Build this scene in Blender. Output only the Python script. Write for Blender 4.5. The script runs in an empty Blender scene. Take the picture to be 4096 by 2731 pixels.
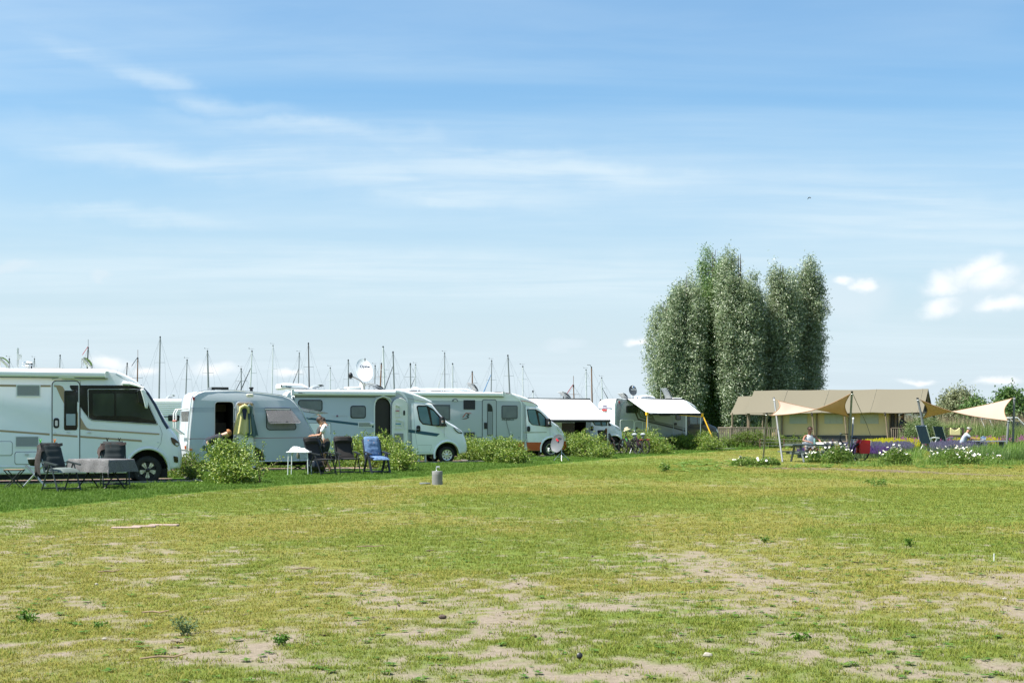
import bpy, bmesh, math, random
import numpy as np
from mathutils import Vector, Matrix

random.seed(7)
rng = np.random.default_rng(7)
S = bpy.context.scene
COL = S.collection
PI = math.pi

# ---------------------------------------------------------------- camera
F, CX, HY, HC = 5690.0, 2048.0, 1690.0, 1.55      # focal length / principal column / horizon row of the 4096 px photo, eye height
cd = bpy.data.cameras.new('camera')
cam = bpy.data.objects.new('camera', cd)
COL.objects.link(cam)
cam.location = (0, 0, HC)
cam.rotation_euler = (PI / 2, 0, 0)
cd.sensor_width = 36
cd.lens = F * 36 / 4096
cd.shift_y = (HY - 1365.5) / 4096
cd.clip_start, cd.clip_end = 0.1, 20000
S.camera = cam

# ---------------------------------------------------------------- world, sun, exposure
SUN_EL, SUN_AZ = math.radians(60), math.radians(197)      # direction the sun is seen in, azimuth measured from +X
sdir = Vector((math.cos(SUN_EL) * math.cos(SUN_AZ), math.cos(SUN_EL) * math.sin(SUN_AZ), math.sin(SUN_EL)))
W = bpy.data.worlds.new('World')
S.world = W
W.use_nodes = True
wn, wl = W.node_tree.nodes, W.node_tree.links
for n in list(wn):
    wn.remove(n)


def wm(op, a, b=None, c=None):
    n = wn.new('ShaderNodeMath'); n.operation = op
    for i, v in enumerate((a, b, c)):
        if v is None: continue
        if isinstance(v, (int, float)): n.inputs[i].default_value = v
        else: wl.new(v, n.inputs[i])
    return n.outputs[0]


def wv(op, a, b=None, c=None):
    n = wn.new('ShaderNodeVectorMath'); n.operation = op
    for i, v in enumerate((a, b, c)):
        if v is None: continue
        if isinstance(v, tuple): n.inputs[i].default_value = v
        else: wl.new(v, n.inputs[i])
    return n.outputs[1] if op in ('LENGTH', 'DOT_PRODUCT') else n.outputs[0]


def wnoise(vec, scale, detail, rough, dist=0.0):
    n = wn.new('ShaderNodeTexNoise')
    wl.new(vec, n.inputs['Vector'])
    n.inputs['Scale'].default_value = scale; n.inputs['Detail'].default_value = detail
    n.inputs['Roughness'].default_value = rough; n.inputs['Distortion'].default_value = dist
    return n.outputs['Fac']


def wmap(v, a, b, c=0.0, d=1.0, smooth=True):
    n = wn.new('ShaderNodeMapRange')
    n.interpolation_type = 'SMOOTHSTEP' if smooth else 'LINEAR'
    wl.new(v, n.inputs[0])
    for i, x in enumerate((a, b, c, d)): n.inputs[i + 1].default_value = x
    return n.outputs[0]


def wmix(f, a, b):
    n = wn.new('ShaderNodeMix'); n.data_type = 'RGBA'
    if isinstance(f, (int, float)): n.inputs[0].default_value = f
    else: wl.new(f, n.inputs[0])
    for i, v in ((6, a), (7, b)):
        if isinstance(v, tuple): n.inputs[i].default_value = v
        else: wl.new(v, n.inputs[i])
    return n.outputs[2]


sky = wn.new('ShaderNodeTexSky')
sky.sky_type = 'NISHITA'
sky.sun_disc = False
sky.sun_elevation = SUN_EL
sky.sun_rotation = math.atan2(sdir.x, sdir.y)
sky.altitude = 0
sky.air_density, sky.dust_density, sky.ozone_density = 1.0, 2.0, 1.5
tc = wn.new('ShaderNodeTexCoord')
D = tc.outputs['Generated']
sx = wn.new('ShaderNodeSeparateXYZ'); wl.new(D, sx.inputs[0])
dx, dy, dz = sx.outputs
inv = wm('DIVIDE', 1.0, wm('MAXIMUM', wm('ADD', dz, 0.06), 0.05))
cxy = wn.new('ShaderNodeCombineXYZ')                       # high cloud layer: the direction carried up to a flat ceiling
wl.new(wm('MULTIPLY', dx, inv), cxy.inputs[0]); wl.new(wm('MULTIPLY', dy, inv), cxy.inputs[1])
plane = cxy.outputs[0]
streak = wv('MULTIPLY', wv('ADD', plane, (0, 0, 0)), (0.55, 1.25, 1))
c1 = wnoise(streak, 0.55, 5, 0.55, 0.6)
c2 = wnoise(wv('MULTIPLY', plane, (0.5, 1.7, 1)), 2.2, 6, 0.6, 0.4)
wisps = wm('MULTIPLY', wmap(c1, 0.36, 0.70), wmap(c2, 0.25, 0.7, 0.45, 1.0))
veil = wmap(dz, 0.0, 0.25, 1.0, 0.0)                        # milky air low over the land
# azimuth (u) and elevation (v) for the single clouds the photo shows
az = wm('ARCTAN2', dx, dy)
cuv = wn.new('ShaderNodeCombineXYZ'); wl.new(az, cuv.inputs[0]); wl.new(dz, cuv.inputs[1])
n1 = wn.new('ShaderNodeTexNoise'); wl.new(wv('MULTIPLY', cuv.outputs[0], (1, 1.4, 1)), n1.inputs['Vector'])
n1.inputs['Scale'].default_value = 22; n1.inputs['Detail'].default_value = 6; n1.inputs['Roughness'].default_value = 0.58
uvw = wv('ADD', cuv.outputs[0], wv('MULTIPLY', wv('SUBTRACT', n1.outputs['Color'], (.5, .5, .5)), (0.040, 0.024, 0)))


def blob(px, py, rx, ry, slope=0.0):
    u0, v0 = math.atan((px - CX) / F), (HY - py) / math.hypot(F, px - CX) * 0.985
    p = wv('SUBTRACT', uvw, (u0, v0, 0))
    if slope:
        sp = wn.new('ShaderNodeVectorRotate'); sp.rotation_type = 'Z_AXIS'; wl.new(p, sp.inputs['Vector'])
        sp.inputs['Angle'].default_value = slope
        p = sp.outputs[0]
    return wv('LENGTH', wv('MULTIPLY', p, (F / rx, F / ry, 0)))


def union(bl):
    r = bl[0]
    for b in bl[1:]: r = wm('MINIMUM', r, b)
    return r


cum = union([blob(3780, 1130, 95, 48), blob(3900, 1075, 110, 50, -0.6), blob(3960, 1100, 95, 62), blob(3770, 1215, 90, 42, -0.25),
             blob(4020, 1212, 95, 32), blob(4190, 1150, 120, 60), blob(3370, 1128, 45, 20), blob(3440, 1140, 45, 24), blob(2570, 1348, 70, 22),
             blob(440, 1450, 80, 34), blob(860, 1472, 105, 28), blob(1160, 1476, 80, 20),
             blob(3680, 1512, 90, 16), blob(3990, 1508, 80, 24), blob(560, 1472, 60, 24)])
soft = union([blob(50, 1064, 100, 26), blob(400, 1103, 50, 24), blob(3400, 1190, 190, 100), blob(2240, 1368, 85, 30), blob(3960, 1150, 260, 120), blob(800, 1480, 260, 50)])
wide = union([blob(1900, 700, 1700, 170, 0.06), blob(500, 600, 700, 110, 0.1), blob(3600, 900, 900, 160, 0.05)])
wn2 = wn.new('ShaderNodeTexNoise'); wl.new(wv('MULTIPLY', cuv.outputs[0], (1, 2.2, 1)), wn2.inputs['Vector'])
wn2.inputs['Scale'].default_value = 5; wn2.inputs['Detail'].default_value = 5
uvw0, uvw = uvw, wv('ADD', uvw, wv('MULTIPLY', wv('SUBTRACT', wn2.outputs['Color'], (.5, .5, .5)), (0.10, 0.045, 0)))
band = union([blob(2250, 700, 620, 48, 0.045), blob(1350, 560, 520, 40, 0.14), blob(700, 330, 420, 45, 0.27), blob(2050, 640, 300, 30, 0.05),
              blob(800, 640, 620, 70, 0.03), blob(480, 880, 330, 40, 0.02), blob(3700, 850, 800, 150, 0.1), blob(1900, 1100, 2100, 95), blob(1700, 740, 520, 50, 0.1)])
bfac = wm('MULTIPLY', wmap(band, 0.0, 1.5, 1.0, 0.0), wmap(c2, 0.3, 0.7, 0.2, 1.0))
tint = wn.new('ShaderNodeMix'); tint.data_type = 'RGBA'; tint.blend_type = 'MULTIPLY'; tint.inputs[0].default_value = 1
wl.new(sky.outputs[0], tint.inputs[6]); tint.inputs[7].default_value = (.60, .87, .98, 1)
base = wmix(wm('MULTIPLY', veil, 0.90), tint.outputs[2], (3.75, 4.35, 4.8, 1))
base = wmix(wm('MULTIPLY', wisps, 0.42), base, (4.0, 4.7, 5.1, 1))
base = wmix(wm('MULTIPLY', wm('MULTIPLY', wmap(wide, 0.0, 1.3, 1.0, 0.0), wmap(c2, 0.25, 0.75, 0.4, 1.0)), 0.34), base, (4.2, 4.8, 5.1, 1))
base = wmix(wm('MULTIPLY', bfac, 0.48), base, (4.2, 4.8, 5.1, 1))
base = wmix(wm('MULTIPLY', wmap(soft, 0.3, 1.2, 1.0, 0.0), 0.6), base, (3.8, 4.4, 4.8, 1))
base = wmix(wm('MULTIPLY', wmap(cum, 0.05, 1.2, 1.0, 0.0), 0.92), base, (5.3, 5.45, 5.55, 1))
bg = wn.new('ShaderNodeBackground'); wl.new(base, bg.inputs[0]); bg.inputs[1].default_value = 0.066
wo = wn.new('ShaderNodeOutputWorld'); wl.new(bg.outputs[0], wo.inputs[0])

sl = bpy.data.lights.new('sun', 'SUN')
sun = bpy.data.objects.new('sun', sl)
COL.objects.link(sun)
sl.energy = 3.5; sl.angle = math.radians(0.53); sl.color = (1.0, 0.96, 0.89)
sun.rotation_euler = sdir.to_track_quat('Z', 'Y').to_euler()
sun.location = (0, 0, 50)
S.view_settings.view_transform = 'Standard'
S.view_settings.look = 'None'
S.view_settings.use_curve_mapping = False
S.view_settings.gamma = 1
S.view_settings.exposure = 1.6
S.cycles.max_bounces = 8
S.cycles.transparent_max_bounces = 12
S.cycles.caustics_reflective = S.cycles.caustics_refractive = False

# ---------------------------------------------------------------- helpers
def gy(py): return HC * F / (py - HY)                      # ground depth seen at a photo row
def gpt(px, py):
    Y = gy(py); return ((px - CX) * Y / F, Y)
def at(px, py, Y): return Vector(((px - CX) * Y / F, Y, HC + (HY - py) * Y / F))


def thing(name, label, cat, loc=(0, 0, 0), rz=0.0, group=None):
    o = bpy.data.objects.new(name, None); COL.objects.link(o)
    o.empty_display_size = 0.2
    o.location = loc; o.rotation_euler = (0, 0, rz)
    o['label'] = label; o['category'] = cat
    if group: o['group'] = group
    return o


def tag(o, label, cat, group=None):
    o['label'] = label; o['category'] = cat
    if group: o['group'] = group
    return o


def kind(o, k):
    o['kind'] = k; return o


class MB:
    def __init__(s): s.v, s.f = [], []

    def add(s, vs, fs):
        o = len(s.v); s.v += [tuple(p) for p in vs]; s.f += [tuple(i + o for i in f) for f in fs]; return s

    def box(s, x0, x1, y0, y1, z0, z1, M=None):
        vs = [Vector((x, y, z)) for x in (x0, x1) for y in (y0, y1) for z in (z0, z1)]
        if M is not None: vs = [M @ p for p in vs]
        return s.add(vs, [(0, 1, 3, 2), (4, 6, 7, 5), (0, 4, 5, 1), (2, 3, 7, 6), (0, 2, 6, 4), (1, 5, 7, 3)])

    def prism(s, pts, y0, y1, b=0.0, fn=None):
        """polygon in the x-z plane carried from y0 (front) to y1, front rim chamfered by b"""
        n = len(pts)
        rings = [(pts, y1)] + ([(pts, y0 + b)] if b else []) + [(inset(pts, b) if b else pts, y0)]
        vs = [(p[0], y, p[1]) for ps, y in rings for p in ps]
        if fn: vs = [fn(*p) for p in vs]
        fs = [tuple(range(n))[::-1], tuple(range(n * (len(rings) - 1), n * len(rings)))]
        for r in range(len(rings) - 1):
            for i in range(n):
                j = (i + 1) % n
                fs.append((r * n + i, r * n + j, r * n + n + j, r * n + n + i))
        return s.add(vs, fs)

    def frame(s, outer, inner, y0, y1):
        n = len(outer)
        vs = [(p[0], y, p[1]) for ps, y in ((outer, y1), (outer, y0), (inner, y0), (inner, y1)) for p in ps]
        fs = []
        for r in range(4):
            q = (r + 1) % 4
            for i in range(n):
                j = (i + 1) % n
                fs.append((r * n + i, r * n + j, q * n + j, q * n + i))
        return s.add(vs, fs)

    def tube(s, path, r, n=8, closed=False):
        path = [Vector(p) for p in path]
        rs = r if isinstance(r, (list, tuple)) else [r] * len(path)
        m = len(path); vs = []; up = None
        for i, p in enumerate(path):
            a = path[(i - 1) % m] if (i or closed) else p
            b = path[(i + 1) % m] if (i < m - 1 or closed) else p
            t = (b - a).normalized()
            if up is None:
                up = Vector((0, 0, 1)) if abs(t.z) < 0.9 else Vector((1, 0, 0))
            x = t.cross(up)
            if x.length < 1e-4: x = t.orthogonal()
            x.normalize(); up = x.cross(t).normalized()
            for k in range(n):
                an = 2 * PI * k / n
                vs.append(p + (x * math.cos(an) + up * math.sin(an)) * rs[i])
        fs = []
        for i in range(m if closed else m - 1):
            for k in range(n):
                k2 = (k + 1) % n; i2 = (i + 1) % m
                fs.append((i * n + k, i * n + k2, i2 * n + k2, i2 * n + k))
        if not closed: fs += [tuple(range(n))[::-1], tuple(range((m - 1) * n, m * n))]
        return s.add(vs, fs)

    def lathe(s, prof, n=20, M=None):
        """profile of (radius, height) turned round the local z axis, then moved by M"""
        vs = [Vector((r * math.cos(2 * PI * k / n), r * math.sin(2 * PI * k / n), h)) for r, h in prof for k in range(n)]
        if M is not None: vs = [M @ p for p in vs]
        fs = [(i * n + k, i * n + (k + 1) % n, i * n + n + (k + 1) % n, i * n + n + k) for i in range(len(prof) - 1) for k in range(n)]
        fs += [tuple(range(n))[::-1], tuple(range((len(prof) - 1) * n, len(prof) * n))]
        return s.add(vs, fs)

    def ball(s, c, r, n=12, m=8, M=None):
        r = r if isinstance(r, (list, tuple)) else (r, r, r)
        T = Matrix.Translation(c) @ (M if M is not None else Matrix.Identity(4)) @ Matrix.Diagonal((*r, 1))
        return s.lathe([(math.sin(PI * (i + .02) / (m + .04)), -math.cos(PI * (i + .02) / (m + .04))) for i in range(m + 1)], n, T)

    def grid(s, P):
        nu, nv = len(P), len(P[0])
        return s.add([p for row in P for p in row], [(i * nv + j, i * nv + j + 1, i * nv + nv + j + 1, i * nv + nv + j) for i in range(nu - 1) for j in range(nv - 1)])

    def build(s, name, mat, parent=None, smooth=35, solid=True):
        me = bpy.data.meshes.new(name)
        me.from_pydata(s.v, [], s.f)
        if solid:
            bm = bmesh.new(); bm.from_mesh(me)
            bmesh.ops.recalc_face_normals(bm, faces=bm.faces)
            bm.to_mesh(me); bm.free()
        if smooth:
            me.polygons.foreach_set('use_smooth', [True] * len(me.polygons))
            me.set_sharp_from_angle(angle=math.radians(smooth))
        me.materials.append(mat)
        o = bpy.data.objects.new(name, me); COL.objects.link(o)
        if parent is not None: o.parent = parent
        return o


def inset(pts, d):
    n = len(pts); out = []
    area = sum(pts[i][0] * pts[(i + 1) % n][1] - pts[(i + 1) % n][0] * pts[i][1] for i in range(n))
    sg = 1 if area > 0 else -1
    for i in range(n):
        a, b, c = Vector(pts[i - 1]), Vector(pts[i]), Vector(pts[(i + 1) % n])
        e1, e2 = (b - a), (c - b)
        e1 = e1.normalized() if e1.length > 1e-9 else Vector((1, 0)); e2 = e2.normalized() if e2.length > 1e-9 else e1
        n1, n2 = Vector((-e1.y, e1.x)), Vector((-e2.y, e2.x))
        m = n1 + n2
        if m.length < 1e-6: m = n1
        m.normalize()
        dd = d[i] if isinstance(d, (list, tuple)) else d
        k = sg * dd / max(0.45, m.dot(n1))
        out.append((b.x + m.x * k, b.y + m.y * k))
    return out


def rr(x0, z0, x1, z1, r, n=4):
    if x0 > x1: x0, x1 = x1, x0
    if z0 > z1: z0, z1 = z1, z0
    r = min(r, (x1 - x0) / 2.01, (z1 - z0) / 2.01)
    pts = []
    for cx, cz, a0 in ((x1 - r, z1 - r, 0), (x0 + r, z1 - r, 90), (x0 + r, z0 + r, 180), (x1 - r, z0 + r, 270)):
        for k in range(n + 1):
            a = math.radians(a0 + 90 * k / n); pts.append((cx + r * math.cos(a), cz + r * math.sin(a)))
    return pts


def rounded(pts, r, n=3):
    """polygon with its corners rounded by r"""
    out = []; m = len(pts)
    for i in range(m):
        a, b, c = Vector(pts[i - 1]), Vector(pts[i]), Vector(pts[(i + 1) % m])
        d = min(r, (a - b).length / 2.1, (c - b).length / 2.1)
        p, q = b + (a - b).normalized() * d, b + (c - b).normalized() * d
        for k in range(n + 1):
            t = k / n; out.append(tuple((1 - t) ** 2 * p + 2 * t * (1 - t) * b + t * t * q))
    return out


def dup(o, loc=None, rz=None, label=None, parent=None):
    c = o.copy(); COL.objects.link(c)
    if parent is not None: c.parent = parent
    if loc is not None: c.location = loc
    if rz is not None: c.rotation_euler = (0, 0, rz)
    if label: c['label'] = label
    for ch in list(o.children): dup(ch, parent=c)
    return c


# ---------------------------------------------------------------- materials
MATS = {}


def mat(name, col, rough=0.5, metal=0.0, spec=0.5, var=0.0, vscale=3.0, bump=0.0, bscale=40.0, coat=0.0, trans=0.0, dirt=0.0, alpha=1.0, ior=1.45, obj=True):
    if name in MATS: return MATS[name]
    m = bpy.data.materials.new(name); m.use_nodes = True
    nt = m.node_tree; p = nt.nodes['Principled BSDF']
    p.inputs['Base Color'].default_value = (*col, 1)
    p.inputs['Roughness'].default_value = rough; p.inputs['Metallic'].default_value = metal
    p.inputs['Specular IOR Level'].default_value = spec
    p.inputs['Coat Weight'].default_value = coat; p.inputs['Transmission Weight'].default_value = trans
    p.inputs['Alpha'].default_value = alpha; p.inputs['IOR'].default_value = ior
    if var or bump or dirt:
        t = nt.nodes.new('ShaderNodeTexCoord'); co = t.outputs['Object' if obj else 'Generated']
    if var:
        n = nt.nodes.new('ShaderNodeTexNoise'); n.inputs['Scale'].default_value = vscale; n.inputs['Detail'].default_value = 5
        nt.links.new(co, n.inputs['Vector'])
        r = nt.nodes.new('ShaderNodeMapRange'); r.inputs[1].default_value = .25; r.inputs[2].default_value = .75
        r.inputs[3].default_value = 1 - var; r.inputs[4].default_value = 1 + var
        nt.links.new(n.outputs['Fac'], r.inputs[0])
        x = nt.nodes.new('ShaderNodeMix'); x.data_type = 'RGBA'; x.blend_type = 'MULTIPLY'; x.inputs[0].default_value = 1
        x.inputs[6].default_value = (*col, 1); nt.links.new(r.outputs[0], x.inputs[7]); nt.links.new(x.outputs[2], p.inputs['Base Color'])
    if bump:
        n = nt.nodes.new('ShaderNodeTexNoise'); n.inputs['Scale'].default_value = bscale; n.inputs['Detail'].default_value = 4
        nt.links.new(co, n.inputs['Vector'])
        b = nt.nodes.new('ShaderNodeBump'); b.inputs['Strength'].default_value = bump; b.inputs['Distance'].default_value = 0.02
        nt.links.new(n.outputs['Fac'], b.inputs['Height']); nt.links.new(b.outputs[0], p.inputs['Normal'])
    MATS[name] = m
    return m


def leafmat(name, c1, c2, trans=0.35, rough=0.5, c3=None, spec=0.35):
    """leaves: colour differs from leaf to leaf, some light passes through"""
    if name in MATS: return MATS[name]
    m = bpy.data.materials.new(name); m.use_nodes = True
    nt = m.node_tree; p = nt.nodes['Principled BSDF']; out = nt.nodes['Material Output']
    g = nt.nodes.new('ShaderNodeNewGeometry'); oi = nt.nodes.new('ShaderNodeObjectInfo')
    ad = nt.nodes.new('ShaderNodeMath'); ad.operation = 'ADD'
    nt.links.new(g.outputs['Random Per Island'], ad.inputs[0]); nt.links.new(oi.outputs['Random'], ad.inputs[1])
    fr = nt.nodes.new('ShaderNodeMath'); fr.operation = 'FRACT'; nt.links.new(ad.outputs[0], fr.inputs[0])
    cr = nt.nodes.new('ShaderNodeValToRGB'); e = cr.color_ramp.elements
    e[0].color = (*c1, 1); e[1].color = (*c2, 1)
    if c3:
        e2 = e.new(0.86); e2.color = (*c2, 1); e[-1].color = (*c3, 1)
    nt.links.new(fr.outputs[0], cr.inputs[0]); nt.links.new(cr.outputs[0], p.inputs['Base Color'])
    p.inputs['Roughness'].default_value = rough; p.inputs['Specular IOR Level'].default_value = spec
    t = nt.nodes.new('ShaderNodeBsdfTranslucent'); nt.links.new(cr.outputs[0], t.inputs[0])
    mx = nt.nodes.new('ShaderNodeMixShader'); mx.inputs[0].default_value = trans
    nt.links.new(p.outputs[0], mx.inputs[1]); nt.links.new(t.outputs[0], mx.inputs[2]); nt.links.new(mx.outputs[0], out.inputs[0])
    MATS[name] = m
    return m


# ---------------------------------------------------------------- noise on numpy arrays
def vnoise(x, y, seed=0):
    xi, yi = np.floor(x).astype(np.int64), np.floor(y).astype(np.int64)
    xf, yf = x - xi, y - yi
    def h(a, b):
        n = (a * 374761393 + b * 668265263 + seed * 974711) & 0x7fffffff
        n = ((n ^ (n >> 13)) * 1274126177) & 0x7fffffff
        return ((n ^ (n >> 16)) & 0xffff) / 65535.0
    u, v = xf * xf * (3 - 2 * xf), yf * yf * (3 - 2 * yf)
    return (h(xi, yi) * (1 - u) + h(xi + 1, yi) * u) * (1 - v) + (h(xi, yi + 1) * (1 - u) + h(xi + 1, yi + 1) * u) * v


def fbm(x, y, o=4, seed=0):
    r = 0; a = 0.5; t = 0
    for i in range(o):
        r = r + a * vnoise(x * 2 ** i, y * 2 ** i, seed + i * 17); t += a; a *= 0.55
    return r / t


def sstep(a, b, x):
    t = np.clip((x - a) / (b - a), 0, 1); return t * t * (3 - 2 * t)
# ---------------------------------------------------------------- ground: one sheet to the horizon
EDGE = np.array([(-16, 14.0), (-11.5, 19.5), (-8.7, 24.2), (-8.15, 25.8), (-7.75, 27.5), (-7.4, 29.4), (-6.9, 31.2), (-6.0, 33.0), (-5.3, 34.9), (-4.2, 37.0),
                 (-3.3, 38.4), (-2.33, 40.6), (-1.34, 44.3), (.57, 49.5), (2.36, 54.8), (4.5, 60.4), (7.9, 68.9), (11.2, 76.5), (14.8, 83.5), (20, 95), (30, 120)])


def lush_f(x, y):
    xb = np.interp(y, EDGE[:, 1], EDGE[:, 0]) + (fbm(y * .9, x * 0 + 3, 3, 5) - .5) * .45 + (vnoise(x * 3, y * 3, 3) - .5) * .12
    return sstep(-.06, .06, xb - x)


def path_f(x, y):
    """trodden brown soil along the front of the flower beds"""
    P = np.array([gpt(*p) for p in ((2940, 1862), (3060, 1871), (3300, 1876), (3500, 1881), (3700, 1888), (3900, 1897), (4010, 1901))])
    yc = np.interp(x, P[:, 0], P[:, 1])
    w = np.interp(x, [7.0, 9, 11, 12.5, 14], [.5, .8, 1.5, 1.8, .9])
    d = np.abs(y - yc + (fbm(x * 1.5, y * 1.5, 3, 31) - .5) * 1.6) / w
    return (1 - sstep(.6, 1.1, d)) * sstep(6.6, 8.2, x) * (1 - sstep(14.3, 15.3, x)) * sstep(.3, .52, fbm(x * 2.2, y * 1.3, 3, 77) + .12)


def bare_f(x, y):
    q = y * .9 + x * .28
    n = fbm(x * .55, q * .5, 3, 11) * .24 + fbm(x * 2.4, q * 2.2, 4, 23) * .28 + fbm(x * 8, q * 8, 4, 29) * .48
    t = np.interp(y, [0, 9, 11.5, 13.5, 17, 22, 30, 50], [.462, .468, .478, .505, .54, .57, .60, .65])
    t = t + .018 - .045 * sstep(0.2, 2.6, x) * sstep(19, 14, y) - .05 * np.exp(-((x + 7.4) / 1.6) ** 2 - ((y - 21) / 2.5) ** 2)
    t = t - .06 * np.exp(-((x - xb_(y)) / .55) ** 2) * sstep(45, 30, y)
    b = sstep(t - .05, t + .12, n)
    return b * (1 - lush_f(x, y))


def xb_(y): return np.interp(y, EDGE[:, 1], EDGE[:, 0]) + .35


def green_f(x, y):
    n = fbm(x * .35 + 9, y * .22, 4, 41)
    bands = .16 * np.exp(-((y - 27 + .3 * x) / 5) ** 2) + .08 * np.exp(-((y - 38) / 4) ** 2)
    return sstep(.42, .64, n + bands)


def height_f(x, y):
    lu = lush_f(x, y)
    return lu * .03 + (fbm(x * .5, y * .5, 3, 61) - .5) * .05 * np.exp(-np.abs(y) / 60) + (fbm(x * 5, y * 5, 2, 71) - .5) * .012


def ramp(a, b, d0, g=1.0):
    out = [a]; d = d0
    while out[-1] < b: out.append(out[-1] + d); d *= g
    return out


xs = np.array(sorted(set([-v for v in ramp(8.5, 2000, .14, 1.12)] + ramp(8.5, 2000, .14, 1.12) + list(np.arange(-8.4, 8.4, .12)))))
ys = np.array([-2000, -500, -120, -40, -12, -2, 3] + list(np.arange(6, 34, .12)) + ramp(34.05, 3000, .2, 1.028))
GX, GY = np.meshgrid(xs, ys)
gx, gyv = GX.ravel(), GY.ravel()
gz = height_f(gx, gyv)
ns, nr = len(xs), len(ys)
me = bpy.data.meshes.new('ground')
ii = np.arange(ns * nr).reshape(nr, ns)
quads = np.stack([ii[:-1, :-1], ii[:-1, 1:], ii[1:, 1:], ii[1:, :-1]], -1).reshape(-1, 4)
me.vertices.add(len(gx)); me.vertices.foreach_set('co', np.stack([gx, gyv, gz], -1).ravel())
me.loops.add(quads.size); me.loops.foreach_set('vertex_index', quads.ravel())
me.polygons.add(len(quads)); me.polygons.foreach_set('loop_start', np.arange(len(quads)) * 4)
me.polygons.foreach_set('use_smooth', np.ones(len(quads), bool))
me.update()
ca = me.color_attributes.new('soil', 'FLOAT_COLOR', 'POINT')
ca.data.foreach_set('color', np.stack([bare_f(gx, gyv), lush_f(gx, gyv), green_f(gx, gyv), path_f(gx, gyv)], -1).astype(np.float32).ravel())
gm = bpy.data.materials.new('lawn_soil'); gm.use_nodes = True
nt = gm.node_tree; pb = nt.nodes['Principled BSDF']; L = nt.links
at_ = nt.nodes.new('ShaderNodeVertexColor'); at_.layer_name = 'soil'
spc = nt.nodes.new('ShaderNodeSeparateColor'); L.new(at_.outputs['Color'], spc.inputs[0])
geo = nt.nodes.new('ShaderNodeNewGeometry')


def gnoise(sc, det=5, rough=.6):
    n = nt.nodes.new('ShaderNodeTexNoise'); n.inputs['Scale'].default_value = sc; n.inputs['Detail'].default_value = det
    n.inputs['Roughness'].default_value = rough; L.new(geo.outputs['Position'], n.inputs['Vector']); return n.outputs['Fac']


def gmix(f, a, b, bt='MIX'):
    n = nt.nodes.new('ShaderNodeMix'); n.data_type = 'RGBA'; n.blend_type = bt
    if isinstance(f, float): n.inputs[0].default_value = f
    else: L.new(f, n.inputs[0])
    for i, v in ((6, a), (7, b)):
        if isinstance(v, tuple): n.inputs[i].default_value = (*v, 1)
        else: L.new(v, n.inputs[i])
    return n.outputs[2]


def gmap(v, a, b, c=0., d=1.):
    n = nt.nodes.new('ShaderNodeMapRange'); L.new(v, n.inputs[0])
    for i, x in enumerate((a, b, c, d)): n.inputs[i + 1].default_value = x
    return n.outputs[0]


fine, mid = gnoise(38, 6, .7), gnoise(3.2, 6, .65)
sand = gmix(gmap(gnoise(14, 6, .7), .3, .7), (.20, .16, .118), (.29, .238, .18))
dry = gmix(gmap(mid, .3, .7), (.20, .185, .045), (.15, .18, .03))
grn = gmix(gmap(mid, .3, .7), (.11, .17, .022), (.145, .19, .027))
lus = gmix(gmap(mid, .3, .7), (.05, .11, .01), (.07, .135, .014))
g0 = gmix(spc.outputs[2], dry, grn)
g0 = gmix(gmap(fine, .35, .75, 0., .4), g0, (.15, .12, .07))
g1 = gmix(spc.outputs[0], g0, sand)
g2 = gmix(spc.outputs[1], g1, lus)
g3 = gmix(at_.outputs['Alpha'], g2, gmix(gmap(fine, .3, .7), (.115, .082, .058), (.17, .125, .09)))
L.new(g3, pb.inputs['Base Color'])
pb.inputs['Roughness'].default_value = .95; pb.inputs['Specular IOR Level'].default_value = .15
bp = nt.nodes.new('ShaderNodeBump'); bp.inputs['Strength'].default_value = .8; bp.inputs['Distance'].default_value = .03
L.new(fine, bp.inputs['Height']); L.new(bp.outputs[0], pb.inputs['Normal'])
me.materials.append(gm)
ground = bpy.data.objects.new('ground', me); COL.objects.link(ground); kind(ground, 'structure')

# ---------------------------------------------------------------- grass as scattered tufts
PROTO = bpy.data.collections.new('tuft_prototypes')        # never linked to the scene: only the scatters use it


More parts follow.
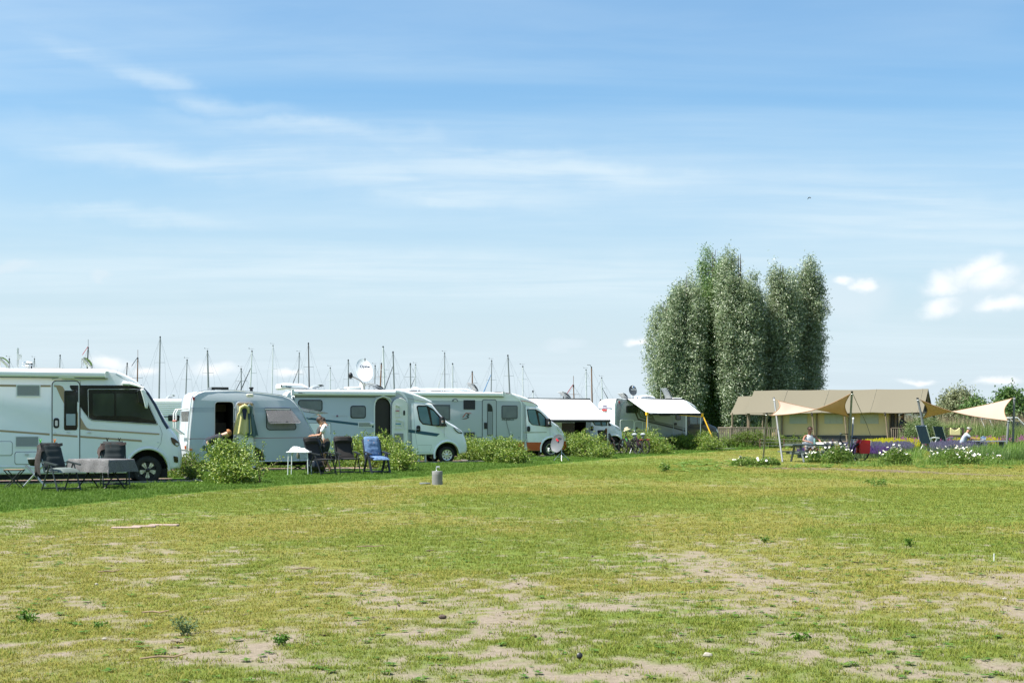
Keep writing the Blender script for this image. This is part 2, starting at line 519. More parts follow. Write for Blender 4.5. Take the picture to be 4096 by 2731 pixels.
def scatter(name, protos, P, rz, sc, idx, tilt=None):
    """one object whose points each carry a tuft: geometry nodes, Instance on Points"""
    me = bpy.data.meshes.new(name); n = len(P)
    me.vertices.add(n); me.vertices.foreach_set('co', np.asarray(P, np.float32).ravel())
    rot = np.zeros((n, 3), np.float32); rot[:, 2] = rz
    if tilt is not None: rot[:, :2] = tilt
    a = me.attributes.new('rot', 'FLOAT_VECTOR', 'POINT'); a.data.foreach_set('vector', rot.ravel())
    a = me.attributes.new('scl', 'FLOAT', 'POINT'); a.data.foreach_set('value', np.asarray(sc, np.float32))
    a = me.attributes.new('pick', 'INT', 'POINT'); a.data.foreach_set('value', np.asarray(idx, np.int32))
    o = bpy.data.objects.new(name, me); COL.objects.link(o); kind(o, 'stuff')
    c = bpy.data.collections.new(name + '_tufts')
    for p in protos: c.objects.link(p)
    ng = bpy.data.node_groups.new(name, 'GeometryNodeTree')
    ng.interface.new_socket('Geometry', in_out='INPUT', socket_type='NodeSocketGeometry')
    ng.interface.new_socket('Geometry', in_out='OUTPUT', socket_type='NodeSocketGeometry')
    N, K = ng.nodes, ng.links
    gi, go = N.new('NodeGroupInput'), N.new('NodeGroupOutput')
    ci = N.new('GeometryNodeCollectionInfo'); ci.inputs['Collection'].default_value = c
    ci.inputs['Separate Children'].default_value = True; ci.inputs['Reset Children'].default_value = True
    ip = N.new('GeometryNodeInstanceOnPoints'); ip.inputs['Pick Instance'].default_value = True
    for nm, ty, sock in (('rot', 'FLOAT_VECTOR', 'Rotation'), ('scl', 'FLOAT', 'Scale'), ('pick', 'INT', 'Instance Index')):
        na = N.new('GeometryNodeInputNamedAttribute'); na.data_type = ty; na.inputs['Name'].default_value = nm
        K.new(na.outputs['Attribute'], ip.inputs[sock])
    K.new(gi.outputs[0], ip.inputs['Points']); K.new(ci.outputs[0], ip.inputs['Instance']); K.new(ip.outputs[0], go.inputs[0])
    o.modifiers.new('tufts', 'NODES').node_group = ng
    return o


def tuft(name, m, nb, h, w, spread, lean, seed, segs=2):
    r = np.random.default_rng(seed); b = MB()
    for _ in range(nb):
        a = r.uniform(0, 2 * PI); q = r.uniform(0, 2 * PI); d = spread * math.sqrt(r.random())
        hh = h * r.uniform(.5, 1.15); ln = lean * r.uniform(.2, 1.2) * hh
        bx, by = d * math.cos(q), d * math.sin(q); sx_, sy_ = -math.sin(a) * w / 2, math.cos(a) * w / 2
        pts = []
        for k in range(segs + 1):
            t = k / segs; cx_ = bx + math.cos(a) * ln * t * t; cy_ = by + math.sin(a) * ln * t * t; cz = hh * (t - .18 * t * t * lean)
            f = 1 - t * .75 if k < segs else 0.08
            pts += [(cx_ - sx_ * f, cy_ - sy_ * f, cz), (cx_ + sx_ * f, cy_ + sy_ * f, cz)]
        b.add(pts, [(2 * k, 2 * k + 1, 2 * k + 3, 2 * k + 2) for k in range(segs)])
    me = bpy.data.meshes.new(name); me.from_pydata(b.v, [], b.f); me.materials.append(m)
    o = bpy.data.objects.new(name, me); PROTO.objects.link(o); return o


def region(y0, y1, dens, pad=1.5, seed=1):
    r = np.random.default_rng(seed)
    half = .365 * y1 + pad
    n = int((y1 - y0) * 2 * half * dens)
    x = r.uniform(-half, half, n); y = r.uniform(y0, y1, n)
    k = np.abs(x) < .365 * y + pad
    return x[k], y[k]


m_dry = leafmat('dry_grass', (.31, .265, .065), (.235, .235, .042), .3, .7, (.22, .18, .07), .15)
m_grn = leafmat('lawn_grass', (.15, .20, .028), (.23, .25, .042), .35, .65, (.17, .16, .04), .2)
m_lus = leafmat('lush_grass', (.065, .135, .014), (.125, .195, .028), .35, .6, None, .2)
m_wd = leafmat('weed_leaf', (.06, .15, .016), (.13, .22, .028), .35, .5, None, .25)
dry_p = [tuft('dry_tuft', m_dry, 8, .023, .0048, .05, 1.2, 100 + i) for i in range(5)]
grn_p = [tuft('lawn_tuft', m_grn, 8, .029, .0052, .05, 1.0, 200 + i) for i in range(5)]
lus_p = [tuft('lush_tuft', m_lus, 10, .034, .006, .06, .6, 300 + i) for i in range(5)]


def rosette(name, m, n, l, w, seed):
    r = np.random.default_rng(seed); b = MB()
    for i in range(n):
        a = 2 * PI * i / n + r.uniform(-.3, .3); ll = l * r.uniform(.6, 1.1); up = r.uniform(.15, .8)
        c, s_ = math.cos(a), math.sin(a)
        P = [(0, 0), (.45, .5), (.75, .42), (1, 0), (.75, -.42), (.45, -.5)]
        b.add([(ll * u * c - w * v * s_, ll * u * s_ + w * v * c, .008 + ll * up * (u - .6 * u * u)) for u, v in P], [(0, 1, 2, 3, 4, 5)])
    me = bpy.data.meshes.new(name); me.from_pydata(b.v, [], b.f); me.materials.append(m)
    o = bpy.data.objects.new(name, me); PROTO.objects.link(o); return o


weed_p = [rosette('clover', m_wd, 7 + i % 3, .035, .018, 400 + i) for i in range(4)]
GRX, GRY = [], []
for i, (a, b_, d) in enumerate(((8.0, 11, 1050), (11, 15, 620), (15, 22, 330), (22, 34, 170), (34, 52, 75), (52, 86, 22))):
    x, y = region(a, b_, d, 4.5, 50 + i); GRX.append(x); GRY.append(y)
GRX, GRY = np.concatenate(GRX), np.concatenate(GRY)
glu, gbr, ggr, gpa = lush_f(GRX, GRY), bare_f(GRX, GRY), green_f(GRX, GRY), path_f(GRX, GRY)
gu = rng.random(len(GRX))
keep = (gu > gbr ** 1.2 * .90) & (gu > gpa * .95)
GRX, GRY, glu, gbr, ggr = GRX[keep], GRY[keep], glu[keep], gbr[keep], ggr[keep]
GRZ = height_f(GRX, GRY)
gu = rng.random(len(GRX))
gfar = np.interp(GRY, [8, 14, 30, 60, 86], [.8, 1.0, 1.35, 1.9, 2.4])


def spread_grass(name, sel, protos, s):
    n = int(sel.sum())
    scatter(name, protos, np.stack([GRX[sel], GRY[sel], GRZ[sel]], -1), rng.uniform(0, 2 * PI, n), s * gfar[sel] * np.clip(rng.lognormal(-.08, .38, n), .45, 2.1) * (1 - .3 * gbr[sel]), rng.integers(0, len(protos), n))


PADS = []     # paved pads are cut out of the turf: filled by the yard section before this runs


def in_pads(x, y):
    r = np.zeros(len(x), bool)
    for (ox, oy, a, x0, x1, y0, y1) in PADS:
        ux, uy = math.cos(a), math.sin(a)
        lx, ly = (x - ox) * ux + (y - oy) * uy, -(x - ox) * uy + (y - oy) * ux
        r |= (lx > x0) & (lx < x1) & (ly > y0) & (ly < y1)
    return r


def grow_grass():
    inp = in_pads(GRX, GRY)
    spread_grass('lush_grass', (glu > .5) & ~inp, lus_p, 1.0)
    spread_grass('green_lawn_grass', (glu <= .5) & (gu < ggr * .8 + .12) & ~inp, grn_p, 1.0)
    spread_grass('dry_lawn_grass', (glu <= .5) & (gu >= ggr * .8 + .12) & ~inp, dry_p, 1.0)
    x, y = region(8.2, 30, 26, 1, 99)
    k = (rng.random(len(x)) < .12 + .5 * sstep(.5, .65, fbm(x * .8, y * .8, 3, 5))) & (lush_f(x, y) < .5)
    x, y = x[k], y[k]; n = len(x)
    x2, y2 = region(8.2, 24, 10, 1, 98)
    cl = []
    for i in range(3):
        b = MB().ball((0, 0, .004), (.011 + .003 * i, .008, .007), 6, 4).tube([(-.03, 0, .004), (.0, .01, .008), (.04, -.005, .01)], .003, 3)
        me = bpy.data.meshes.new('clod'); me.from_pydata(b.v, [], b.f); me.materials.append(mat('soil_clod', (.085, .06, .04), .95))
        o = bpy.data.objects.new('clod', me); PROTO.objects.link(o); cl.append(o)
    scatter('soil_crumbs', cl, np.stack([x2, y2, height_f(x2, y2) + .004], -1), rng.uniform(0, 6.3, len(x2)), rng.lognormal(-.95, .45, len(x2)), rng.integers(0, 3, len(x2)))
    scatter('clover_weeds', weed_p, np.stack([x, y, height_f(x, y)], -1), rng.uniform(0, 6.3, n), rng.uniform(.5, 1.5, n), rng.integers(0, 4, n))
# ---------------------------------------------------------------- vehicle kit
ZONE = {'A': (0, 1300, 800 / 1673), 'B': (650, 1350, 700 / 1829), 'C': (1100, 1350, 800 / 2091), 'D': (1600, 1400, 700 / 2195),
        'E': (2100, 1400, 800 / 2352), 'G': (2850, 1450, 800 / 2352), 'H': (3500, 1450, 596 / 1869), 'K': (2440, 1520, 480 / 2352),
        'M': (1130, 1600, 450 / 2138), 'N': (840, 1550, 320 / 1673), 'Q': (0, 1680, 560 / 2352), 'R': (3150, 1680, 350 / 2352),
        'T': (3560, 1600, 536 / 2352), 'U': (2350, 1600, 350 / 2195), 'S': (0, 0, 1)}


def src(z, x, y):
    ox, oy, k = ZONE[z]; return ox + x * k, oy + y * k


white = mat('white_paint', (.86, .86, .86), .28, coat=.35, var=.012, vscale=1.2)
white2 = mat('white_plastic', (.74, .74, .72), .4, var=.03, vscale=2)
cream = mat('cream_panel', (.80, .78, .71), .45, var=.03)
silver = mat('silver_side', (.50, .54, .57), .38, var=.02, vscale=1.5, bump=.12, bscale=160)
silver2 = mat('silver_grey_side', (.47, .49, .505), .4, var=.02, vscale=1.5)
steel = mat('grey_side', (.34, .35, .36), .4, var=.02)
trim = mat('aluminium_trim', (.62, .63, .64), .32, metal=.75)
black = mat('black_plastic', (.012, .012, .013), .42)
gloss = mat('gloss_black', (.008, .009, .011), .10, coat=.6)
rubber = mat('tyre_rubber', (.022, .021, .02), .8, var=.2, vscale=14, bump=.3, bscale=60)
under = mat('underbody', (.016, .016, .016), .85)
gold = mat('gold_stripe', (.40, .29, .175), .4)
teal = mat('teal_stripe', (.022, .085, .125), .4)
red_p = mat('red_paint', (.50, .085, .02), .35, coat=.3)
grey_l = mat('grey_line', (.17, .18, .19), .45)
alloy = mat('polished_alloy', (.72, .72, .72), .22, metal=.7)
alloy_d = mat('dark_alloy', (.02, .02, .022), .35)
glass_d = mat('tinted_window', (.022, .026, .028), .07, coat=.5)
blind = mat('window_blind', (.16, .18, .19), .12, coat=.5, var=.15, vscale=3)
blind_l = mat('pleated_blind', (.33, .40, .43), .25, coat=.2)
curtain = mat('cab_curtain', (.10, .20, .235), .14, coat=.6, var=.12, vscale=5)
lampglass = mat('lamp_glass', (.62, .66, .70), .06, coat=1.0)
lamp_red = mat('red_lamp', (.45, .012, .012), .2, coat=.6)
lamp_or = mat('orange_lamp', (.75, .22, .02), .25, coat=.5)
dgrey = mat('dark_grey_paint', (.035, .042, .052), .25, coat=.6)
acry = mat('smoked_acrylic', (.42, .41, .42), .08, trans=.75, ior=1.1)
hatchp = mat('roof_light_acrylic', (.45, .46, .46), .15, trans=.35, ior=1.1)
inside = mat('dark_interior', (.022, .019, .017), .7)
awn_w = mat('awning_fabric', (.74, .76, .76), .75, var=.02, vscale=.8)
awn_b = mat('awning_bar', (.018, .02, .023), .4)
yellow = mat('yellow_strap', (.75, .42, .015), .6)


class Vehicle:
    def __init__(s, name, label, cat, px, py, Y, ang=20.6, group=None):
        s.a = math.radians(ang)
        s.O = Vector(((px - CX) * Y / F, Y, 0))
        s.root = thing(name, label, cat, s.O, s.a, group)
        s.u, s.n = Vector((math.cos(s.a), math.sin(s.a), 0)), Vector((-math.sin(s.a), math.cos(s.a), 0))
        s.nose = None

    def q(s, z, x, y, off=0.0):
        """where the sight line through a measured photo point meets the vehicle's near side (x along it, z up)"""
        px, py = src(z, x, y)
        d = Vector(((px - CX) / F, 1, (HY - py) / F)); C = Vector((0, 0, HC))
        t = ((s.O - C).dot(s.n) + off) / d.dot(s.n)
        p = C + d * t
        return ((p - s.O).dot(s.u), p.z)

    def P(s, z, pts, off=0.0): return [s.q(z, x, y, off) for x, y in pts]

    def side(s, x):
        """how far the flank has curved in towards the nose"""
        if s.nose is None: return 0.0
        x0, k = s.nose; d = max(0.0, x - x0); return k * d * d

    def warp(s, x, y, z): return (x, y + s.side(x), z)

    def hull(s, name, pts, W, r, m, bow=0.0, bow_x=None, lab=None):
        n = len(pts)
        rl = r if isinstance(r, list) else [r] * n
        rm = max(rl)
        full = []
        for k in range(4):                                  # quarter round from the flank to the roof and ends
            ph = k / 3 * PI / 2
            full.append((rm * (1 - math.cos(ph)), inset(pts, [q * (1 - math.sin(ph)) for q in rl])))
        rings = list(full)
        mids = [W * t for t in (.2, .35, .5, .65, .8)]
        full += [(y, pts) for y in mids if rm < y < W - rm]
        full += [(W - y, ps) for y, ps in rings[::-1]]
        vs = []
        for y, ps in full:
            for x, z in ps:
                sd = s.side(x); t = y / W
                yy = sd + t * (W - 2 * sd)
                w = 0
                if bow: w = bow * (1 - (2 * t - 1) ** 2) * min(1, max(0, (x - bow_x) / .5))
                vs.append((x + w, yy, z))
        fs = [tuple(range(n)), tuple(range((len(full) - 1) * n, len(full) * n))[::-1]]
        for i in range(len(full) - 1):
            for k in range(n):
                j = (k + 1) % n
                fs.append((i * n + k, i * n + j, i * n + n + j, i * n + n + k))
        s.full, s.n_, s.vs_ = full, n, vs
        s.W = W
        o = MB().add(vs, fs).build(name, m, s.root, 32)
        if lab: o['label'] = lab
        return o

    def patch(s, name, i0, i1, m, eps=.012, k0=2, k1=None, parent=None, shrink=0):
        """a skin laid over profile points i0..i1 of the last hull, all across it"""
        n = s.n_; k1 = k1 or len(s.full) - 2; rows = []
        for i in range(k0, k1):
            row = []
            for k in range(i0, i1 + 1):
                p = Vector(s.vs_[i * n + k % n]); a = Vector(s.vs_[i * n + (k - 1) % n]); b = Vector(s.vs_[i * n + (k + 1) % n])
                t = (b - a); nn = Vector((t.z, 0, -t.x)).normalized()
                if nn.x * 1 + nn.z * .3 < 0: nn = -nn
                row.append(p + nn * eps)
            rows.append(row)
        return MB().grid(rows).build(name, m, parent or s.root, 60, solid=False)

    def plate(s, name, pts, m, t=.012, y=0.0, b=0.0, parent=None, dens=True):
        if dens and s.nose is not None and max(p[0] for p in pts) > s.nose[0]:
            q = []
            for i in range(len(pts)):
                a, c = Vector(pts[i]), Vector(pts[(i + 1) % len(pts)])
                k = max(1, int((c - a).length / .12))
                q += [tuple(a.lerp(c, j / k)) for j in range(k)]
            pts = q
        return MB().prism(pts, y - t, y + .02, b, s.warp).build(name, m, parent or s.root, 35)

    def window(s, pts, pane=None, fr=.035, parent=None, fm=None, name='window', t=.022):
        w = s.plate(name, pts, fm or black, t, b=.008, parent=parent)
        s.plate('pane', inset(pts, fr), pane or glass_d, t + .006, b=.004, parent=w)
        return w

    def slats(s, x0, z0, x1, z1, n, fm, sm, parent=None, name='vent_grille'):
        f = MB().frame(rr(x0, z0, x1, z1, .02), rr(x0 + .025, z0 + .025, x1 - .025, z1 - .025, .012), -.02, 0).build(name, fm, parent or s.root)
        MB().prism(rr(x0 + .02, z0 + .02, x1 - .02, z1 - .02, .01), -.004, .01).build('backing', black, f)
        h = (z1 - z0 - .05) / n
        for k in range(n):
            z = z0 + .025 + h * k
            MB().box(x0 + .02, x1 - .02, -.018, -.005, z + h * .2, z + h * .75).build('slat', sm, f, 0)
        return f

    def tubeline(s, name, pts, r, m, y=-.004, closed=False, parent=None):
        return MB().tube([s.warp(x, y, z) for x, z in pts], r, 6, closed).build(name, m, parent or s.root)

    def box(s, name, x0, x1, y0, y1, z0, z1, m, parent=None, r=.02):
        b = MB().prism(rr(x0, z0, x1, z1, r), y0, y1, min(r, .03)); return b.build(name, m, parent or s.root)


def txt(parent, s, x, z, size, y, m, name='lettering', bold=0.0, shear=0.0, align='LEFT', rot=(PI / 2, 0, 0)):
    """raised lettering from the built-in font, turned into an ordinary mesh"""
    c = bpy.data.curves.new(name, 'FONT'); c.body = s; c.size = size; c.extrude = .002; c.offset = bold; c.shear = shear; c.align_x = align
    c.align_y = 'BOTTOM_BASELINE'; c.resolution_u = 2
    o = bpy.data.objects.new(name, c); COL.objects.link(o)
    me = bpy.data.meshes.new_from_object(o.evaluated_get(bpy.context.evaluated_depsgraph_get()))
    bpy.data.objects.remove(o); bpy.data.curves.remove(c)
    me.materials.clear(); me.materials.append(m)
    o = bpy.data.objects.new(name, me); COL.objects.link(o)
    o.parent = parent; o.location = (x, y, z); o.rotation_euler = rot
    return o


def wheel(parent, x, z, y, R, w, style='alloy', spokes=5, rim_r=.62):
    M = Matrix.Translation((x, y, z)) @ Matrix.Rotation(PI / 2, 4, 'X')     # lathe z axis -> -y (outwards)
    q = rim_r * R
    pr = [(q, -w), (R * .93, -w), (R, -w * .85), (R, -w * .15), (R * .985, -w * .1), (R * .94, 0), (R * .80, .012), (q * 1.04, 0), (q, -.02)]
    ty = MB().lathe(pr, 40, M).build('wheel', rubber, parent, 40)
    tr = MB()
    for k in range(44):                                                       # tread blocks round the rim
        a = 2 * PI * k / 44
        tr.box(R - .004, R + .007, -.018, .018, -w * .82, -w * .16, M @ Matrix.Rotation(a, 4, 'Z'))
    kind(tr.build('tread', rubber, ty, 0), 'stuff')
    MB().lathe([(q, -w * .9), (q * 1.02, -.012), (q * .97, .004), (q * .92, -.03), (q * .9, -.07), (.02, -.075), (.001, -.075)], 36, M).build('rim', alloy_d if style != 'steel' else alloy, ty, 40)
    sp = MB()
    for k in range(spokes):
        Rk = M @ Matrix.Rotation(2 * PI * k / spokes + .3, 4, 'Z')
        if style == 'split':
            for d in (-1, 1):
                P = [(q * .16, d * .012), (q * .16, d * .06), (q * .93, d * .135), (q * .93, d * .065)]
                sp.add([Rk @ Vector((a, b, h)) for h in (-.05, -.008) for a, b in P], [(0, 1, 2, 3), (7, 6, 5, 4), (0, 4, 5, 1), (1, 5, 6, 2), (2, 6, 7, 3), (3, 7, 4, 0)])
        else:
            ws = q * (.21 if style == 'cap' else .13)
            P = [(q * .2, -ws * .55), (q * .2, ws * .55), (q * .93, ws), (q * .93, -ws)]
            sp.add([Rk @ Vector((a, b, h)) for h in (-.05, -.006) for a, b in P], [(0, 1, 2, 3), (7, 6, 5, 4), (0, 4, 5, 1), (1, 5, 6, 2), (2, 6, 7, 3), (3, 7, 4, 0)])
    sp.build('spokes', alloy, ty, 30)
    MB().lathe([(q * .30, -.05), (q * .27, .0), (q * .2, .012), (.001, .014)], 20, M).build('hub_cap', alloy if style == 'cap' else alloy_d, ty, 40)
    if style == 'cap' or style == 'steel':
        MB().lathe([(q * .98, -.03), (q * .98, .006), (q * .86, .002), (q * .86, -.03)], 36, M).build('rim_ring', alloy, ty, 40)
    return ty


def roof_hatch(v, x0, x1, y0, y1, z, tilt=0.0, m=None, hinge='front'):
    """a roof light whose acrylic lid is lifted by tilt about its hinge line"""
    f = v.box('roof_hatch', x0, x1, y0, y1, z - .03, z + .04, white2)
    L_ = x1 - x0; b = MB(); n = 6
    P = []
    for i in range(n + 1):
        t = i / n
        P.append([(t * L_, y0 + (y1 - y0) * j / 4, .05 + .07 * math.sin(PI * t) ** .6) for j in range(5)])
    b.grid(P); b.box(0, L_, y0, y1, .02, .05)
    if hinge == 'front':
        M = Matrix.Translation((x1, 0, z + .03)) @ Matrix.Rotation(tilt, 4, 'Y') @ Matrix.Translation((-L_, 0, 0))
    else:
        M = Matrix.Translation((x0, 0, z + .03)) @ Matrix.Rotation(-tilt, 4, 'Y')
    b.v = [tuple(M @ Vector(p)) for p in b.v]
    b.build('lid', m or hatchp, f, 50)
    if tilt:
        hx = x1 - L_ * .55 if hinge == 'front' else x0 + L_ * .55
        for y in (y0 + .08, y1 - .08):
            MB().tube([(hx, y, z + .03), (hx, y, z + .05 + L_ * .55 * math.tan(min(1.1, tilt)))], .012, 6).build('strut', trim, f)
    return f


def arch(cx, cz, r, a0, a1, n=12):
    return [(cx + r * math.cos(math.radians(a0 + (a1 - a0) * k / n)), cz + r * math.sin(math.radians(a0 + (a1 - a0) * k / n))) for k in range(n + 1)]


def wheel_arch(cx, cz, r, zl, zr, n=14):
    a0 = 180 - math.degrees(math.asin(max(-1, min(1, (zl - cz) / r)))); a1 = math.degrees(math.asin(max(-1, min(1, (zr - cz) / r))))
    return arch(cx, cz, r, a0, a1, n)


def cut(o, pts, y0, y1, m):
    """carve an opening (polygon in x-z, from y0 to y1) into a closed hull"""
    c = MB().prism(pts, y0, y1).build('cutter', m, None, 0)
    c.parent = o.parent
    bpy.context.view_layer.update()
    md = o.modifiers.new('cut', 'BOOLEAN'); md.object = c; md.operation = 'DIFFERENCE'; md.solver = 'EXACT'
    md.material_mode = 'TRANSFER'
    dg = bpy.context.evaluated_depsgraph_get()
    me = bpy.data.meshes.new_from_object(o.evaluated_get(dg))
    o.modifiers.clear(); old = o.data; o.data = me; bpy.data.meshes.remove(old)
    me.set_sharp_from_angle(angle=math.radians(32))
    bpy.data.objects.remove(c)


def wing_mirror(v, x, y, z, h, m_shell, lamp=True):
    """tall van mirror on a short arm"""
    a = MB().tube([(x, .02, z + h * .35), (x, y + .03, z + h * .4)], .045, 8).build('mirror_arm', black, v.root)
    MB().prism(rounded([(x - .07, z), (x + .10, z + .02), (x + .11, z + h * .8), (x + .03, z + h), (x - .08, z + h * .95)], .05), y - .12, y + .1, .04).build('mirror_shell', m_shell, a)
    if lamp: MB().prism(rr(x - .05, z + h * .32, x + .01, z + h * .62, .02), y - .13, y - .1).build('indicator', lampglass, a)
    if lamp: MB().prism(rr(x - .04, z + h * .42, x + .0, z + h * .56, .012), y - .134, y - .12).build('indicator_bulb', lamp_or, a)
    return a
# ---------------------------------------------------------------- white motorhome with the gold stripes (nearest)
def pad(v, x0, x1, y0, y1):
    PADS.append((v.O.x, v.O.y, v.a, x0, x1, y0, y1))
    return (v, x0, x1, y0, y1)


YARDS = []
v = A = Vehicle('motorhome', 'nearest white motorhome with gold stripes and a big black cab window', 'motorhome', *src('A', 1237, 1325), 36.15)
lx = lambda z, x, y: v.q(z, x, y)[0]
lz = lambda z, x, y: v.q(z, x, y)[1]
W_ = 2.3
wx, wz = v.q('A', 1237, 1212)
v.nose = (wx + .15, .20)
REAR = -6.4
zb, zr = lz('A', 200, 1250), lz('A', 500, 372)
low = [(REAR + .15, zb)] + wheel_arch(wx, wz + .02, .50, zb, wz - .0, 14)
front = v.P('A', [(1440, 1208), (1500, 1194), (1508, 1150), (1510, 1090), (1498, 1000), (1470, 930), (1410, 860)])
scr = v.P('A', [(1372, 800), (1305, 665), (1245, 568), (1180, 500)])
cap = v.P('A', [(1130, 455), (1040, 408), (970, 380), (885, 368)])
pts = low + front + scr + cap + [(REAR + .25, zr), (REAR, zr - .25), (REAR, zb + .2)]
bx = wx - .05
v.hull('body', pts, W_, .07, white, .16, bx)
nlow = len(low) + len(front)
v.patch('windscreen', nlow - 1, nlow + len(scr) - 1, gloss, .014, 0, None)
# dark block added in the arch to stop light coming through, underbody
MB().box(REAR + .6, wx + .5, .1, W_ - .1, zb - .12, zb + .1).build('underbody', under, v.root)
MB().prism(arch(wx, wz, .53, 0, 180, 10) + [(wx - .53, zb - .1), (wx + .53, zb - .1)], .45, W_ - .45).build('arch_light_block', under, v.root)
ar = MB().tube([v.warp(x, -.005, z) for x, z in arch(wx, wz + .02, .535, 188, -2, 16)], .035, 8).build('wheel_arch_trim', white2, v.root)
wheel(v.root, wx, wz, .03, wz + .005, .24, 'split', 5, .585)
wheel(v.root, wx, wz, W_ - .25, wz + .005, .24, 'split', 5, .585)
wheel(v.root, wx - 4.4, wz, .03, wz + .005, .24, 'split', 5, .585)
# awning case along the roof edge
az1, az0 = lz('A', 500, 384), lz('A', 500, 437)
ax1 = lx('A', 900, 410)
aw = MB()
prof = rr(-.13, az0, .03, az1, .045)
n = len(prof)
aw.add([(x, y, z) for x in (REAR + .3, ax1) for y, z in prof], [tuple(range(n)), tuple(range(n, 2 * n))[::-1]] + [(i, (i + 1) % n, n + (i + 1) % n, n + i) for i in range(n)])
awc = aw.build('awning_case', white, v.root, 40)
MB().box(ax1 - .07, ax1 + .015, -.137, .02, az0 - .01, az1 + .008).build('end_cap', white2, awc, 0)
MB().box(REAR + .3, ax1, -.10, .03, az0 - .022, az0).build('lower_rail', grey_l, awc, 0)
# cab window band
v.plate('window_band', rounded(v.P('A', [(585, 503), (1035, 503), (1130, 503), (1190, 528), (1235, 640), (1322, 832), (1000, 812), (768, 798), (740, 778), (678, 690), (678, 690), (655, 650)]), .02), gloss, .008)
v.tubeline('window_seal', rounded(v.P('A', [(736, 536), (1150, 536), (1192, 548), (1232, 645), (1316, 828), (1000, 808), (770, 794), (740, 775)]), .03), .006, trim, -.012, True)
pane_m = mat('side_pane', (.045, .05, .042), .05, coat=.6, var=.35, vscale=1.6)
v.plate('pane', rounded(v.P('A', [(775, 572), (955, 570), (955, 759), (790, 759), (775, 742)]), .03), pane_m, .014)
v.plate('pane', rounded(v.P('A', [(972, 570), (1150, 572), (1222, 645), (1290, 800), (1100, 760), (972, 759)]), .03), pane_m, .014)
MB().prism(rr(*v.q('A', 778, 672), *v.q('A', 795, 652), .01), -.03, 0).build('window_catch', black, v.root)
# gold graphics
for k, p in enumerate(([(-260, 493), (135, 498), (135, 515), (-260, 511)], [(340, 500), (425, 501), (425, 517), (340, 516)],
                       [(452, 501), (500, 503), (525, 515), (543, 548), (535, 550), (535, 655), (510, 610), (470, 520), (452, 514)],
                       [(-260, 856), (415, 905), (415, 921), (-260, 872)], [(443, 908), (648, 922), (648, 938), (443, 924)],
                       [(673, 924), (1184, 960), (1188, 976), (673, 940)],
                       [(673, 770), (712, 838), (726, 857), (750, 868), (1333, 905), (1333, 916), (740, 880), (673, 871)],
                       [(645, 720), (652, 735), (652, 858), (645, 850)])):
    v.plate('gold_stripe', v.P('A', p), gold, .004)
# entrance door
x0, z0 = v.q('A', 432, 1180); x1, z1 = v.q('A', 671, 463)
v.plate('door_seal', rr(x0, z0, x1, z1, .12), black, .003)
dr = v.plate('door', rr(x0 + .022, z0 + .022, x1 - .022, z1 - .022, .10), white, .016, b=.008)
for p in ([(452, 501), (500, 503), (525, 515), (543, 548), (535, 550), (535, 655), (510, 610), (470, 520), (452, 514)], [(443, 908), (648, 922), (648, 938), (443, 924)], [(645, 720), (652, 735), (652, 858), (645, 850)]):
    v.plate('gold_stripe', v.P('A', p), gold, .021, parent=dr)
v.plate('window_band', rounded(v.P('A', [(585, 503), (656, 503), (656, 650), (646, 640), (646, 550), (600, 545), (582, 515)]), .02), gloss, .021, parent=dr)
wd = v.plate('door_window', rr(*v.q('A', 535, 878), *v.q('A', 645, 548), .04), gloss, .034, b=.01, parent=dr)
MB().prism(rr(*v.q('A', 552, 742), *v.q('A', 631, 586), .02), -.042, -.03).build('door_pane', glass_d, dr)
MB().prism(rr(*v.q('A', 553, 838), *v.q('A', 630, 742), .01), -.042, -.03).build('door_blind', blind_l, dr)
hd = v.plate('door_handle', rr(*v.q('A', 446, 861), *v.q('A', 495, 776), .06), black, .04, b=.01, parent=dr)
MB().prism(rr(*v.q('A', 460, 843), *v.q('A', 482, 797), .02), -.045, -.03).build('handle_plate', trim, dr)
MB().prism(rr(*v.q('A', 447, 910), *v.q('A', 469, 892), .006), -.03, -.015).build('door_lock', white2, dr)
MB().tube([(*v.q('A', 558, 896), 0), (*v.q('A', 585, 898), 0)] if False else [(v.q('A', 558, 896)[0], -.03, v.q('A', 558, 896)[1]), (v.q('A', 587, 898)[0], -.03, v.q('A', 587, 898)[1])], .008, 6).build('grab', trim, dr)
MB().tube([(lx('A', 434, 456), -.05, lz('A', 434, 452)), (lx('A', 500, 440), -.09, lz('A', 500, 440)), (lx('A', 610, 442), -.09, lz('A', 610, 442)), (lx('A', 678, 456), -.05, lz('A', 678, 456))], .02, 6).build('drip_rail', white2, v.root)
MB().prism(rr(*v.q('A', 733, 902), *v.q('A', 760, 892), .008), -.03, 0).build('marker_lamp', trim, v.root)
MB().prism(rr(*v.q('A', 1312, 986), *v.q('A', 1333, 976), .008), -.0, .06).build('marker_lamp', lampglass, v.root)
# grilles and lockers
for a, b in (((135, 597), (339, 498)), ((125, 1024), (328, 925))):
    v.slats(*v.q('A', *a), *v.q('A', *b), 10, white2, mat('slat_grey', (.5, .51, .52), .4))
for a, b in (((122, 1166), (330, 1057)), ((-260, 1094), (105, 969))):
    q0, q1 = v.q('A', *a), v.q('A', *b)
    s_ = v.plate('locker_seal', rr(*q0, *q1, .06), grey_l if a[0] < 0 else black, .004)
    v.plate('locker_door', rr(q0[0] + .012, q0[1] + .012, q1[0] - .012, q1[1] - .012, .055), white, .018, b=.006)
MB().prism(rr(*v.q('A', 207, 1092), *v.q('A', 240, 1073), .02), -.03, -.01).build('locker_lock', trim, v.root)
v.tubeline('sill_rail', v.P('A', [(-260, 1185), (420, 1187), (1080, 1190)]), .018, white2, -.002)
v.tubeline('hinge_line', v.P('A', [(672, 470), (672, 800), (664, 1120)]), .004, black, -.002)
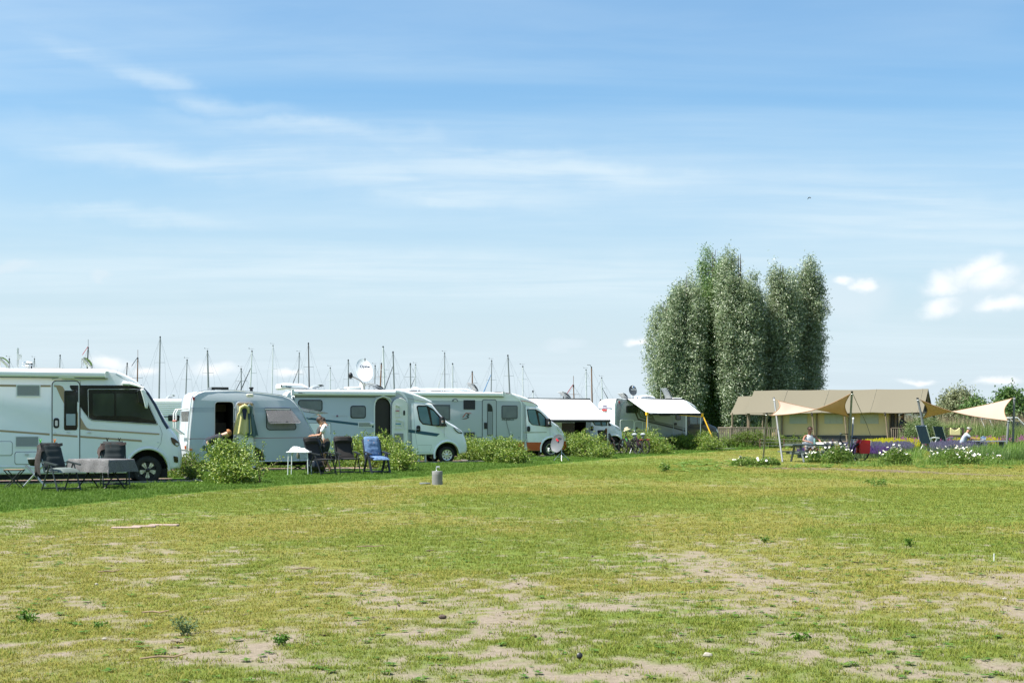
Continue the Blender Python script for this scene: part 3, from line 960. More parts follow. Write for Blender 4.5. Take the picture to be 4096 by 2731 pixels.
v.tubeline('panel_gap', v.P('A', [(1335, 840), (1358, 905), (1345, 990), (1305, 1050)]), .004, grey_l, -.001)
v.tubeline('roof_gap', v.P('A', [(985, 375), (968, 412), (1050, 455), (1160, 520)]), .004, grey_l, -.002)
# lamps
hl = v.plate('headlight', rounded(v.P('A', [(1428, 936), (1460, 946), (1500, 978), (1503, 1012), (1470, 1010), (1440, 985)]), .03), gloss, .02, b=.006)
v.plate('lens', rounded(v.P('A', [(1470, 985), (1495, 988), (1496, 1006), (1470, 1003)]), .01), lampglass, .028, parent=hl)
v.plate('fog_lamp', rounded(v.P('A', [(1452, 1094), (1492, 1102), (1494, 1150), (1458, 1146)]), .02), gloss, .02)
# mirror: white arm from the roof corner, drooping two-tone head
mx, mz = v.q('A', 1180, 620)
ma = MB().tube([(lx('A', 1030, 490), -.03, lz('A', 1030, 488)), (lx('A', 1085, 490), -.14, lz('A', 1085, 490)), (lx('A', 1140, 505), -.2, lz('A', 1140, 508)), (lx('A', 1195, 520), -.22, lz('A', 1195, 526))], [.05, .05, .03, .025], 8).build('mirror_arm', white, v.root)
MB().tube([(lx('A', 1090, 505), -.15, lz('A', 1090, 502)), (lx('A', 1195, 530), -.2, lz('A', 1195, 533))], .02, 6).build('arm_gasket', black, ma)
MB().prism(rounded(v.P('A', [(1172, 536), (1200, 533), (1220, 555), (1238, 660), (1232, 700), (1212, 690), (1196, 620)], -.25), .02), -.30, -.10, .02).build('mirror_shell', white, ma)
MB().prism(rounded(v.P('A', [(1144, 548), (1172, 538), (1196, 620), (1212, 690), (1190, 670), (1158, 650)], -.25), .02), -.28, -.12, .01).build('mirror_glass', gloss, ma)
# roof: hatches, vent, receiver mast
zt = zr - .005
roof_hatch(v, lx('A', 650, 300), lx('A', 772, 300), .35, 1.05, zt, math.radians(52), hatchp)
roof_hatch(v, lx('A', -50, 300), lx('A', 76, 300), .35, 1.15, zt, math.radians(46), hatchp)
v.box('roof_window', lx('A', 285, 300), lx('A', 535, 300), .5, 1.3, zt - .02, zt + .07, hatchp)
v.box('roof_plate', lx('A', 590, 300), lx('A', 660, 300), .4, .9, zt - .02, zt + .03, white2)
cx_ = lx('A', 235, 300)
MB().lathe([(.05, 0), (.05, .1), (.14, .1), (.12, .135), (.05, .14), (.05, .17), (.13, .17), (.10, .2), (.01, .215)], 16, Matrix.Translation((cx_, .4, zt))).build('mushroom_vent', white2, v.root, 40)
cx_ = lx('A', 152, 300)
ant = MB().tube([(cx_, .35, zt), (cx_, .35, zt + .54)], .026, 8).build('antenna_pole', trim, v.root)
MB().box(cx_ + .0, cx_ + .09, .29, .36, zt + .26, zt + .38).build('antenna_box', white2, ant, 0)
MB().tube([(lx('A', 268, 300), .35, zt), (lx('A', 268, 300), .35, zt + .17)], [.012, .03], 8).build('camera_stalk', black, v.root)
YARDS.append(pad(v, -9, wx + 1.25, -.12, W_ + .35))

# ---------------------------------------------------------------- caravan
v = B = Vehicle('caravan', 'silver touring caravan with open door and jackets hung on it', 'caravan', *src('B', 700, 1408), 44.4)
lx = lambda z, x, y: v.q(z, x, y)[0]
lz = lambda z, x, y: v.q(z, x, y)[1]
W_ = 2.1
wax, wr = lx('B', 935, 1300), .33
out = v.P('B', [(290, 1314), (262, 1172), (268, 980), (292, 740), (302, 640), (322, 596), (368, 568), (440, 552), (770, 549), (850, 557), (1050, 578), (1250, 602), (1340, 632), (1395, 680), (1450, 752), (1525, 890), (1600, 1030), (1652, 1118), (1648, 1160), (1600, 1240), (1555, 1300)])
rads = [.05, .1, .14, .14, .14, .14, .12, .08, .05, .05, .05, .05, .08, .1, .1, .1, .1, .1, .08, .05, .05]
zb = lz('B', 900, 1305)
pts = out + wheel_arch(wax, wr + .05, .40, zb, zb, 10)[::-1]
body = v.hull('body', pts, W_, rads + [.03] * 11, silver)
dpts = rounded(v.P('B', [(548, 1295), (548, 672), (740, 672), (740, 1295)]), .12, 4)
cut(body, dpts, -.5, 1.75, inside)
v.tubeline('edge_trim', out, .018, trim, .004)
MB().tube([(x, W_ - .004, z) for x, z in out], .018, 6).build('edge_trim', trim, v.root)
ds = MB().frame(rounded(v.P('B', [(542, 1300), (542, 664), (748, 664), (748, 1300)]), .13, 4), dpts, -.02, .03).build('door_frame', trim, v.root)
# things inside the doorway: kitchen unit, splashback, cooker
kit = MB(); kx0, kx1 = lx('B', 560, 800), lx('B', 730, 800)
kit.box(kx0 - .5, kx1 + .5, 1.35, 1.8, .55, lz('B', 600, 890)); kit.build('kitchen_unit', mat('kitchen_brown', (.09, .065, .05), .5), v.root, 0)
MB().box(kx0 - .5, kx1 + .5, 1.78, 1.83, lz('B', 600, 890), lz('B', 600, 775)).build('splashback', mat('kitchen_grey', (.22, .21, .21), .4), v.root, 0)
MB().box(kx0 - .5, kx1 + .5, 1.4, 1.83, lz('B', 600, 770), lz('B', 600, 690)).build('overhead_locker', mat('kitchen_brown', (.09, .065, .05), .5), v.root, 0)
MB().box(lx('B', 612, 800), lx('B', 665, 800), 1.5, 1.7, lz('B', 600, 890), lz('B', 600, 843)).build('microwave', black, v.root, 0)
# open door leaf folded back on the flank, coat rail on its inner face
q0, q1 = v.q('B', 764, 1300), v.q('B', 955, 672)
dl = MB().prism(rr(*q0, *q1, .12), -.075, -.035, .01).build('door_leaf', cream, v.root)
MB().tube([(x, -.055, z) for x, z in rr(*q0, *q1, .12)], .014, 6, True).build('leaf_trim', trim, dl)
MB().tube([(x, -.078, z) for x, z in rr(q0[0] + .012, q0[1] + .012, q1[0] - .012, q1[1] - .012, .11)], .007, 6, True).build('leaf_seal', black, dl)
MB().prism(rr(*v.q('B', 785, 712), *v.q('B', 938, 688), .004), -.10, -.074).build('coat_rail', mat('pine', (.45, .27, .11), .5, var=.15, vscale=8), dl)
for hx in (842, 882):
    MB().tube([(lx('B', hx, 700), -.1, lz('B', hx, 695)), (lx('B', hx, 700), -.15, lz('B', hx, 702)), (lx('B', hx, 700), -.155, lz('B', hx, 694))], .01, 6).build('coat_hook', black, dl)
for zy in (720, 870, 1010):
    MB().tube([(lx('B', 752, zy), -.05, lz('B', 752, zy)), (lx('B', 752, zy + 18), -.05, lz('B', 752, zy + 18))], .02, 6).build('hinge', trim, v.root)
# flank graphics
for ya, col in ((733, 'stripe_violet'), (741, 'stripe_sea'), (752, 'stripe_violet'), (762, 'stripe_sea'), (773, 'stripe_violet')):
    sm = mat('stripe_violet', (.30, .33, .45), .4) if col == 'stripe_violet' else mat('stripe_sea', (.35, .43, .44), .4)
    for xa, xb in ((296, 540), (957, 1430)):
        p, q_ = v.q('B', xa, ya), v.q('B', xb, ya - .5)
        MB().prism([(p[0], p[1] - .006), (q_[0], q_[1] - .006), (q_[0], q_[1] + .006), (p[0], p[1] + .006)], -.003, .01).build('side_line', sm, v.root, 0)
for xa, ya, xb, yb in ((266, 1057, 545, 1054), (957, 1050, 1490, 1043)):
    p, q_ = v.q('B', xa, ya), v.q('B', xb, yb)
    MB().prism([(p[0], p[1] - .007), (q_[0], q_[1] - .007), (q_[0], q_[1] + .007), (p[0], p[1] + .007)], -.003, .01).build('red_line', mat('wine_line', (.32, .05, .07), .4), v.root, 0)
MB().tube([(lx('B', 1010, 1293), -.01, lz('B', 1010, 1293)), (lx('B', 1545, 1284), -.01, lz('B', 1545, 1284))], .022, 6).build('skirt_rail', trim, v.root)
# windows
wp = rounded(v.P('B', [(1082, 762), (1310, 755), (1345, 800), (1402, 935), (1388, 965), (1108, 968), (1082, 945)]), .07)
w1 = v.plate('window', wp, black, .012)
v.plate('net_curtain', inset(wp, .025), mat('net_curtain', (.24, .235, .245), .5, var=.12, vscale=9), .016, parent=w1)
hb, he = v.q('B', 1070, 744), v.q('B', 1330, 740)
MB().box(hb[0], he[0], -.05, .0, hb[1] - .03, hb[1] + .012).build('hinge_rail', trim, v.root, 0)
MB().box(hb[0], he[0], -.055, -.0, hb[1] + .012, hb[1] + .025).build('hinge_cover', black, v.root, 0)
fb, fe = v.q('B', 1108, 895, -.34), v.q('B', 1452, 893, -.34)
fl = MB(); top = [(hb[0] + .02, hb[1] - .02), (he[0] + .02, he[1] - .02)]
P = [(top[0][0], -.03, top[0][1]), (top[1][0], -.03, top[1][1]), (fe[0] - .03, -.33, fe[1] + .05), (fe[0] - .06, -.34, fe[1]), (fb[0] + .05, -.34, fb[1]), (fb[0], -.33, fb[1] + .05)]
fl.add(P + [(x, y + .022, z + .012) for x, y, z in P], [(0, 1, 2, 3, 4, 5), (11, 10, 9, 8, 7, 6)] + [(i, (i + 1) % 6, 6 + (i + 1) % 6, 6 + i) for i in range(6)])
fl.build('window_flap', acry, v.root, 20)
MB().tube([P[5], P[4], P[3], P[2]], .008, 6).build('flap_edge', mat('flap_edge', (.35, .33, .34), .3), v.root)
for xa, ya, xb, yb in ((1092, 795, 1130, 855), (1330, 800, 1400, 850)):
    a, b_ = v.q('B', xa, ya), v.q('B', xb, yb, -.22)
    MB().tube([(a[0], -.02, a[1]), (b_[0], -.22, b_[1])], .010, 6).build('flap_stay', white2, v.root)
MB().tube([(lx('B', 1268, 880), -.31, lz('B', 1268, 880)), (lx('B', 1290, 878), -.31, lz('B', 1290, 878))], .018, 6).build('flap_catch', black, v.root)
MB().prism(rr(*v.q('B', 876, 618), *v.q('B', 950, 587), .04), -.05, 0, .02).build('porch_lamp', mat('cream_lamp', (.70, .66, .52), .3), v.root)
MB().prism(rr(*v.q('B', 315, 653), *v.q('B', 333, 619), .01), -.03, .02).build('marker_lamp', lamp_red, v.root)
MB().prism(rr(*v.q('B', 280, 1178), *v.q('B', 310, 1160), .01), -.03, .02).build('marker_lamp', lamp_or, v.root)
# front window tipped open beyond the sloping front
hx, hz = v.q('B', 1432, 737, .3); ex, ez = v.q('B', 1720, 790, .3)
ff = MB()
for k in range(3):
    ff.box(hx, ex, .25 + .55 * k, .25 + .55 * k + .5, 0, .02)
al = math.atan2(ez - hz, ex - hx)
ff.v = [(hx + (p[0] - hx) * math.cos(al) - p[2] * math.sin(al), p[1], hz + (p[0] - hx) * math.sin(al) + p[2] * math.cos(al)) for p in ff.v]
ff.build('front_window_flap', acry, v.root, 0)
MB().tube([(hx, .2, hz), (ex, .2, ez), (ex, 1.9, ez), (hx, 1.9, hz)], .014, 6, True).build('front_flap_frame', mat('flap_edge', (.35, .33, .34), .3), v.root)
MB().tube([(hx + .25, .4, hz - .35), (ex - .15, .4, ez + .02)], .012, 6).build('front_flap_stay', trim, v.root)
# rear: bicycle rack, rear window, bumper lamps
rk = [(lx('B', 282, 742), lz('B', 282, 742)), (lx('B', 170, 748, ) - .0, lz('B', 170, 750)), (lx('B', 150, 790), lz('B', 150, 790)), (lx('B', 150, 945), lz('B', 150, 945))]
for yy in (.15, .75):
    MB().tube([(rk[0][0], yy, rk[0][1]), (rk[1][0], yy, rk[1][1]), (rk[2][0], yy, rk[2][1]), (rk[3][0], yy, rk[3][1]), (rk[3][0] + .25, yy, rk[3][1] - .2)], .024, 8).build('bike_rack', white2, v.root)
MB().tube([(rk[2][0], .1, lz('B', 145, 870)), (rk[2][0], .9, lz('B', 145, 870))], .03, 8).build('rack_clamp', mat('rack_red', (.35, .10, .07), .6), v.root)
rx = lx('B', 285, 860)
MB().box(rx - .02, rx + .1, .2, 1.8, lz('B', 285, 975), lz('B', 285, 765)).build('rear_window', mat('rear_pane', (.25, .24, .25), .06, coat=.7), v.root, 0)
MB().box(rx - .09, rx + .15, .1, 2.0, lz('B', 262, 1170), lz('B', 262, 1110)).build('rear_lamp_panel', white2, v.root, 0)
MB().box(rx - .11, rx - .05, .12, .4, lz('B', 262, 1165), lz('B', 262, 1130)).build('rear_lamp', lamp_red, v.root, 0)
# roof light, flue, running gear
zt = lz('B', 600, 552)
rh = MB().box(lx('B', 525, 540), lx('B', 705, 540), .25, .95, zt + .03, zt + .11).build('roof_hatch', gloss, v.root, 0)
MB().box(lx('B', 540, 540), lx('B', 570, 540), .4, .8, zt - .05, zt + .05).build('hatch_leg', black, rh, 0)
MB().box(lx('B', 660, 540), lx('B', 690, 540), .4, .8, zt - .05, zt + .05).build('hatch_leg', black, rh, 0)
MB().lathe([(.05, 0), (.05, .1), (.075, .1), (.075, .14), (.06, .15)], 12, Matrix.Translation((lx('B', 946, 550), .3, lz('B', 946, 565)))).build('flue', black, v.root, 40)
wheel(v.root, wax, wr, .06, wr, .17, 'steel', 8, .62)
wheel(v.root, wax, wr, W_ - .2, wr, .17, 'steel', 8, .62)
MB().box(lx('B', 300, 1300), lx('B', 1530, 1300), .2, W_ - .2, zb - .1, zb + .02).build('chassis', under, v.root, 0)
MB().box(wax - .42, wax + .42, .28, W_ - .28, .2, .9).build('wheel_light_block', under, v.root, 0)  # dark box added between the wheels to keep light out
for xa in (1350, 1500):
    a = lx('B', xa, 1330)
    st = MB().tube([(a, .15, zb - .05), (a + .45, .15, .03)], .025, 6).tube([(a + .45, .15, zb - .05), (a, .15, .03)], .02, 6)
    st.box(a + .36, a + .52, .05, .25, 0, .03); st.build('corner_steady', black, v.root, 0)
a = lx('B', 330, 1330)
MB().tube([(a, .15, zb), (a + .4, .15, .03)], .025, 6).tube([(a, .15, .02), (a + .38, .15, zb)], .02, 6).build('corner_steady', black, v.root, 0)
MB().tube([(lx('B', 1560, 1290), W_ / 2, .42), (lx('B', 1560, 1290) + 1.1, W_ / 2, .42)], .05, 8).build('drawbar', under, v.root)
YARDS.append(pad(v, -9 + 4, 5.4, .1, W_ + .5))


# ---------------------------------------------------------------- van cab shared by the coach-built motorhomes
def cab(v, z, outline, arch_c, arch_r, frame_p, panes, handle, mirror, m, W, bow, doorgap, hub='cap', wheel_r=None, lower=None, win=None):
    cx_, cz_ = v.q(z, *arch_c)
    o0, o1 = v.P(z, outline[0]), v.P(z, outline[1])
    pts = o0[:1] + wheel_arch(cx_, cz_, arch_r, o0[1][1], o1[0][1], 12) + o1[1:]
    v.nose = (cx_ - .05, .17)
    b = v.hull('cab', pts, W, .07, m, bow, cx_ - .2)
    if win: v.patch('windscreen', 14 + win[0] - 1, 14 + win[1] - 1, gloss, .012, 3, len(v.full) - 3)
    MB().prism(arch(cx_, cz_, arch_r + .06, -5, 185, 10), .4, W - .4).build('arch_light_block', under, v.root)  # added dark block, keeps light from shining through the arch
    R = wheel_r or cz_
    for y in (.06, W - .24):
        wheel(v.root, cx_, cz_, y, R, .2, hub, 8 if hub == 'cap' else 5, .66)
    MB().tube([v.warp(x, .0, z_) for x, z_ in arch(cx_, cz_, arch_r + .05, 195, 8, 16)], .04, 8).build('wheel_arch_trim', m, v.root)
    fr = v.plate('cab_window', rounded(v.P(z, frame_p), .05), gloss, .012, b=.006)
    for p, pm in panes:
        v.plate('cab_pane', rounded(v.P(z, p), .04), pm, .018, parent=fr)
    if handle: v.plate('cab_handle', rr(*v.q(z, *handle[0]), *v.q(z, *handle[1]), .06), black, .035, b=.01)
    if mirror:
        p0, p1 = v.q(z, *mirror[0], -.2), v.q(z, *mirror[1], -.2)
        wing_mirror(v, (p0[0] + p1[0]) / 2, v.side(p0[0]) - .16, min(p0[1], p1[1]), abs(p1[1] - p0[1]), black)
    for g in doorgap: v.tubeline('door_gap', v.P(z, g), .004, grey_l, .0)
    mf = v.q(z, arch_c[0], arch_c[1])
    MB().box(cx_ - arch_r - .06, cx_ - arch_r - .02, .05, .3, cz_ - R + .1, cz_ + .1).build('mud_flap', black, v.root, 0)
    return cx_, cz_


# ---------------------------------------------------------------- silver and white motorhome with the blue stripe and open arched door
v = C_ = Vehicle('motorhome', 'silver motorhome with dark blue stripe, arched open door and large roof dish', 'motorhome', *src('C', 1797, 1312), 54.4)
lx = lambda z, x, y: v.q(z, x, y)[0]
lz = lambda z, x, y: v.q(z, x, y)[1]
W_ = 2.25
hab = v.P('C', [(1450, 1228), (1390, 1228), (188, 1232), (176, 1180), (172, 700), (178, 640), (196, 585), (232, 552), (1250, 543), (1300, 548), (1365, 562), (1440, 590), (1470, 640), (1470, 690), (1440, 700)])
body = v.hull('body', hab, W_, [.05, .05, .05, .1, .16, .16, .16, .14] + [.06] * 7, silver)
capp = v.P('C', [(1250, 541), (1290, 540), (1340, 546), (1450, 584), (1560, 626), (1640, 664), (1648, 672), (1645, 688), (1600, 690), (1530, 682), (1450, 676), (1392, 664), (1380, 640), (1330, 590), (1262, 575)])
v.nose = (lx('C', 1480, 650), .16)
v.hull('roof_cap', capp, W_ + .02, .06, white, .2, lx('C', 1300, 600))
v.nose = None
v.tubeline('cap_line', v.P('C', [(1385, 632), (1470, 648), (1570, 668), (1640, 686)]), .008, grey_l, -.004)
v.plate('arch_panel', v.P('C', [(1255, 552), (1300, 556), (1350, 590), (1385, 640), (1392, 700), (1392, 1226), (1376, 1226), (1376, 700), (1365, 645), (1330, 602), (1290, 580), (1255, 574)]), white, .02)
v.plate('lower_body', v.P('C', [(192, 1168), (1040, 1163), (1040, 1226), (192, 1230)]), white, .01)
cab(v, 'C', ([(1390, 1228), (1660, 1222)], [(1924, 1216), (2000, 1206), (2014, 1180), (2012, 1130), (1990, 1050), (1955, 975), (1880, 922), (1800, 876), (1720, 790), (1640, 690), (1600, 680), (1385, 660)]),
    (1803, 1226), .475, [(1478, 716), (1496, 706), (1590, 709), (1650, 742), (1726, 822), (1730, 926), (1650, 923), (1540, 906), (1506, 864)],
    [([(1490, 724), (1584, 722), (1628, 908), (1545, 893), (1514, 850)], curtain), ([(1620, 750), (1650, 762), (1714, 835), (1716, 912), (1646, 912)], curtain)],
    ((1478, 986), (1518, 918)), ((1728, 930), (1772, 822)), white, W_ - .15, .22,
    [[(1447, 690), (1452, 820), (1462, 960), (1478, 1080), (1496, 1195), (1640, 1200)], [(1768, 905), (1770, 1040)], [(1450, 688), (1560, 690), (1650, 745), (1770, 880)], [(1492, 1122), (1640, 1122), (1625, 1180)]], 'cap', None, None, (7, 9))
v.plate('quarter_window', v.P('C', [(1764, 868), (1800, 925), (1766, 928)]), gloss, .012)
hl = v.plate('headlight', rounded(v.P('C', [(1866, 938), (1925, 958), (1960, 990), (1966, 1006), (1920, 996), (1890, 972)]), .02), black, .015)
v.plate('lens', rounded(v.P('C', [(1875, 944), (1922, 962), (1955, 992), (1922, 988), (1895, 968)]), .02), lampglass, .025, parent=hl)
for p in ([(1390, 958), (1462, 966), (1466, 1000), (1390, 988)], [(1468, 967), (1600, 985), (1724, 1004), (1690, 1032), (1540, 1012), (1472, 1000)]):
    v.plate('blue_stripe', v.P('C', p), teal, .006)
v.nose, nose_keep = None, v.nose
for p in ([(215, 826), (395, 838), (395, 860), (215, 848)], [(395, 838), (868, 893), (868, 918), (395, 860)], [(1012, 915), (1036, 918), (1036, 942), (1012, 938)]):
    v.plate('blue_stripe', v.P('C', p), teal, .004)
v.plate('blue_stripe', v.P('C', [(180, 615), (196, 615), (204, 665), (188, 655)]), teal, .004)
v.plate('grey_line', v.P('C', [(206, 615), (1050, 617), (1050, 628), (206, 626)]), grey_l, .004)
v.window(rr(*v.q('C', 241, 768), *v.q('C', 496, 650), .09), blind)
v.window(rr(*v.q('C', 788, 843), *v.q('C', 949, 711), .09), blind)
v.slats(*v.q('C', 868, 938), *v.q('C', 1012, 882), 6, white2, mat('slat_pale', (.55, .57, .5), .4))
MB().prism(rr(*v.q('C', 990, 918), *v.q('C', 1032, 888), .05), -.09, 0, .02).build('porch_lamp', white2, v.root)
v.slats(*v.q('C', 870, 1138), *v.q('C', 925, 1090), 5, white2, grey_l)
v.plate('locker_seal', rr(*v.q('C', 330, 1010), *v.q('C', 584, 890), .05), black, .004)
v.plate('locker_door', rr(lx('C', 330, 1010) + .015, lz('C', 330, 1010) + .015, lx('C', 584, 890) - .015, lz('C', 584, 890) - .015, .05), white, .014)
tm = mat('silver_letter', (.62, .62, .62), .3, metal=.3)
for k, ch in enumerate('GLOBEBUS'):
    p = v.q('C', 595 + k * 22.4, 828)
    if ch == 'O':
        MB().tube([(p[0] + .035 + .03 * math.cos(t), -.006, p[1] + .032 + .03 * math.sin(t)) for t in np.linspace(0, 2 * PI, 12)[:-1]], .010, 6, True).build('emblem', mat('emblem_plum', (.12, .05, .10), .4), v.root)
        MB().prism(arch(p[0] + .035, p[1] + .032, .014, 0, 330, 8), -.008, 0).build('emblem_dot', lamp_red, v.root)
    else: txt(v.root, ch, p[0], p[1], .088, -.006, tm)
# doorway, surround and the door folded forward
dp = v.P('C', [(1044, 1180), (1044, 720), (1050, 682), (1068, 650), (1096, 632), (1126, 628), (1156, 634), (1184, 655), (1202, 688), (1208, 725), (1208, 1180)])
cut(body, dp, -.5, 1.9, inside)
MB().frame(inset(dp, -.05), dp, -.03, .02).build('door_frame', white2, v.root)
MB().prism(inset(dp, .01), .10, .12).build('fly_screen', mat('fly_screen', (.02, .017, .015), .45), v.root)
dq = v.P('C', [(1214, 1185), (1214, 715), (1220, 684), (1240, 652), (1270, 634), (1298, 630), (1328, 636), (1356, 655), (1375, 688), (1380, 722), (1380, 1185)])
dl = MB().prism(dq, -.12, -.06, .012).build('door_leaf', cream, v.root)
MB().tube([(x, -.09, z) for x, z in dq], .014, 6).build('leaf_seal', black, dl)
for y0_, y1_ in (((1238, 828), (1300, 700)), ((1238, 955), (1316, 850))):
    p, q_ = v.q('C', *y0_), v.q('C', *y1_)
    MB().frame([(p[0], p[1]), (q_[0], p[1]), (q_[0], q_[1] - .06), (p[0] + .02, q_[1])], [(p[0] + .02, p[1] + .02), (q_[0] - .02, p[1] + .02), (q_[0] - .02, q_[1] - .09), (p[0] + .035, q_[1] - .03)], -.17, -.11).build('shelf_box', cream, dl)
    zm = p[1] + (q_[1] - p[1]) * .42
    MB().box(p[0] + .02, q_[0] - .02, -.17, -.115, zm - .012, zm + .01).build('shelf', cream, dl, 0)
    MB().box(p[0] + .05, q_[0] - .05, -.16, -.125, zm + .01, zm + .05).build('shelf_goods', mat('goods_blue', (.02, .22, .33), .5) if y0_[1] > 900 else mat('goods_red', (.42, .06, .10), .5), dl, 0)
MB().tube([(lx('C', 1335, 860), -.15, lz('C', 1335, 860)), (lx('C', 1350, 960), -.17, lz('C', 1350, 960))], .02, 6).build('grab_handle', white2, dl)
MB().prism(rr(*v.q('C', 1331, 812), *v.q('C', 1350, 762), .03), -.135, -.11).build('door_lock', black, dl)
MB().prism(rr(*v.q('C', 1238, 1110), *v.q('C', 1330, 1000), .01), -.16, -.11).build('door_bin', mat('bin_grey', (.24, .24, .24), .5), dl)
MB().tube([(lx('C', 1345, 958), -.13, lz('C', 1345, 958)), (lx('C', 1500, 957), -.05, lz('C', 1500, 957))], .006, 5).build('door_cord', trim, v.root)
MB().tube([(lx('C', 1040, 672), -.06, lz('C', 1040, 668)), (lx('C', 1060, 640), -.09, lz('C', 1060, 636)), (lx('C', 1125, 614), -.1, lz('C', 1125, 612)), (lx('C', 1190, 640), -.09, lz('C', 1190, 634)), (lx('C', 1214, 668), -.06, lz('C', 1214, 668))], .025, 6).build('drip_rail', white2, v.root)
# awning case, roof gear
az1, az0 = lz('C', 700, 553), lz('C', 700, 604)
ax0, ax1 = lx('C', 172, 575), lx('C', 1250, 580)
prof = rr(-.14, az0, .03, az1, .05); n = len(prof)
awc = MB().add([(x, y, z) for x in (ax0, ax1) for y, z in prof], [tuple(range(n)), tuple(range(n, 2 * n))[::-1]] + [(i, (i + 1) % n, n + (i + 1) % n, n + i) for i in range(n)]).build('awning_case', white, v.root, 40)
MB().box(ax0 - .02, ax0 + .06, -.147, .02, az0 - .01, az1 + .01).build('end_cap', white2, awc, 0)
MB().box(ax0, ax1, -.1, .03, az0 - .02, az0).build('lower_rail', grey_l, awc, 0)
txt(awc, 'THULE', lx('C', 234, 580), lz('C', 234, 585), .05, -.146, black, bold=.002)
txt(awc, 'Omnistor', lx('C', 270, 580), lz('C', 270, 585), .035, -.146, grey_l)
zt = lz('C', 700, 545)
ac = MB().prism(rounded([(lx('C', 68, 530), zt + .0), (lx('C', 70, 500), zt + .2), (lx('C', 100, 494), zt + .23), (lx('C', 300, 492), zt + .22), (lx('C', 375, 520), zt + .08), (lx('C', 380, 540), zt)], .06), .25, 1.1, .06).build('air_conditioner', white, v.root)
txt(ac, 'Telair', lx('C', 124, 530), zt + .06, .10, .235, teal, bold=.002)
MB().prism(rr(lx('C', 74, 520), zt + .09, lx('C', 86, 520), zt + .18, .02), .23, .26).build('air_intake', black, ac)
roof_hatch(v, lx('C', 418, 540), lx('C', 545, 540), .4, 1.1, zt - .02, math.radians(14), hatchp, 'back')
roof_hatch(v, lx('C', 975, 540), lx('C', 1172, 540), .4, 1.2, zt - .02, math.radians(17), hatchp, 'front')
v.box('roof_pod', lx('C', 706, 540), lx('C', 790, 540), .5, 1.0, zt - .02, zt + .06, hatchp)
v.box('roof_pod', lx('C', 795, 540), lx('C', 935, 540), .45, 1.1, zt - .02, zt + .13, cream, r=.06)
for xa in (1515, 1585):
    MB().tube([(lx('C', xa, 1250), .15, .02), (lx('C', xa, 1250), .15, .45)], [.05, .04], 8).build('jack_leg', trim, v.root)
wheel(v.root, lx('C', 560, 1230), .34, .08, .34, .2, 'cap', 8, .66)
MB().box(lx('C', 200, 1230), lx('C', 1640, 1230), .15, W_ - .2, .26, lz('C', 600, 1226) + .05).build('underbody', under, v.root, 0)
YARDS.append(pad(v, -9, 1.4, -.12, W_ + .5))


def dish(v, name, face_px, z, yoff, rx_px, rz_px, m, tilt, feed=None, parent=None):
    """offset satellite dish: shallow bowl facing the viewer's side, leaning back by tilt"""
    c = v.q(z, *face_px, yoff); kx = abs(v.q(z, face_px[0] + rx_px, face_px[1], yoff)[0] - c[0]); kz = abs(v.q(z, face_px[0], face_px[1] - rz_px, yoff)[1] - c[1])
    b = MB(); n = 28
    M = Matrix.Translation((c[0], yoff, c[1])) @ Matrix.Rotation(tilt, 4, 'X') @ Matrix.Rotation(PI / 2, 4, 'X') @ Matrix.Diagonal((kx, kz, kz, 1))
    b.lathe([(.001, -.14), (.35, -.12), (.7, -.065), (.95, 0), (1.0, .02), (1.0, -.02), (.7, -.11), (.35, -.165), (.001, -.18)], n, M)
    return b.build(name, m, parent or v.root, 40), M, c


d_, M_, c_ = dish(v, 'satellite_dish', (932, 340), 'C', .75, 86, 134, white, math.radians(-27))
txt(d_, 'Oyster', c_[0] - .165, c_[1] + .09, .145, .75 + .01, mat('dish_blue', (.02, .05, .13), .5), bold=.005, shear=.12)
MB().prism(rr(c_[0] + .0, c_[1] + .34, c_[0] + .025, c_[1] + .45, .01), .64, .7).build('dish_clip', black, d_)
p1 = v.q('C', 790, 398, .35)
MB().tube([(c_[0] - .05, .75, c_[1] - .52), (c_[0] - .25, .55, c_[1] - .38), (p1[0], .35, p1[1])], .028, 6).build('feed_arm', mat('arm_grey', (.25, .25, .25), .4), d_)
MB().ball(Vector((p1[0] - .0, .35, p1[1])), (.09, .09, .12), 10, 8).build('feed_horn', black, d_)
MB().tube([(c_[0] - .08, .8, zt), (c_[0] - .05, .8, zt + .3)], [.13, .09], 10).build('dish_mount', cream, d_)

# ---------------------------------------------------------------- grey and white motorhome with the red lower body
v = D_ = Vehicle('motorhome', 'grey and white motorhome with brick red lower body and closed door', 'motorhome', *src('D', 1900, 1343), 63.7)
lx = lambda z, x, y: v.q(z, x, y)[0]
lz = lambda z, x, y: v.q(z, x, y)[1]
W_ = 2.25
xr = lx('D', 1300, 600) - 6.0
hab = v.P('D', [(1620, 1258), (1560, 1258), (1500, 1262)]) + [(xr, lz('D', 940, 1270)), (xr - .05, .9), (xr, lz('D', 700, 560) - .3), (xr + .25, lz('D', 700, 527))] + v.P('D', [(1300, 534), (1380, 542), (1460, 572), (1530, 625), (1590, 680), (1590, 712)])
body = v.hull('body', hab, W_, .06, silver2)
v.plate('upper_body', [(xr + .3, lz('D', 400, 632))] + v.P('D', [(1300, 634), (1512, 640), (1485, 605), (1440, 572), (1380, 550), (1300, 542)]) + [(xr + .3, lz('D', 400, 540))], white, .006)
v.nose = (lx('D', 1580, 650), .16)
capp = v.P('D', [(1300, 535), (1350, 534), (1420, 545), (1500, 568), (1600, 604), (1680, 646), (1738, 692), (1742, 705), (1735, 720), (1650, 712), (1560, 698), (1530, 660), (1500, 625), (1440, 580), (1380, 556), (1310, 548)])
v.hull('roof_cap', capp, W_ + .02, .06, white, .2, lx('D', 1400, 600))
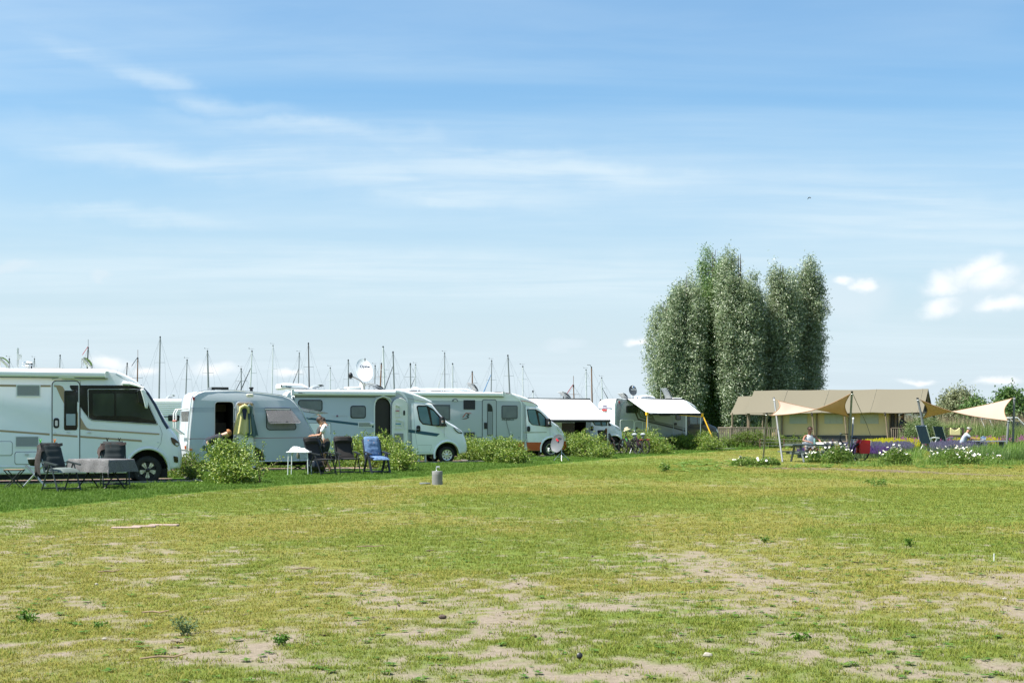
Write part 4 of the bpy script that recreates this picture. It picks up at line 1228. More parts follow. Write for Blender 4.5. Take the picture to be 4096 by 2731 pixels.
v.tubeline('cap_line', v.P('D', [(1515, 636), (1580, 640), (1660, 656), (1735, 690)]), .008, mat('wine_line', (.32, .05, .07), .4), -.004)
v.nose = None
v.plate('arch_panel', v.P('D', [(1380, 548), (1440, 574), (1490, 608), (1520, 645), (1532, 690), (1532, 1140), (1522, 1140), (1522, 695), (1510, 655), (1480, 618), (1430, 585), (1376, 558)]), white, .02)
cx_, cz_ = cab(v, 'D', ([(1555, 1262), (1775, 1262)], [(2000, 1262), (2085, 1250), (2104, 1205), (2104, 1150), (2090, 1082), (2060, 1046), (2030, 1000), (1980, 945), (1905, 890), (1830, 800), (1740, 712), (1690, 705), (1548, 690)]),
    (1900, 1238), .475, [(1590, 742), (1604, 737), (1700, 738), (1762, 775), (1842, 858), (1842, 958), (1750, 950), (1652, 936), (1612, 892)],
    [([(1600, 748), (1694, 748), (1738, 944), (1655, 928), (1622, 882)], curtain), ([(1730, 780), (1760, 792), (1815, 850), (1818, 945), (1758, 946)], curtain)],
    ((1592, 1020), (1632, 953)), ((1842, 966), (1888, 852)), white, W_ - .15, .2,
    [[(1558, 700), (1566, 900), (1585, 1060), (1602, 1160)], [(1880, 950), (1882, 1080)], [(1562, 716), (1690, 718), (1770, 772), (1880, 880)]], 'steel', None, None, (8, 10))
v.plate('quarter_window', v.P('D', [(1884, 905), (1905, 955), (1886, 960)]), gloss, .012)
v.plate('headlight', rounded(v.P('D', [(1955, 938), (1995, 965), (2040, 1025), (2046, 1042), (2005, 1020), (1975, 985)]), .03), lampglass, .02)
v.plate('beige_line', v.P('D', [(1545, 1026), (1840, 1024), (1840, 1034), (1560, 1040)]), mat('beige_line', (.42, .40, .30), .4), .004)
for p in ([(1585, 1154), (1795, 1156), (1782, 1196), (1776, 1258), (1600, 1258)], [(2012, 1142), (2096, 1140), (2098, 1205), (2080, 1244), (2018, 1254), (2012, 1200)]):
    v.plate('red_panel', v.P('D', p), red_p, .008)
keep, v.nose = v.nose, None
v.plate('red_panel', [(xr + .1, lz('D', 900, 1270))] + v.P('D', [(1560, 1262), (1560, 1152)]) + [(xr + .1, lz('D', 940, 1150))], red_p, .008)
v.plate('white_line', [(xr + .3, lz('D', 400, 1078))] + v.P('D', [(1500, 1090), (1500, 1098)]) + [(xr + .3, lz('D', 400, 1086))], grey_l, .003)
v.window(v.P('D', [(380, 878), (380, 682), (628, 684), (628, 878)]), blind, .07, fm=mat('frame_grey', (.10, .105, .11), .45))
v.window(rr(*v.q('D', 1272, 862), *v.q('D', 1475, 693), .075), blind, .055, fm=mat('frame_grey', (.10, .105, .11), .45))
v.slats(*v.q('D', 796, 743), *v.q('D', 941, 627), 9, black, mat('slat_dark', (.03, .035, .05), .4))
v.slats(*v.q('D', 803, 1086), *v.q('D', 938, 1027), 6, grey_l, mat('slat_dark', (.03, .035, .05), .4))
MB().prism([(p[0], p[1]) for p in v.P('D', [(652, 642), (656, 625), (672, 613), (690, 611), (708, 613), (722, 625), (728, 642)])], -.05, 0, .01).build('porch_lamp', grey_l, v.root)
MB().prism(v.P('D', [(668, 640), (672, 628), (690, 622), (708, 628), (712, 640)]), -.055, -.04).build('lamp_glass', white2, v.root)
x0, z0 = v.q('D', 1028, 1170); x1, z1 = v.q('D', 1211, 617)
v.plate('door_seal', rr(x0, z0, x1, z1, .1), mat('frame_grey', (.10, .105, .11), .45), .012)
dr = v.plate('door', rr(x0 + .03, z0 + .03, x1 - .03, z1 - .03, .08), silver2, .02, b=.006)
w = v.plate('door_window', rounded(v.P('D', [(1091, 1070), (1091, 672), (1108, 664), (1136, 678), (1154, 705), (1163, 745), (1163, 1070)]), .02), mat('frame_grey', (.10, .105, .11), .45), .03, parent=dr)
v.plate('door_pane', v.P('D', [(1100, 768), (1100, 682), (1112, 674), (1134, 688), (1148, 712), (1155, 768)]), glass_d, .036, parent=dr)
v.plate('door_blind', v.P('D', [(1100, 1060), (1100, 770), (1155, 770), (1155, 1060)]), mat('blind_grey', (.27, .29, .30), .3), .036, parent=dr)
v.plate('door_handle', rr(*v.q('D', 1052, 986), *v.q('D', 1088, 908), .01), black, .05, parent=dr)
txt(v.root, 'SOLANO', lx('D', 1274, 880), lz('D', 1274, 881), .105, -.008, mat('ink', (.03, .03, .04), .4), bold=.003, shear=.2)
txt(v.root, 't 615', lx('D', 1380, 880), lz('D', 1380, 881), .09, -.008, teal, bold=.003, shear=.2)
# winding road emblem
em = lambda p, m, t=.006: v.plate('emblem', v.P('D', p), m, t)
for y in (798, 812, 826, 840, 853): em([(752, y), (880 - (y - 798) * .3, y), (880 - (y - 798) * .3, y + 3), (752, y + 3)], mat('emblem_green', (.30, .36, .34), .5), .004)
em([(820, 792), (850, 792), (872, 806), (866, 820), (850, 826), (868, 838), (860, 852), (800, 866), (770, 864), (838, 846), (846, 838), (826, 824), (850, 810), (842, 800)], mat('emblem_ink', (.07, .07, .07), .5), .008)
em([(780, 842), (822, 788), (832, 790), (796, 842)], mat('emblem_red', (.45, .12, .08), .5), .009)
em([(800, 868), (838, 862), (834, 868)], mat('emblem_red', (.45, .12, .08), .5), .009)
em([(818, 790), (832, 782), (850, 788), (880, 786), (904, 796), (850, 796)], mat('emblem_red', (.45, .12, .08), .5), .007)
MB().tube([(lx('D', 1328, 870), -.03, lz('D', 1328, 872)), (lx('D', 1345, 960), -.04, lz('D', 1345, 960)), (lx('D', 1378, 1090), -.05, lz('D', 1378, 1090))], .008, 5).build('power_cable', black, v.root)
v.plate('locker_door', rr(*v.q('D', 1378, 1145), *v.q('D', 1485, 1090), .04), silver2, .014, b=.005)
MB().prism(arch(*v.q('D', 1389, 1029), .03, 0, 330, 10), -.02, 0).build('filler_cap', white2, v.root)
az1, az0 = lz('D', 800, 528), lz('D', 800, 578)
ax1 = lx('D', 1296, 556)
prof = rr(-.14, az0, .03, az1, .05); n = len(prof)
awc = MB().add([(x, y, z) for x in (xr + .4, ax1) for y, z in prof], [tuple(range(n)), tuple(range(n, 2 * n))[::-1]] + [(i, (i + 1) % n, n + (i + 1) % n, n + i) for i in range(n)]).build('awning_case', white, v.root, 40)
MB().box(ax1 - .08, ax1 + .015, -.147, .02, az0 - .01, az1 + .01).build('end_cap', white2, awc, 0)
MB().box(xr + .4, ax1, -.1, .03, az0 - .03, az0).build('lower_rail', grey_l, awc, 0)
zt = lz('D', 700, 527) - .01
for yy in (.25, 1.9):
    MB().tube([(lx('D', 90, 500), yy, zt + .05), (lx('D', 110, 490), yy, zt + .13), (lx('D', 840, 486), yy, zt + .15), (lx('D', 930, 505), yy, zt + .08), (lx('D', 990, 520), yy, zt + .0)], .03, 8).build('roof_rail', white, v.root)
    for xa in (240, 540, 800): MB().tube([(lx('D', xa, 500), yy, zt), (lx('D', xa, 500), yy, zt + .14)], .025, 6).build('rail_post', white, v.root)
roof_hatch(v, lx('D', 890, 500), lx('D', 1020, 500), .5, 1.1, zt, math.radians(50), hatchp)
v.box('roof_dome', lx('D', 425, 500), lx('D', 585, 500), .5, 1.2, zt - .02, zt + .1, hatchp, r=.08)
v.box('roof_dome', lx('D', 160, 500), lx('D', 300, 500), .5, 1.2, zt - .02, zt + .12, hatchp, r=.08)
v.box('roof_dome', lx('D', 765, 500), lx('D', 860, 500), .5, 1.0, zt - .02, zt + .06, white2, r=.05)
MB().ball(Vector((lx('D', 285, 470), 1.1, zt + .1)), (.2, .2, .15), 14, 8).build('aerial_dome', white, v.root)
v.box('roof_strip', lx('D', 1215, 530), lx('D', 1330, 545), .2, .5, zt + .02, zt + .05, mat('strip_brown', (.12, .11, .10), .5))
MB().box(xr + .4, lx('D', 1770, 1262), .15, W_ - .2, .26, lz('D', 1500, 1255)).build('underbody', under, v.root, 0)
wheel(v.root, xr + 1.6, .34, .08, .34, .2, 'steel', 5, .66)
YARDS.append(pad(v, -9, 1.4, -.12, W_ + .5))


def awning(v, label, z, rail, front, legs, strap=False):
    """unrolled awning: rail (two photo points on the roof edge), front bar (two points) standing out by depth"""
    (ra, rb), (fa, fb), dep = rail, front, legs['depth']
    a, b_ = v.q(z, *ra, -.12), v.q(z, *rb, -.12)
    c, d = v.q(z, *fa, -dep), v.q(z, *fb, -dep)
    r = MB().prism(rr(min(a[0], b_[0]), (a[1] + b_[1]) / 2 - .06, max(a[0], b_[0]) + .06, (a[1] + b_[1]) / 2 + .05, .02), -.14, .0).build('awning_case', awn_b, v.root)
    P = []
    for i in range(9):
        t = i / 8
        row = []
        for j in range(13):
            s_ = j / 12
            A0, B0 = Vector((a[0], -.12, a[1])), Vector((b_[0], -.12, b_[1])); C0, D0 = Vector((c[0], -dep, c[1])), Vector((d[0], -dep, d[1]))
            p = A0.lerp(B0, s_).lerp(C0.lerp(D0, s_), t); p.z -= .05 * math.sin(PI * t) * math.sin(PI * s_)
            row.append(p)
        P.append(row)
    m = MB(); m.grid(P)
    Q = [[p - Vector((0, 0, .004)) for p in row] for row in P]; m.grid(Q)
    m.build('awning_cloth', awn_w, r, 60)
    zf = (c[1] + d[1]) / 2
    MB().prism(rr(c[0] - .04, zf - .1, d[0] + .04, zf + .02, .03), -dep - .07, -dep + .05, .02).build('awning_bar', awn_b, r)
    for s_ in (0.02, .98):
        x = c[0] + (d[0] - c[0]) * s_
        MB().tube([(x, -dep + .05, zf - .08), (x - .02, -dep, .02)], .022, 8).build('awning_leg', trim, r)
        MB().tube([(a[0] + (b_[0] - a[0]) * s_, -.12, a[1] - .08), (x + (.6 if s_ < .5 else -.6), -dep * .55, (a[1] + zf) / 2 - .32), (x, -dep + .03, zf - .05)], .025, 6).build('folding_arm', awn_b, r)
    return a, b_, c, d, r


# ---------------------------------------------------------------- white motorhome under the long white awning
v = E_ = Vehicle('motorhome', 'white motorhome half hidden behind its long steeply pitched white awning', 'motorhome', *src('E', 1055, 1222), 71.0)
lx = lambda z, x, y: v.q(z, x, y)[0]
lz = lambda z, x, y: v.q(z, x, y)[1]
W_ = 2.25
xr = lx('E', 750, 580) - 5.0
hab = v.P('E', [(760, 1150), (725, 1150), (600, 1160)]) + [(xr, .4), (xr - .05, .9), (xr, lz('E', 700, 585) - .3), (xr + .25, lz('E', 700, 580))] + v.P('E', [(750, 585), (800, 640), (800, 800)])
body = v.hull('body', hab, W_, .06, silver2)
v.nose = (lx('E', 850, 650), .16)
v.hull('roof_cap', v.P('E', [(745, 584), (780, 612), (850, 668), (915, 740), (965, 805), (990, 838), (960, 836), (900, 780), (840, 715), (790, 660), (745, 630)]), W_, .05, white, .15, lx('E', 800, 650))
v.nose = None
cab(v, 'E', ([(722, 1160), (960, 1166)], [(1135, 1150), (1150, 1130), (1152, 1060), (1140, 960), (1108, 905), (1075, 885), (1010, 850), (960, 800), (880, 720), (800, 640), (722, 640)]),
    (1050, 1118), .46, [(790, 842), (790, 800), (930, 800), (985, 848), (1022, 890), (900, 892), (820, 884)],
    [([(800, 840), (882, 840), (890, 886), (830, 878)], curtain), ([(902, 842), (950, 842), (955, 884), (904, 884)], curtain)],
    ((773, 948), (803, 890)), None, white, W_ - .15, .2, [[(735, 850), (742, 960), (752, 1100)], [(985, 895), (985, 985)]], 'alloy', None, None, (7, 9))
v.plate('headlight', rounded(v.P('E', [(1062, 890), (1090, 905), (1118, 925), (1124, 945), (1090, 930)]), .03), lampglass, .02)
keep, v.nose = v.nose, None
cut(body, rr(*v.q('E', 583, 1140), *v.q('E', 718, 640), .05), -.3, 1.8, inside)
v.plate('door_leaf', rr(*v.q('E', 433, 1140), *v.q('E', 578, 855), .02), mat('door_brown', (.075, .048, .035), .6, var=.1), .05)
v.plate('side_panel', rr(*v.q('E', 372, 1140), *v.q('E', 430, 850), .02), cream, .03)
awning(v, '', 'E', ((-150, 570), (752, 582)), ((180, 818), (994, 824)), {'depth': 2.9})
zt = lz('E', 700, 575)
roof_hatch(v, lx('E', 455, 570), lx('E', 585, 570), .5, 1.1, zt - .03, math.radians(35), hatchp)
MB().box(xr + .4, lx('E', 1000, 1180), .15, W_ - .2, .28, .6).build('underbody', under, v.root, 0)
YARDS.append(pad(v, -9, 1.3, -.12, W_ + .5))

# ---------------------------------------------------------------- grey motorhome with the dark cab (farthest of the row)
v = G_ = Vehicle('motorhome', 'farthest motorhome, grey flank with white rear and dark grey cab, awning half out', 'motorhome', *src('E', 1072, 1150), 79.0)
lx = lambda z, x, y: v.q(z, x, y)[0]
lz = lambda z, x, y: v.q(z, x, y)[1]
W_ = 2.2
hab = v.P('K', [(1515, 1120), (900, 1110), (118, 1100), (112, 1000), (114, 540), (124, 470), (150, 405), (195, 372), (260, 364)]) + v.P('K', [(1250, 368), (1400, 372), (1480, 420), (1515, 470)])
rads = [.04, .04, .1, .2, .25, .25, .25, .2, .12, .06, .06, .06, .06]
body = v.hull('body', hab, W_, [.04] * 13, steel)
# white rear shell standing behind the flank
x0 = lx('K', 118, 900)
zt = lz('K', 300, 364)
sh = MB(); prof = [(0, .45), (0, zt - .35), (.04, zt - .2), (.12, zt - .09), (.24, zt - .02), (.5, zt + .0)]
rows = []
for k in range(13):
    t = k / 12; y = .0 + W_ * t
    e = (2 * t - 1) ** 6 * .10
    rows.append([(x0 - .02 - .16 + dxx + e - (.0), y, z) for dxx, z in prof])
sh.grid(rows)
for s_ in (0, -1):
    r_ = rows[s_]
    sh.add(r_ + [(x0 + .02, r_[0][1], r_[0][2])] + [(x0 + .02, r_[0][1], zt)], [tuple(range(len(r_) + 2))])
rs = sh.build('rear_wall', white, v.root, 50, solid=False)
def rear_px(px, py):
    """where a photo point falls on the white back wall"""
    sx_, sy_ = src('K', px, py); d = Vector(((sx_ - CX) / F, 1, (HY - sy_) / F)); C0 = Vector((0, 0, HC))
    po = v.O + v.u * (x0 - .19); t = (po - C0).dot(v.u) / d.dot(v.u); p = C0 + d * t
    return ((p - v.O).dot(v.n), p.z)
yb_, zb_ = rear_px(50, 545)
MB().box(x0 - .205, x0 - .18, .15, W_ - .15, zb_ - .02, zb_ + .02).build('rear_line', mat('rear_line', (.18, .15, .25), .4), rs, 0)
txt(rs, 'KNAUS', x0 - .20, zb_ + .06, .2, 1.05, mat('logo_ink', (.06, .04, .14), .4), bold=.004, shear=.1, align='CENTER', rot=(PI / 2, 0, -PI / 2))
MB().box(x0 - .23, x0 - .18, .8, 1.4, zb_ - .16, zb_ - .06).build('brake_lamp', lamp_red, rs, 0)
MB().tube([(x0 - .2, 1.1, zb_ - .16), (x0 - .26, 1.1, zb_ - .3)], .02, 6).build('rear_camera', white2, rs)
# dark cab
v.nose = (lx('K', 1850, 900), .16)
cxw = lx('K', 1990, 1200)
zs = lz('K', 1700, 1165)
pts = v.P('K', [(1508, 1165)]) + wheel_arch(cxw, .36, .45, zs, zs, 11) + v.P('K', [(2160, 1200), (2172, 1140), (2165, 1050), (2140, 975), (2085, 915), (1920, 845), (1860, 770), (1795, 690), (1700, 560), (1600, 470), (1508, 470)])
v.hull('cab', pts, W_ - .15, .07, dgrey, .2, cxw - .2)
v.patch('windscreen', 1 + 12 + 6, 1 + 12 + 8, gloss, .012, 3, len(v.full) - 3)
v.nose, nk = None, v.nose
v.hull('roof_cap', v.P('K', [(1440, 390), (1500, 402), (1590, 448), (1660, 500), (1702, 545), (1704, 560), (1700, 580), (1640, 540), (1560, 500), (1440, 490)]), W_ + .02, .06, white, .2, lx('K', 1500, 440))
v.plate('cap_window', v.P('K', [(1530, 468), (1570, 476), (1638, 516), (1600, 512)]), gloss, .01)
v.nose = nk
fr = v.plate('cab_window', rounded(v.P('K', [(1545, 690), (1780, 692), (1815, 740), (1840, 862), (1562, 862)]), .04), gloss, .012)
v.plate('cab_pane', v.P('K', [(1556, 700), (1696, 700), (1706, 858), (1570, 858)]), mat('cab_glass_pale', (.10, .16, .18), .06, coat=.7, var=.4, vscale=4), .018, parent=fr)
v.plate('cab_pane', v.P('K', [(1712, 700), (1776, 702), (1808, 745), (1826, 858), (1720, 858)]), mat('cab_glass_pale', (.10, .16, .18), .06, coat=.7, var=.4, vscale=4), .018, parent=fr)
p0, p1 = v.q('K', 1860, 880, -.2), v.q('K', 1915, 790, -.2)
wing_mirror(v, (p0[0] + p1[0]) / 2, v.side(p0[0]) - .16, p0[1], p1[1] - p0[1], black, False)
v.plate('cab_handle', rr(*v.q('K', 1555, 930), *v.q('K', 1630, 905), .02), black, .03)
v.tubeline('door_gap', v.P('K', [(1512, 930), (1700, 935), (1850, 938), (2050, 950)]), .006, black, -.002)
v.plate('headlight', rounded(v.P('K', [(2090, 960), (2130, 975), (2145, 1020), (2120, 1025)]), .03), lampglass, .02)
for y in (.06, W_ - .35): wheel(v.root, cxw, .35, y, .35, .2, 'alloy', 5, .66)
v.nose = None
v.plate('white_pillar', v.P('K', [(1476, 480), (1506, 480), (1506, 1118), (1476, 1118)]), white, .012)
wheel(v.root, lx('K', 560, 1200), .35, .06, .35, .2, 'alloy', 5, .66)
# flank: graphics, window, lockers, vents
pale = mat('graphic_pale', (.36, .40, .42), .4); brown = mat('graphic_brown', (.030, .027, .024), .4); mid_g = mat('graphic_olive', (.13, .135, .125), .4)
v.plate('graphic', v.P('K', [(265, 420), (350, 424), (335, 440), (282, 440), (240, 505), (262, 560), (248, 566), (214, 505)]), pale, .004)
v.plate('graphic', v.P('K', [(440, 490), (470, 440), (500, 445), (470, 500), (520, 640), (560, 750), (690, 790), (1250, 915), (1500, 985), (1500, 1015), (1240, 945), (690, 812), (545, 780), (490, 650)]), brown, .005)
v.plate('graphic', v.P('K', [(480, 470), (640, 460), (800, 620), (890, 795), (700, 770), (590, 735), (520, 600)]), mid_g, .004)
v.plate('graphic', v.P('K', [(690, 772), (890, 800), (1300, 890), (1480, 940), (1480, 960), (1250, 905), (690, 786)]), mid_g, .006)
v.window(rr(*v.q('K', 315, 644), *v.q('K', 545, 500), .07), glass_d)
v.window(rr(*v.q('K', 960, 700), *v.q('K', 1185, 600), .07), glass_d)
v.window(rr(*v.q('K', 1286, 778), *v.q('K', 1386, 640), .05), mat('door_pane_blue', (.05, .06, .08), .1, coat=.5))
for a, b_ in (((198, 1060), (466, 776)), ((482, 1060), (635, 806))):
    q0, q1 = v.q('K', *a), v.q('K', *b_)
    v.plate('locker_door', rr(*q0, *q1, .1), steel, .012)
    v.tubeline('locker_trim', rr(*q0, *q1, .1), .018, white2, -.012, True)
MB().prism(rr(*v.q('K', 500, 955), *v.q('K', 540, 922), .03), -.03, 0).build('locker_lock', black, v.root)
v.slats(*v.q('K', 788, 970), *v.q('K', 926, 882), 6, white2, mat('slat_grey', (.5, .51, .52), .4))
for xa in (1243, 1432): v.plate('door_edge', v.P('K', [(xa - 6, 660), (xa + 6, 660), (xa + 6, 1110), (xa - 6, 1110)]), pale, .01)
MB().prism(rr(*v.q('K', 1256, 880), *v.q('K', 1308, 836), .03), -.04, 0).build('door_handle', black, v.root)
MB().prism(rr(*v.q('K', 172, 452), *v.q('K', 188, 410), .02), -.03, 0).build('marker_lamp', lamp_red, v.root)
for r_ in (.16, .24):
    MB().tube([(lx('K', 690, 640) + r_ * math.cos(t) * 1.2, -.008, lz('K', 690, 640) + r_ * math.sin(t)) for t in np.linspace(.4, 5.6, 16)], .02, 6).build('swallow_emblem', pale, v.root)
txt(v.root, 'Tourer', lx('K', 700, 730), lz('K', 690, 732), .13, -.008, pale, shear=.25)
rw = awning(v, '', 'K', ((340, 360), (1445, 388)), ((722, 636), (1802, 664)), {'depth': 2.3})
c, d, r_ = rw[2], rw[3], rw[4]
for (x, z) in (c, d):
    MB().box(x - .05, x + .05, -2.4, -2.22, z - .14, z + .04).build('strap_cover', yellow, r_, 0)
MB().tube([(c[0] + 1.9, -2.33, c[1] - .12), (d[0], -2.33, d[1] - .16)], .025, 6).build('storm_strap', yellow, r_)
g_ = v.q('K', 2012, 1140, -2.9)
MB().tube([(d[0] + .03, -2.32, d[1] - .05), (g_[0], -2.9, g_[1])], .035, 6).build('storm_strap', yellow, r_)
MB().tube([(c[0], -2.33, c[1] - .1), (c[0] - .06, -2.30, .5)], .018, 6).build('storm_strap', yellow, r_)
txt(r_, 'THULE', c[0] + .12, c[1] - .07, .06, -2.385, white2)
# roof gear
roof_hatch(v, lx('K', 270, 340), lx('K', 405, 340), .4, 1.1, zt - .02, math.radians(42), hatchp)
roof_hatch(v, lx('K', 1045, 340), lx('K', 1255, 340), .3, 1.0, zt - .02, math.radians(60), hatchp, 'front')
ac = MB().prism(rounded([(lx('K', 655, 360), zt), (lx('K', 660, 310), zt + .16), (lx('K', 700, 300), zt + .2), (lx('K', 880, 300), zt + .2), (lx('K', 950, 330), zt + .1), (lx('K', 970, 362), zt)], .05), .4, 1.2, .05).build('air_conditioner', white, v.root)
txt(ac, 'DOMETIC', lx('K', 765, 330), zt + .09, .07, .385, mat('ink', (.03, .03, .04), .4))
v.box('roof_pod', lx('K', 1300, 360), lx('K', 1480, 370), .4, 1.4, zt - .02, zt + .08, white2, r=.06)
dm = mat('dish_slate', (.055, .065, .072), .45)
d_, M_, c_ = dish(v, 'satellite_dish', (448, 202), 'K', .8, 76, 104, dm, math.radians(-16))
txt(d_, 'KNAUS', c_[0] - .14, c_[1] + .015, .105, .785, white2, bold=.003, shear=.15)
txt(d_, 'Oyster', c_[0] - .08, c_[1] - .22, .06, .84, white2, shear=.2)
MB().prism(arch(c_[0] + .0, c_[1] + .185, .068, 0, 345, 18), .73, .78).build('dish_badge', white2, d_)
MB().prism(arch(c_[0] + .0, c_[1] + .185, .045, 0, 345, 18), .722, .735).build('badge_centre', mat('badge_blue', (.02, .12, .35), .4), d_)
MB().tube([(c_[0] + .1, .85, zt - .05), (c_[0] + .06, .85, c_[1] - .2)], .03, 6).tube([(c_[0] - .06, .85, zt - .05), (c_[0] - .06, .85, c_[1] - .2)], .02, 6).build('dish_mount', white2, d_)
MB().box(lx('K', 130, 1100), lx('K', 1500, 1100), .15, W_ - .2, .28, .6).build('underbody', under, v.root, 0)
YARDS.append(pad(v, -3, 7.5, -.12, W_ + .5))

# ---------------------------------------------------------------- ribbed white caravan seen in the gap beyond the silver one
v = H_ = Vehicle('caravan', 'white ribbed caravan glimpsed behind the nearest motorhome', 'caravan', 640, 1830, 63.0, 20.6)
lx = lambda z, x, y: v.q(z, x, y)[0]
lz = lambda z, x, y: v.q(z, x, y)[1]
z1 = lz('A', 1400, 617)
x0, x1 = lx('A', 1290, 700) - .6, lx('A', 1500, 700) + 2.5
v.hull('body', rounded([(x0, .5), (x0 - .1, 1.2), (x0 + .15, z1), (x1 - .2, z1), (x1 + .3, 1.5), (x1, .5)], .2), 2.2, .08, white)
for k in range(7):
    z = z1 - .12 - .09 * k
    MB().tube([(x0 + .1, -.005, z), (x1 - .1, -.005, z)], .018, 5).build('rib', white2, v.root)
v.plate('grey_band', [(x0 + .1, z1 - .82), (x1, z1 - .82), (x1, z1 - .76), (x0 + .1, z1 - .76)], grey_l, .01)
v.window(rr(*v.q('A', 1406, 802), *v.q('A', 1500, 752), .05), glass_d)
roof_hatch(v, lx('A', 1415, 600), lx('A', 1480, 600), .4, 1.0, z1 - .02, math.radians(18), hatchp, 'back')
wheel(v.root, (x0 + x1) / 2, .33, .05, .33, .17, 'steel', 8, .62)
MB().box(x0, x1, .2, 2.0, .3, .6).build('chassis', under, v.root, 0)
# ---------------------------------------------------------------- paved pads with kerbs under the vehicles
pm = bpy.data.materials.new('pink_pavers'); pm.use_nodes = True
nt = pm.node_tree; pb = nt.nodes['Principled BSDF']
t_ = nt.nodes.new('ShaderNodeTexCoord'); br_ = nt.nodes.new('ShaderNodeTexBrick')
nt.links.new(t_.outputs['Object'], br_.inputs['Vector'])
br_.inputs['Scale'].default_value = 1; br_.inputs['Brick Width'].default_value = .21; br_.inputs['Row Height'].default_value = .105
br_.inputs['Mortar Size'].default_value = .006
br_.inputs['Color1'].default_value = (.30, .185, .15, 1); br_.inputs['Color2'].default_value = (.25, .165, .14, 1); br_.inputs['Mortar'].default_value = (.14, .11, .085, 1)
nt.links.new(br_.outputs['Color'], pb.inputs['Base Color']); pb.inputs['Roughness'].default_value = .9
kerb_m = mat('kerb_concrete', (.22, .21, .19), .9, var=.2, vscale=4, bump=.3)
for v, x0, x1, y0, y1 in YARDS:
    o = MB().box(x0, x1, y0 + .1, y1, -.1, .036).build('paving', pm, None, 0); kind(o, 'structure')
    o.location = v.O; o.rotation_euler = (0, 0, v.a)
    k = MB().box(x0, x1, y0, y0 + .1, -.1, .075).box(x1, x1 + .1, y0, y1, -.1, .075).build('kerb', kerb_m, None, 0); kind(k, 'structure')
    k.location = v.O; k.rotation_euler = (0, 0, v.a)

# ---------------------------------------------------------------- garden furniture
anthr = mat('anthracite_tube', (.045, .055, .055), .4, metal=.3)
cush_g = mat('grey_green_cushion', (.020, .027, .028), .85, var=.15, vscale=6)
cush_g2 = mat('grey_green_cushion_sunny', (.11, .135, .125), .85, var=.12, vscale=6)  # same cushion cloth, sunlight put into its lighter colour
mesh_k = mat('black_chair_mesh', (.020, .017, .015), .8, var=.1)
tube_k = mat('black_tube', (.014, .015, .016), .45)
towel_m = mat('grey_towel', (.060, .050, .047), .95, var=.25, vscale=18, bump=.5, bscale=120)


def pad_cushion(b, w, L_, th, nu, nv, fn):
    """quilted cushion: grid over width x length, pillowed between its seams, laid along fn(t, across, height)"""
    top, bot = [], []
    for i in range(nu + 1):
        t = i / nu; rt, rb = [], []
        for j in range(nv + 1):
            s_ = j / nv
            e = min(1, 5 * min(t, 1 - t)) ** .5 * min(1, 5 * min(s_, 1 - s_)) ** .5
            q = abs(math.sin(PI * t * 4)) ** .5 * .16 + .84 - .25 * math.exp(-((t * 4 % 1 - .5) ** 2) / .01) * 0
            rt.append(fn(t, (s_ - .5) * w, th * e * q)); rb.append(fn(t, (s_ - .5) * w, -.006))
        top.append(rt); bot.append(rb)
    b.grid(top); b.grid(bot)


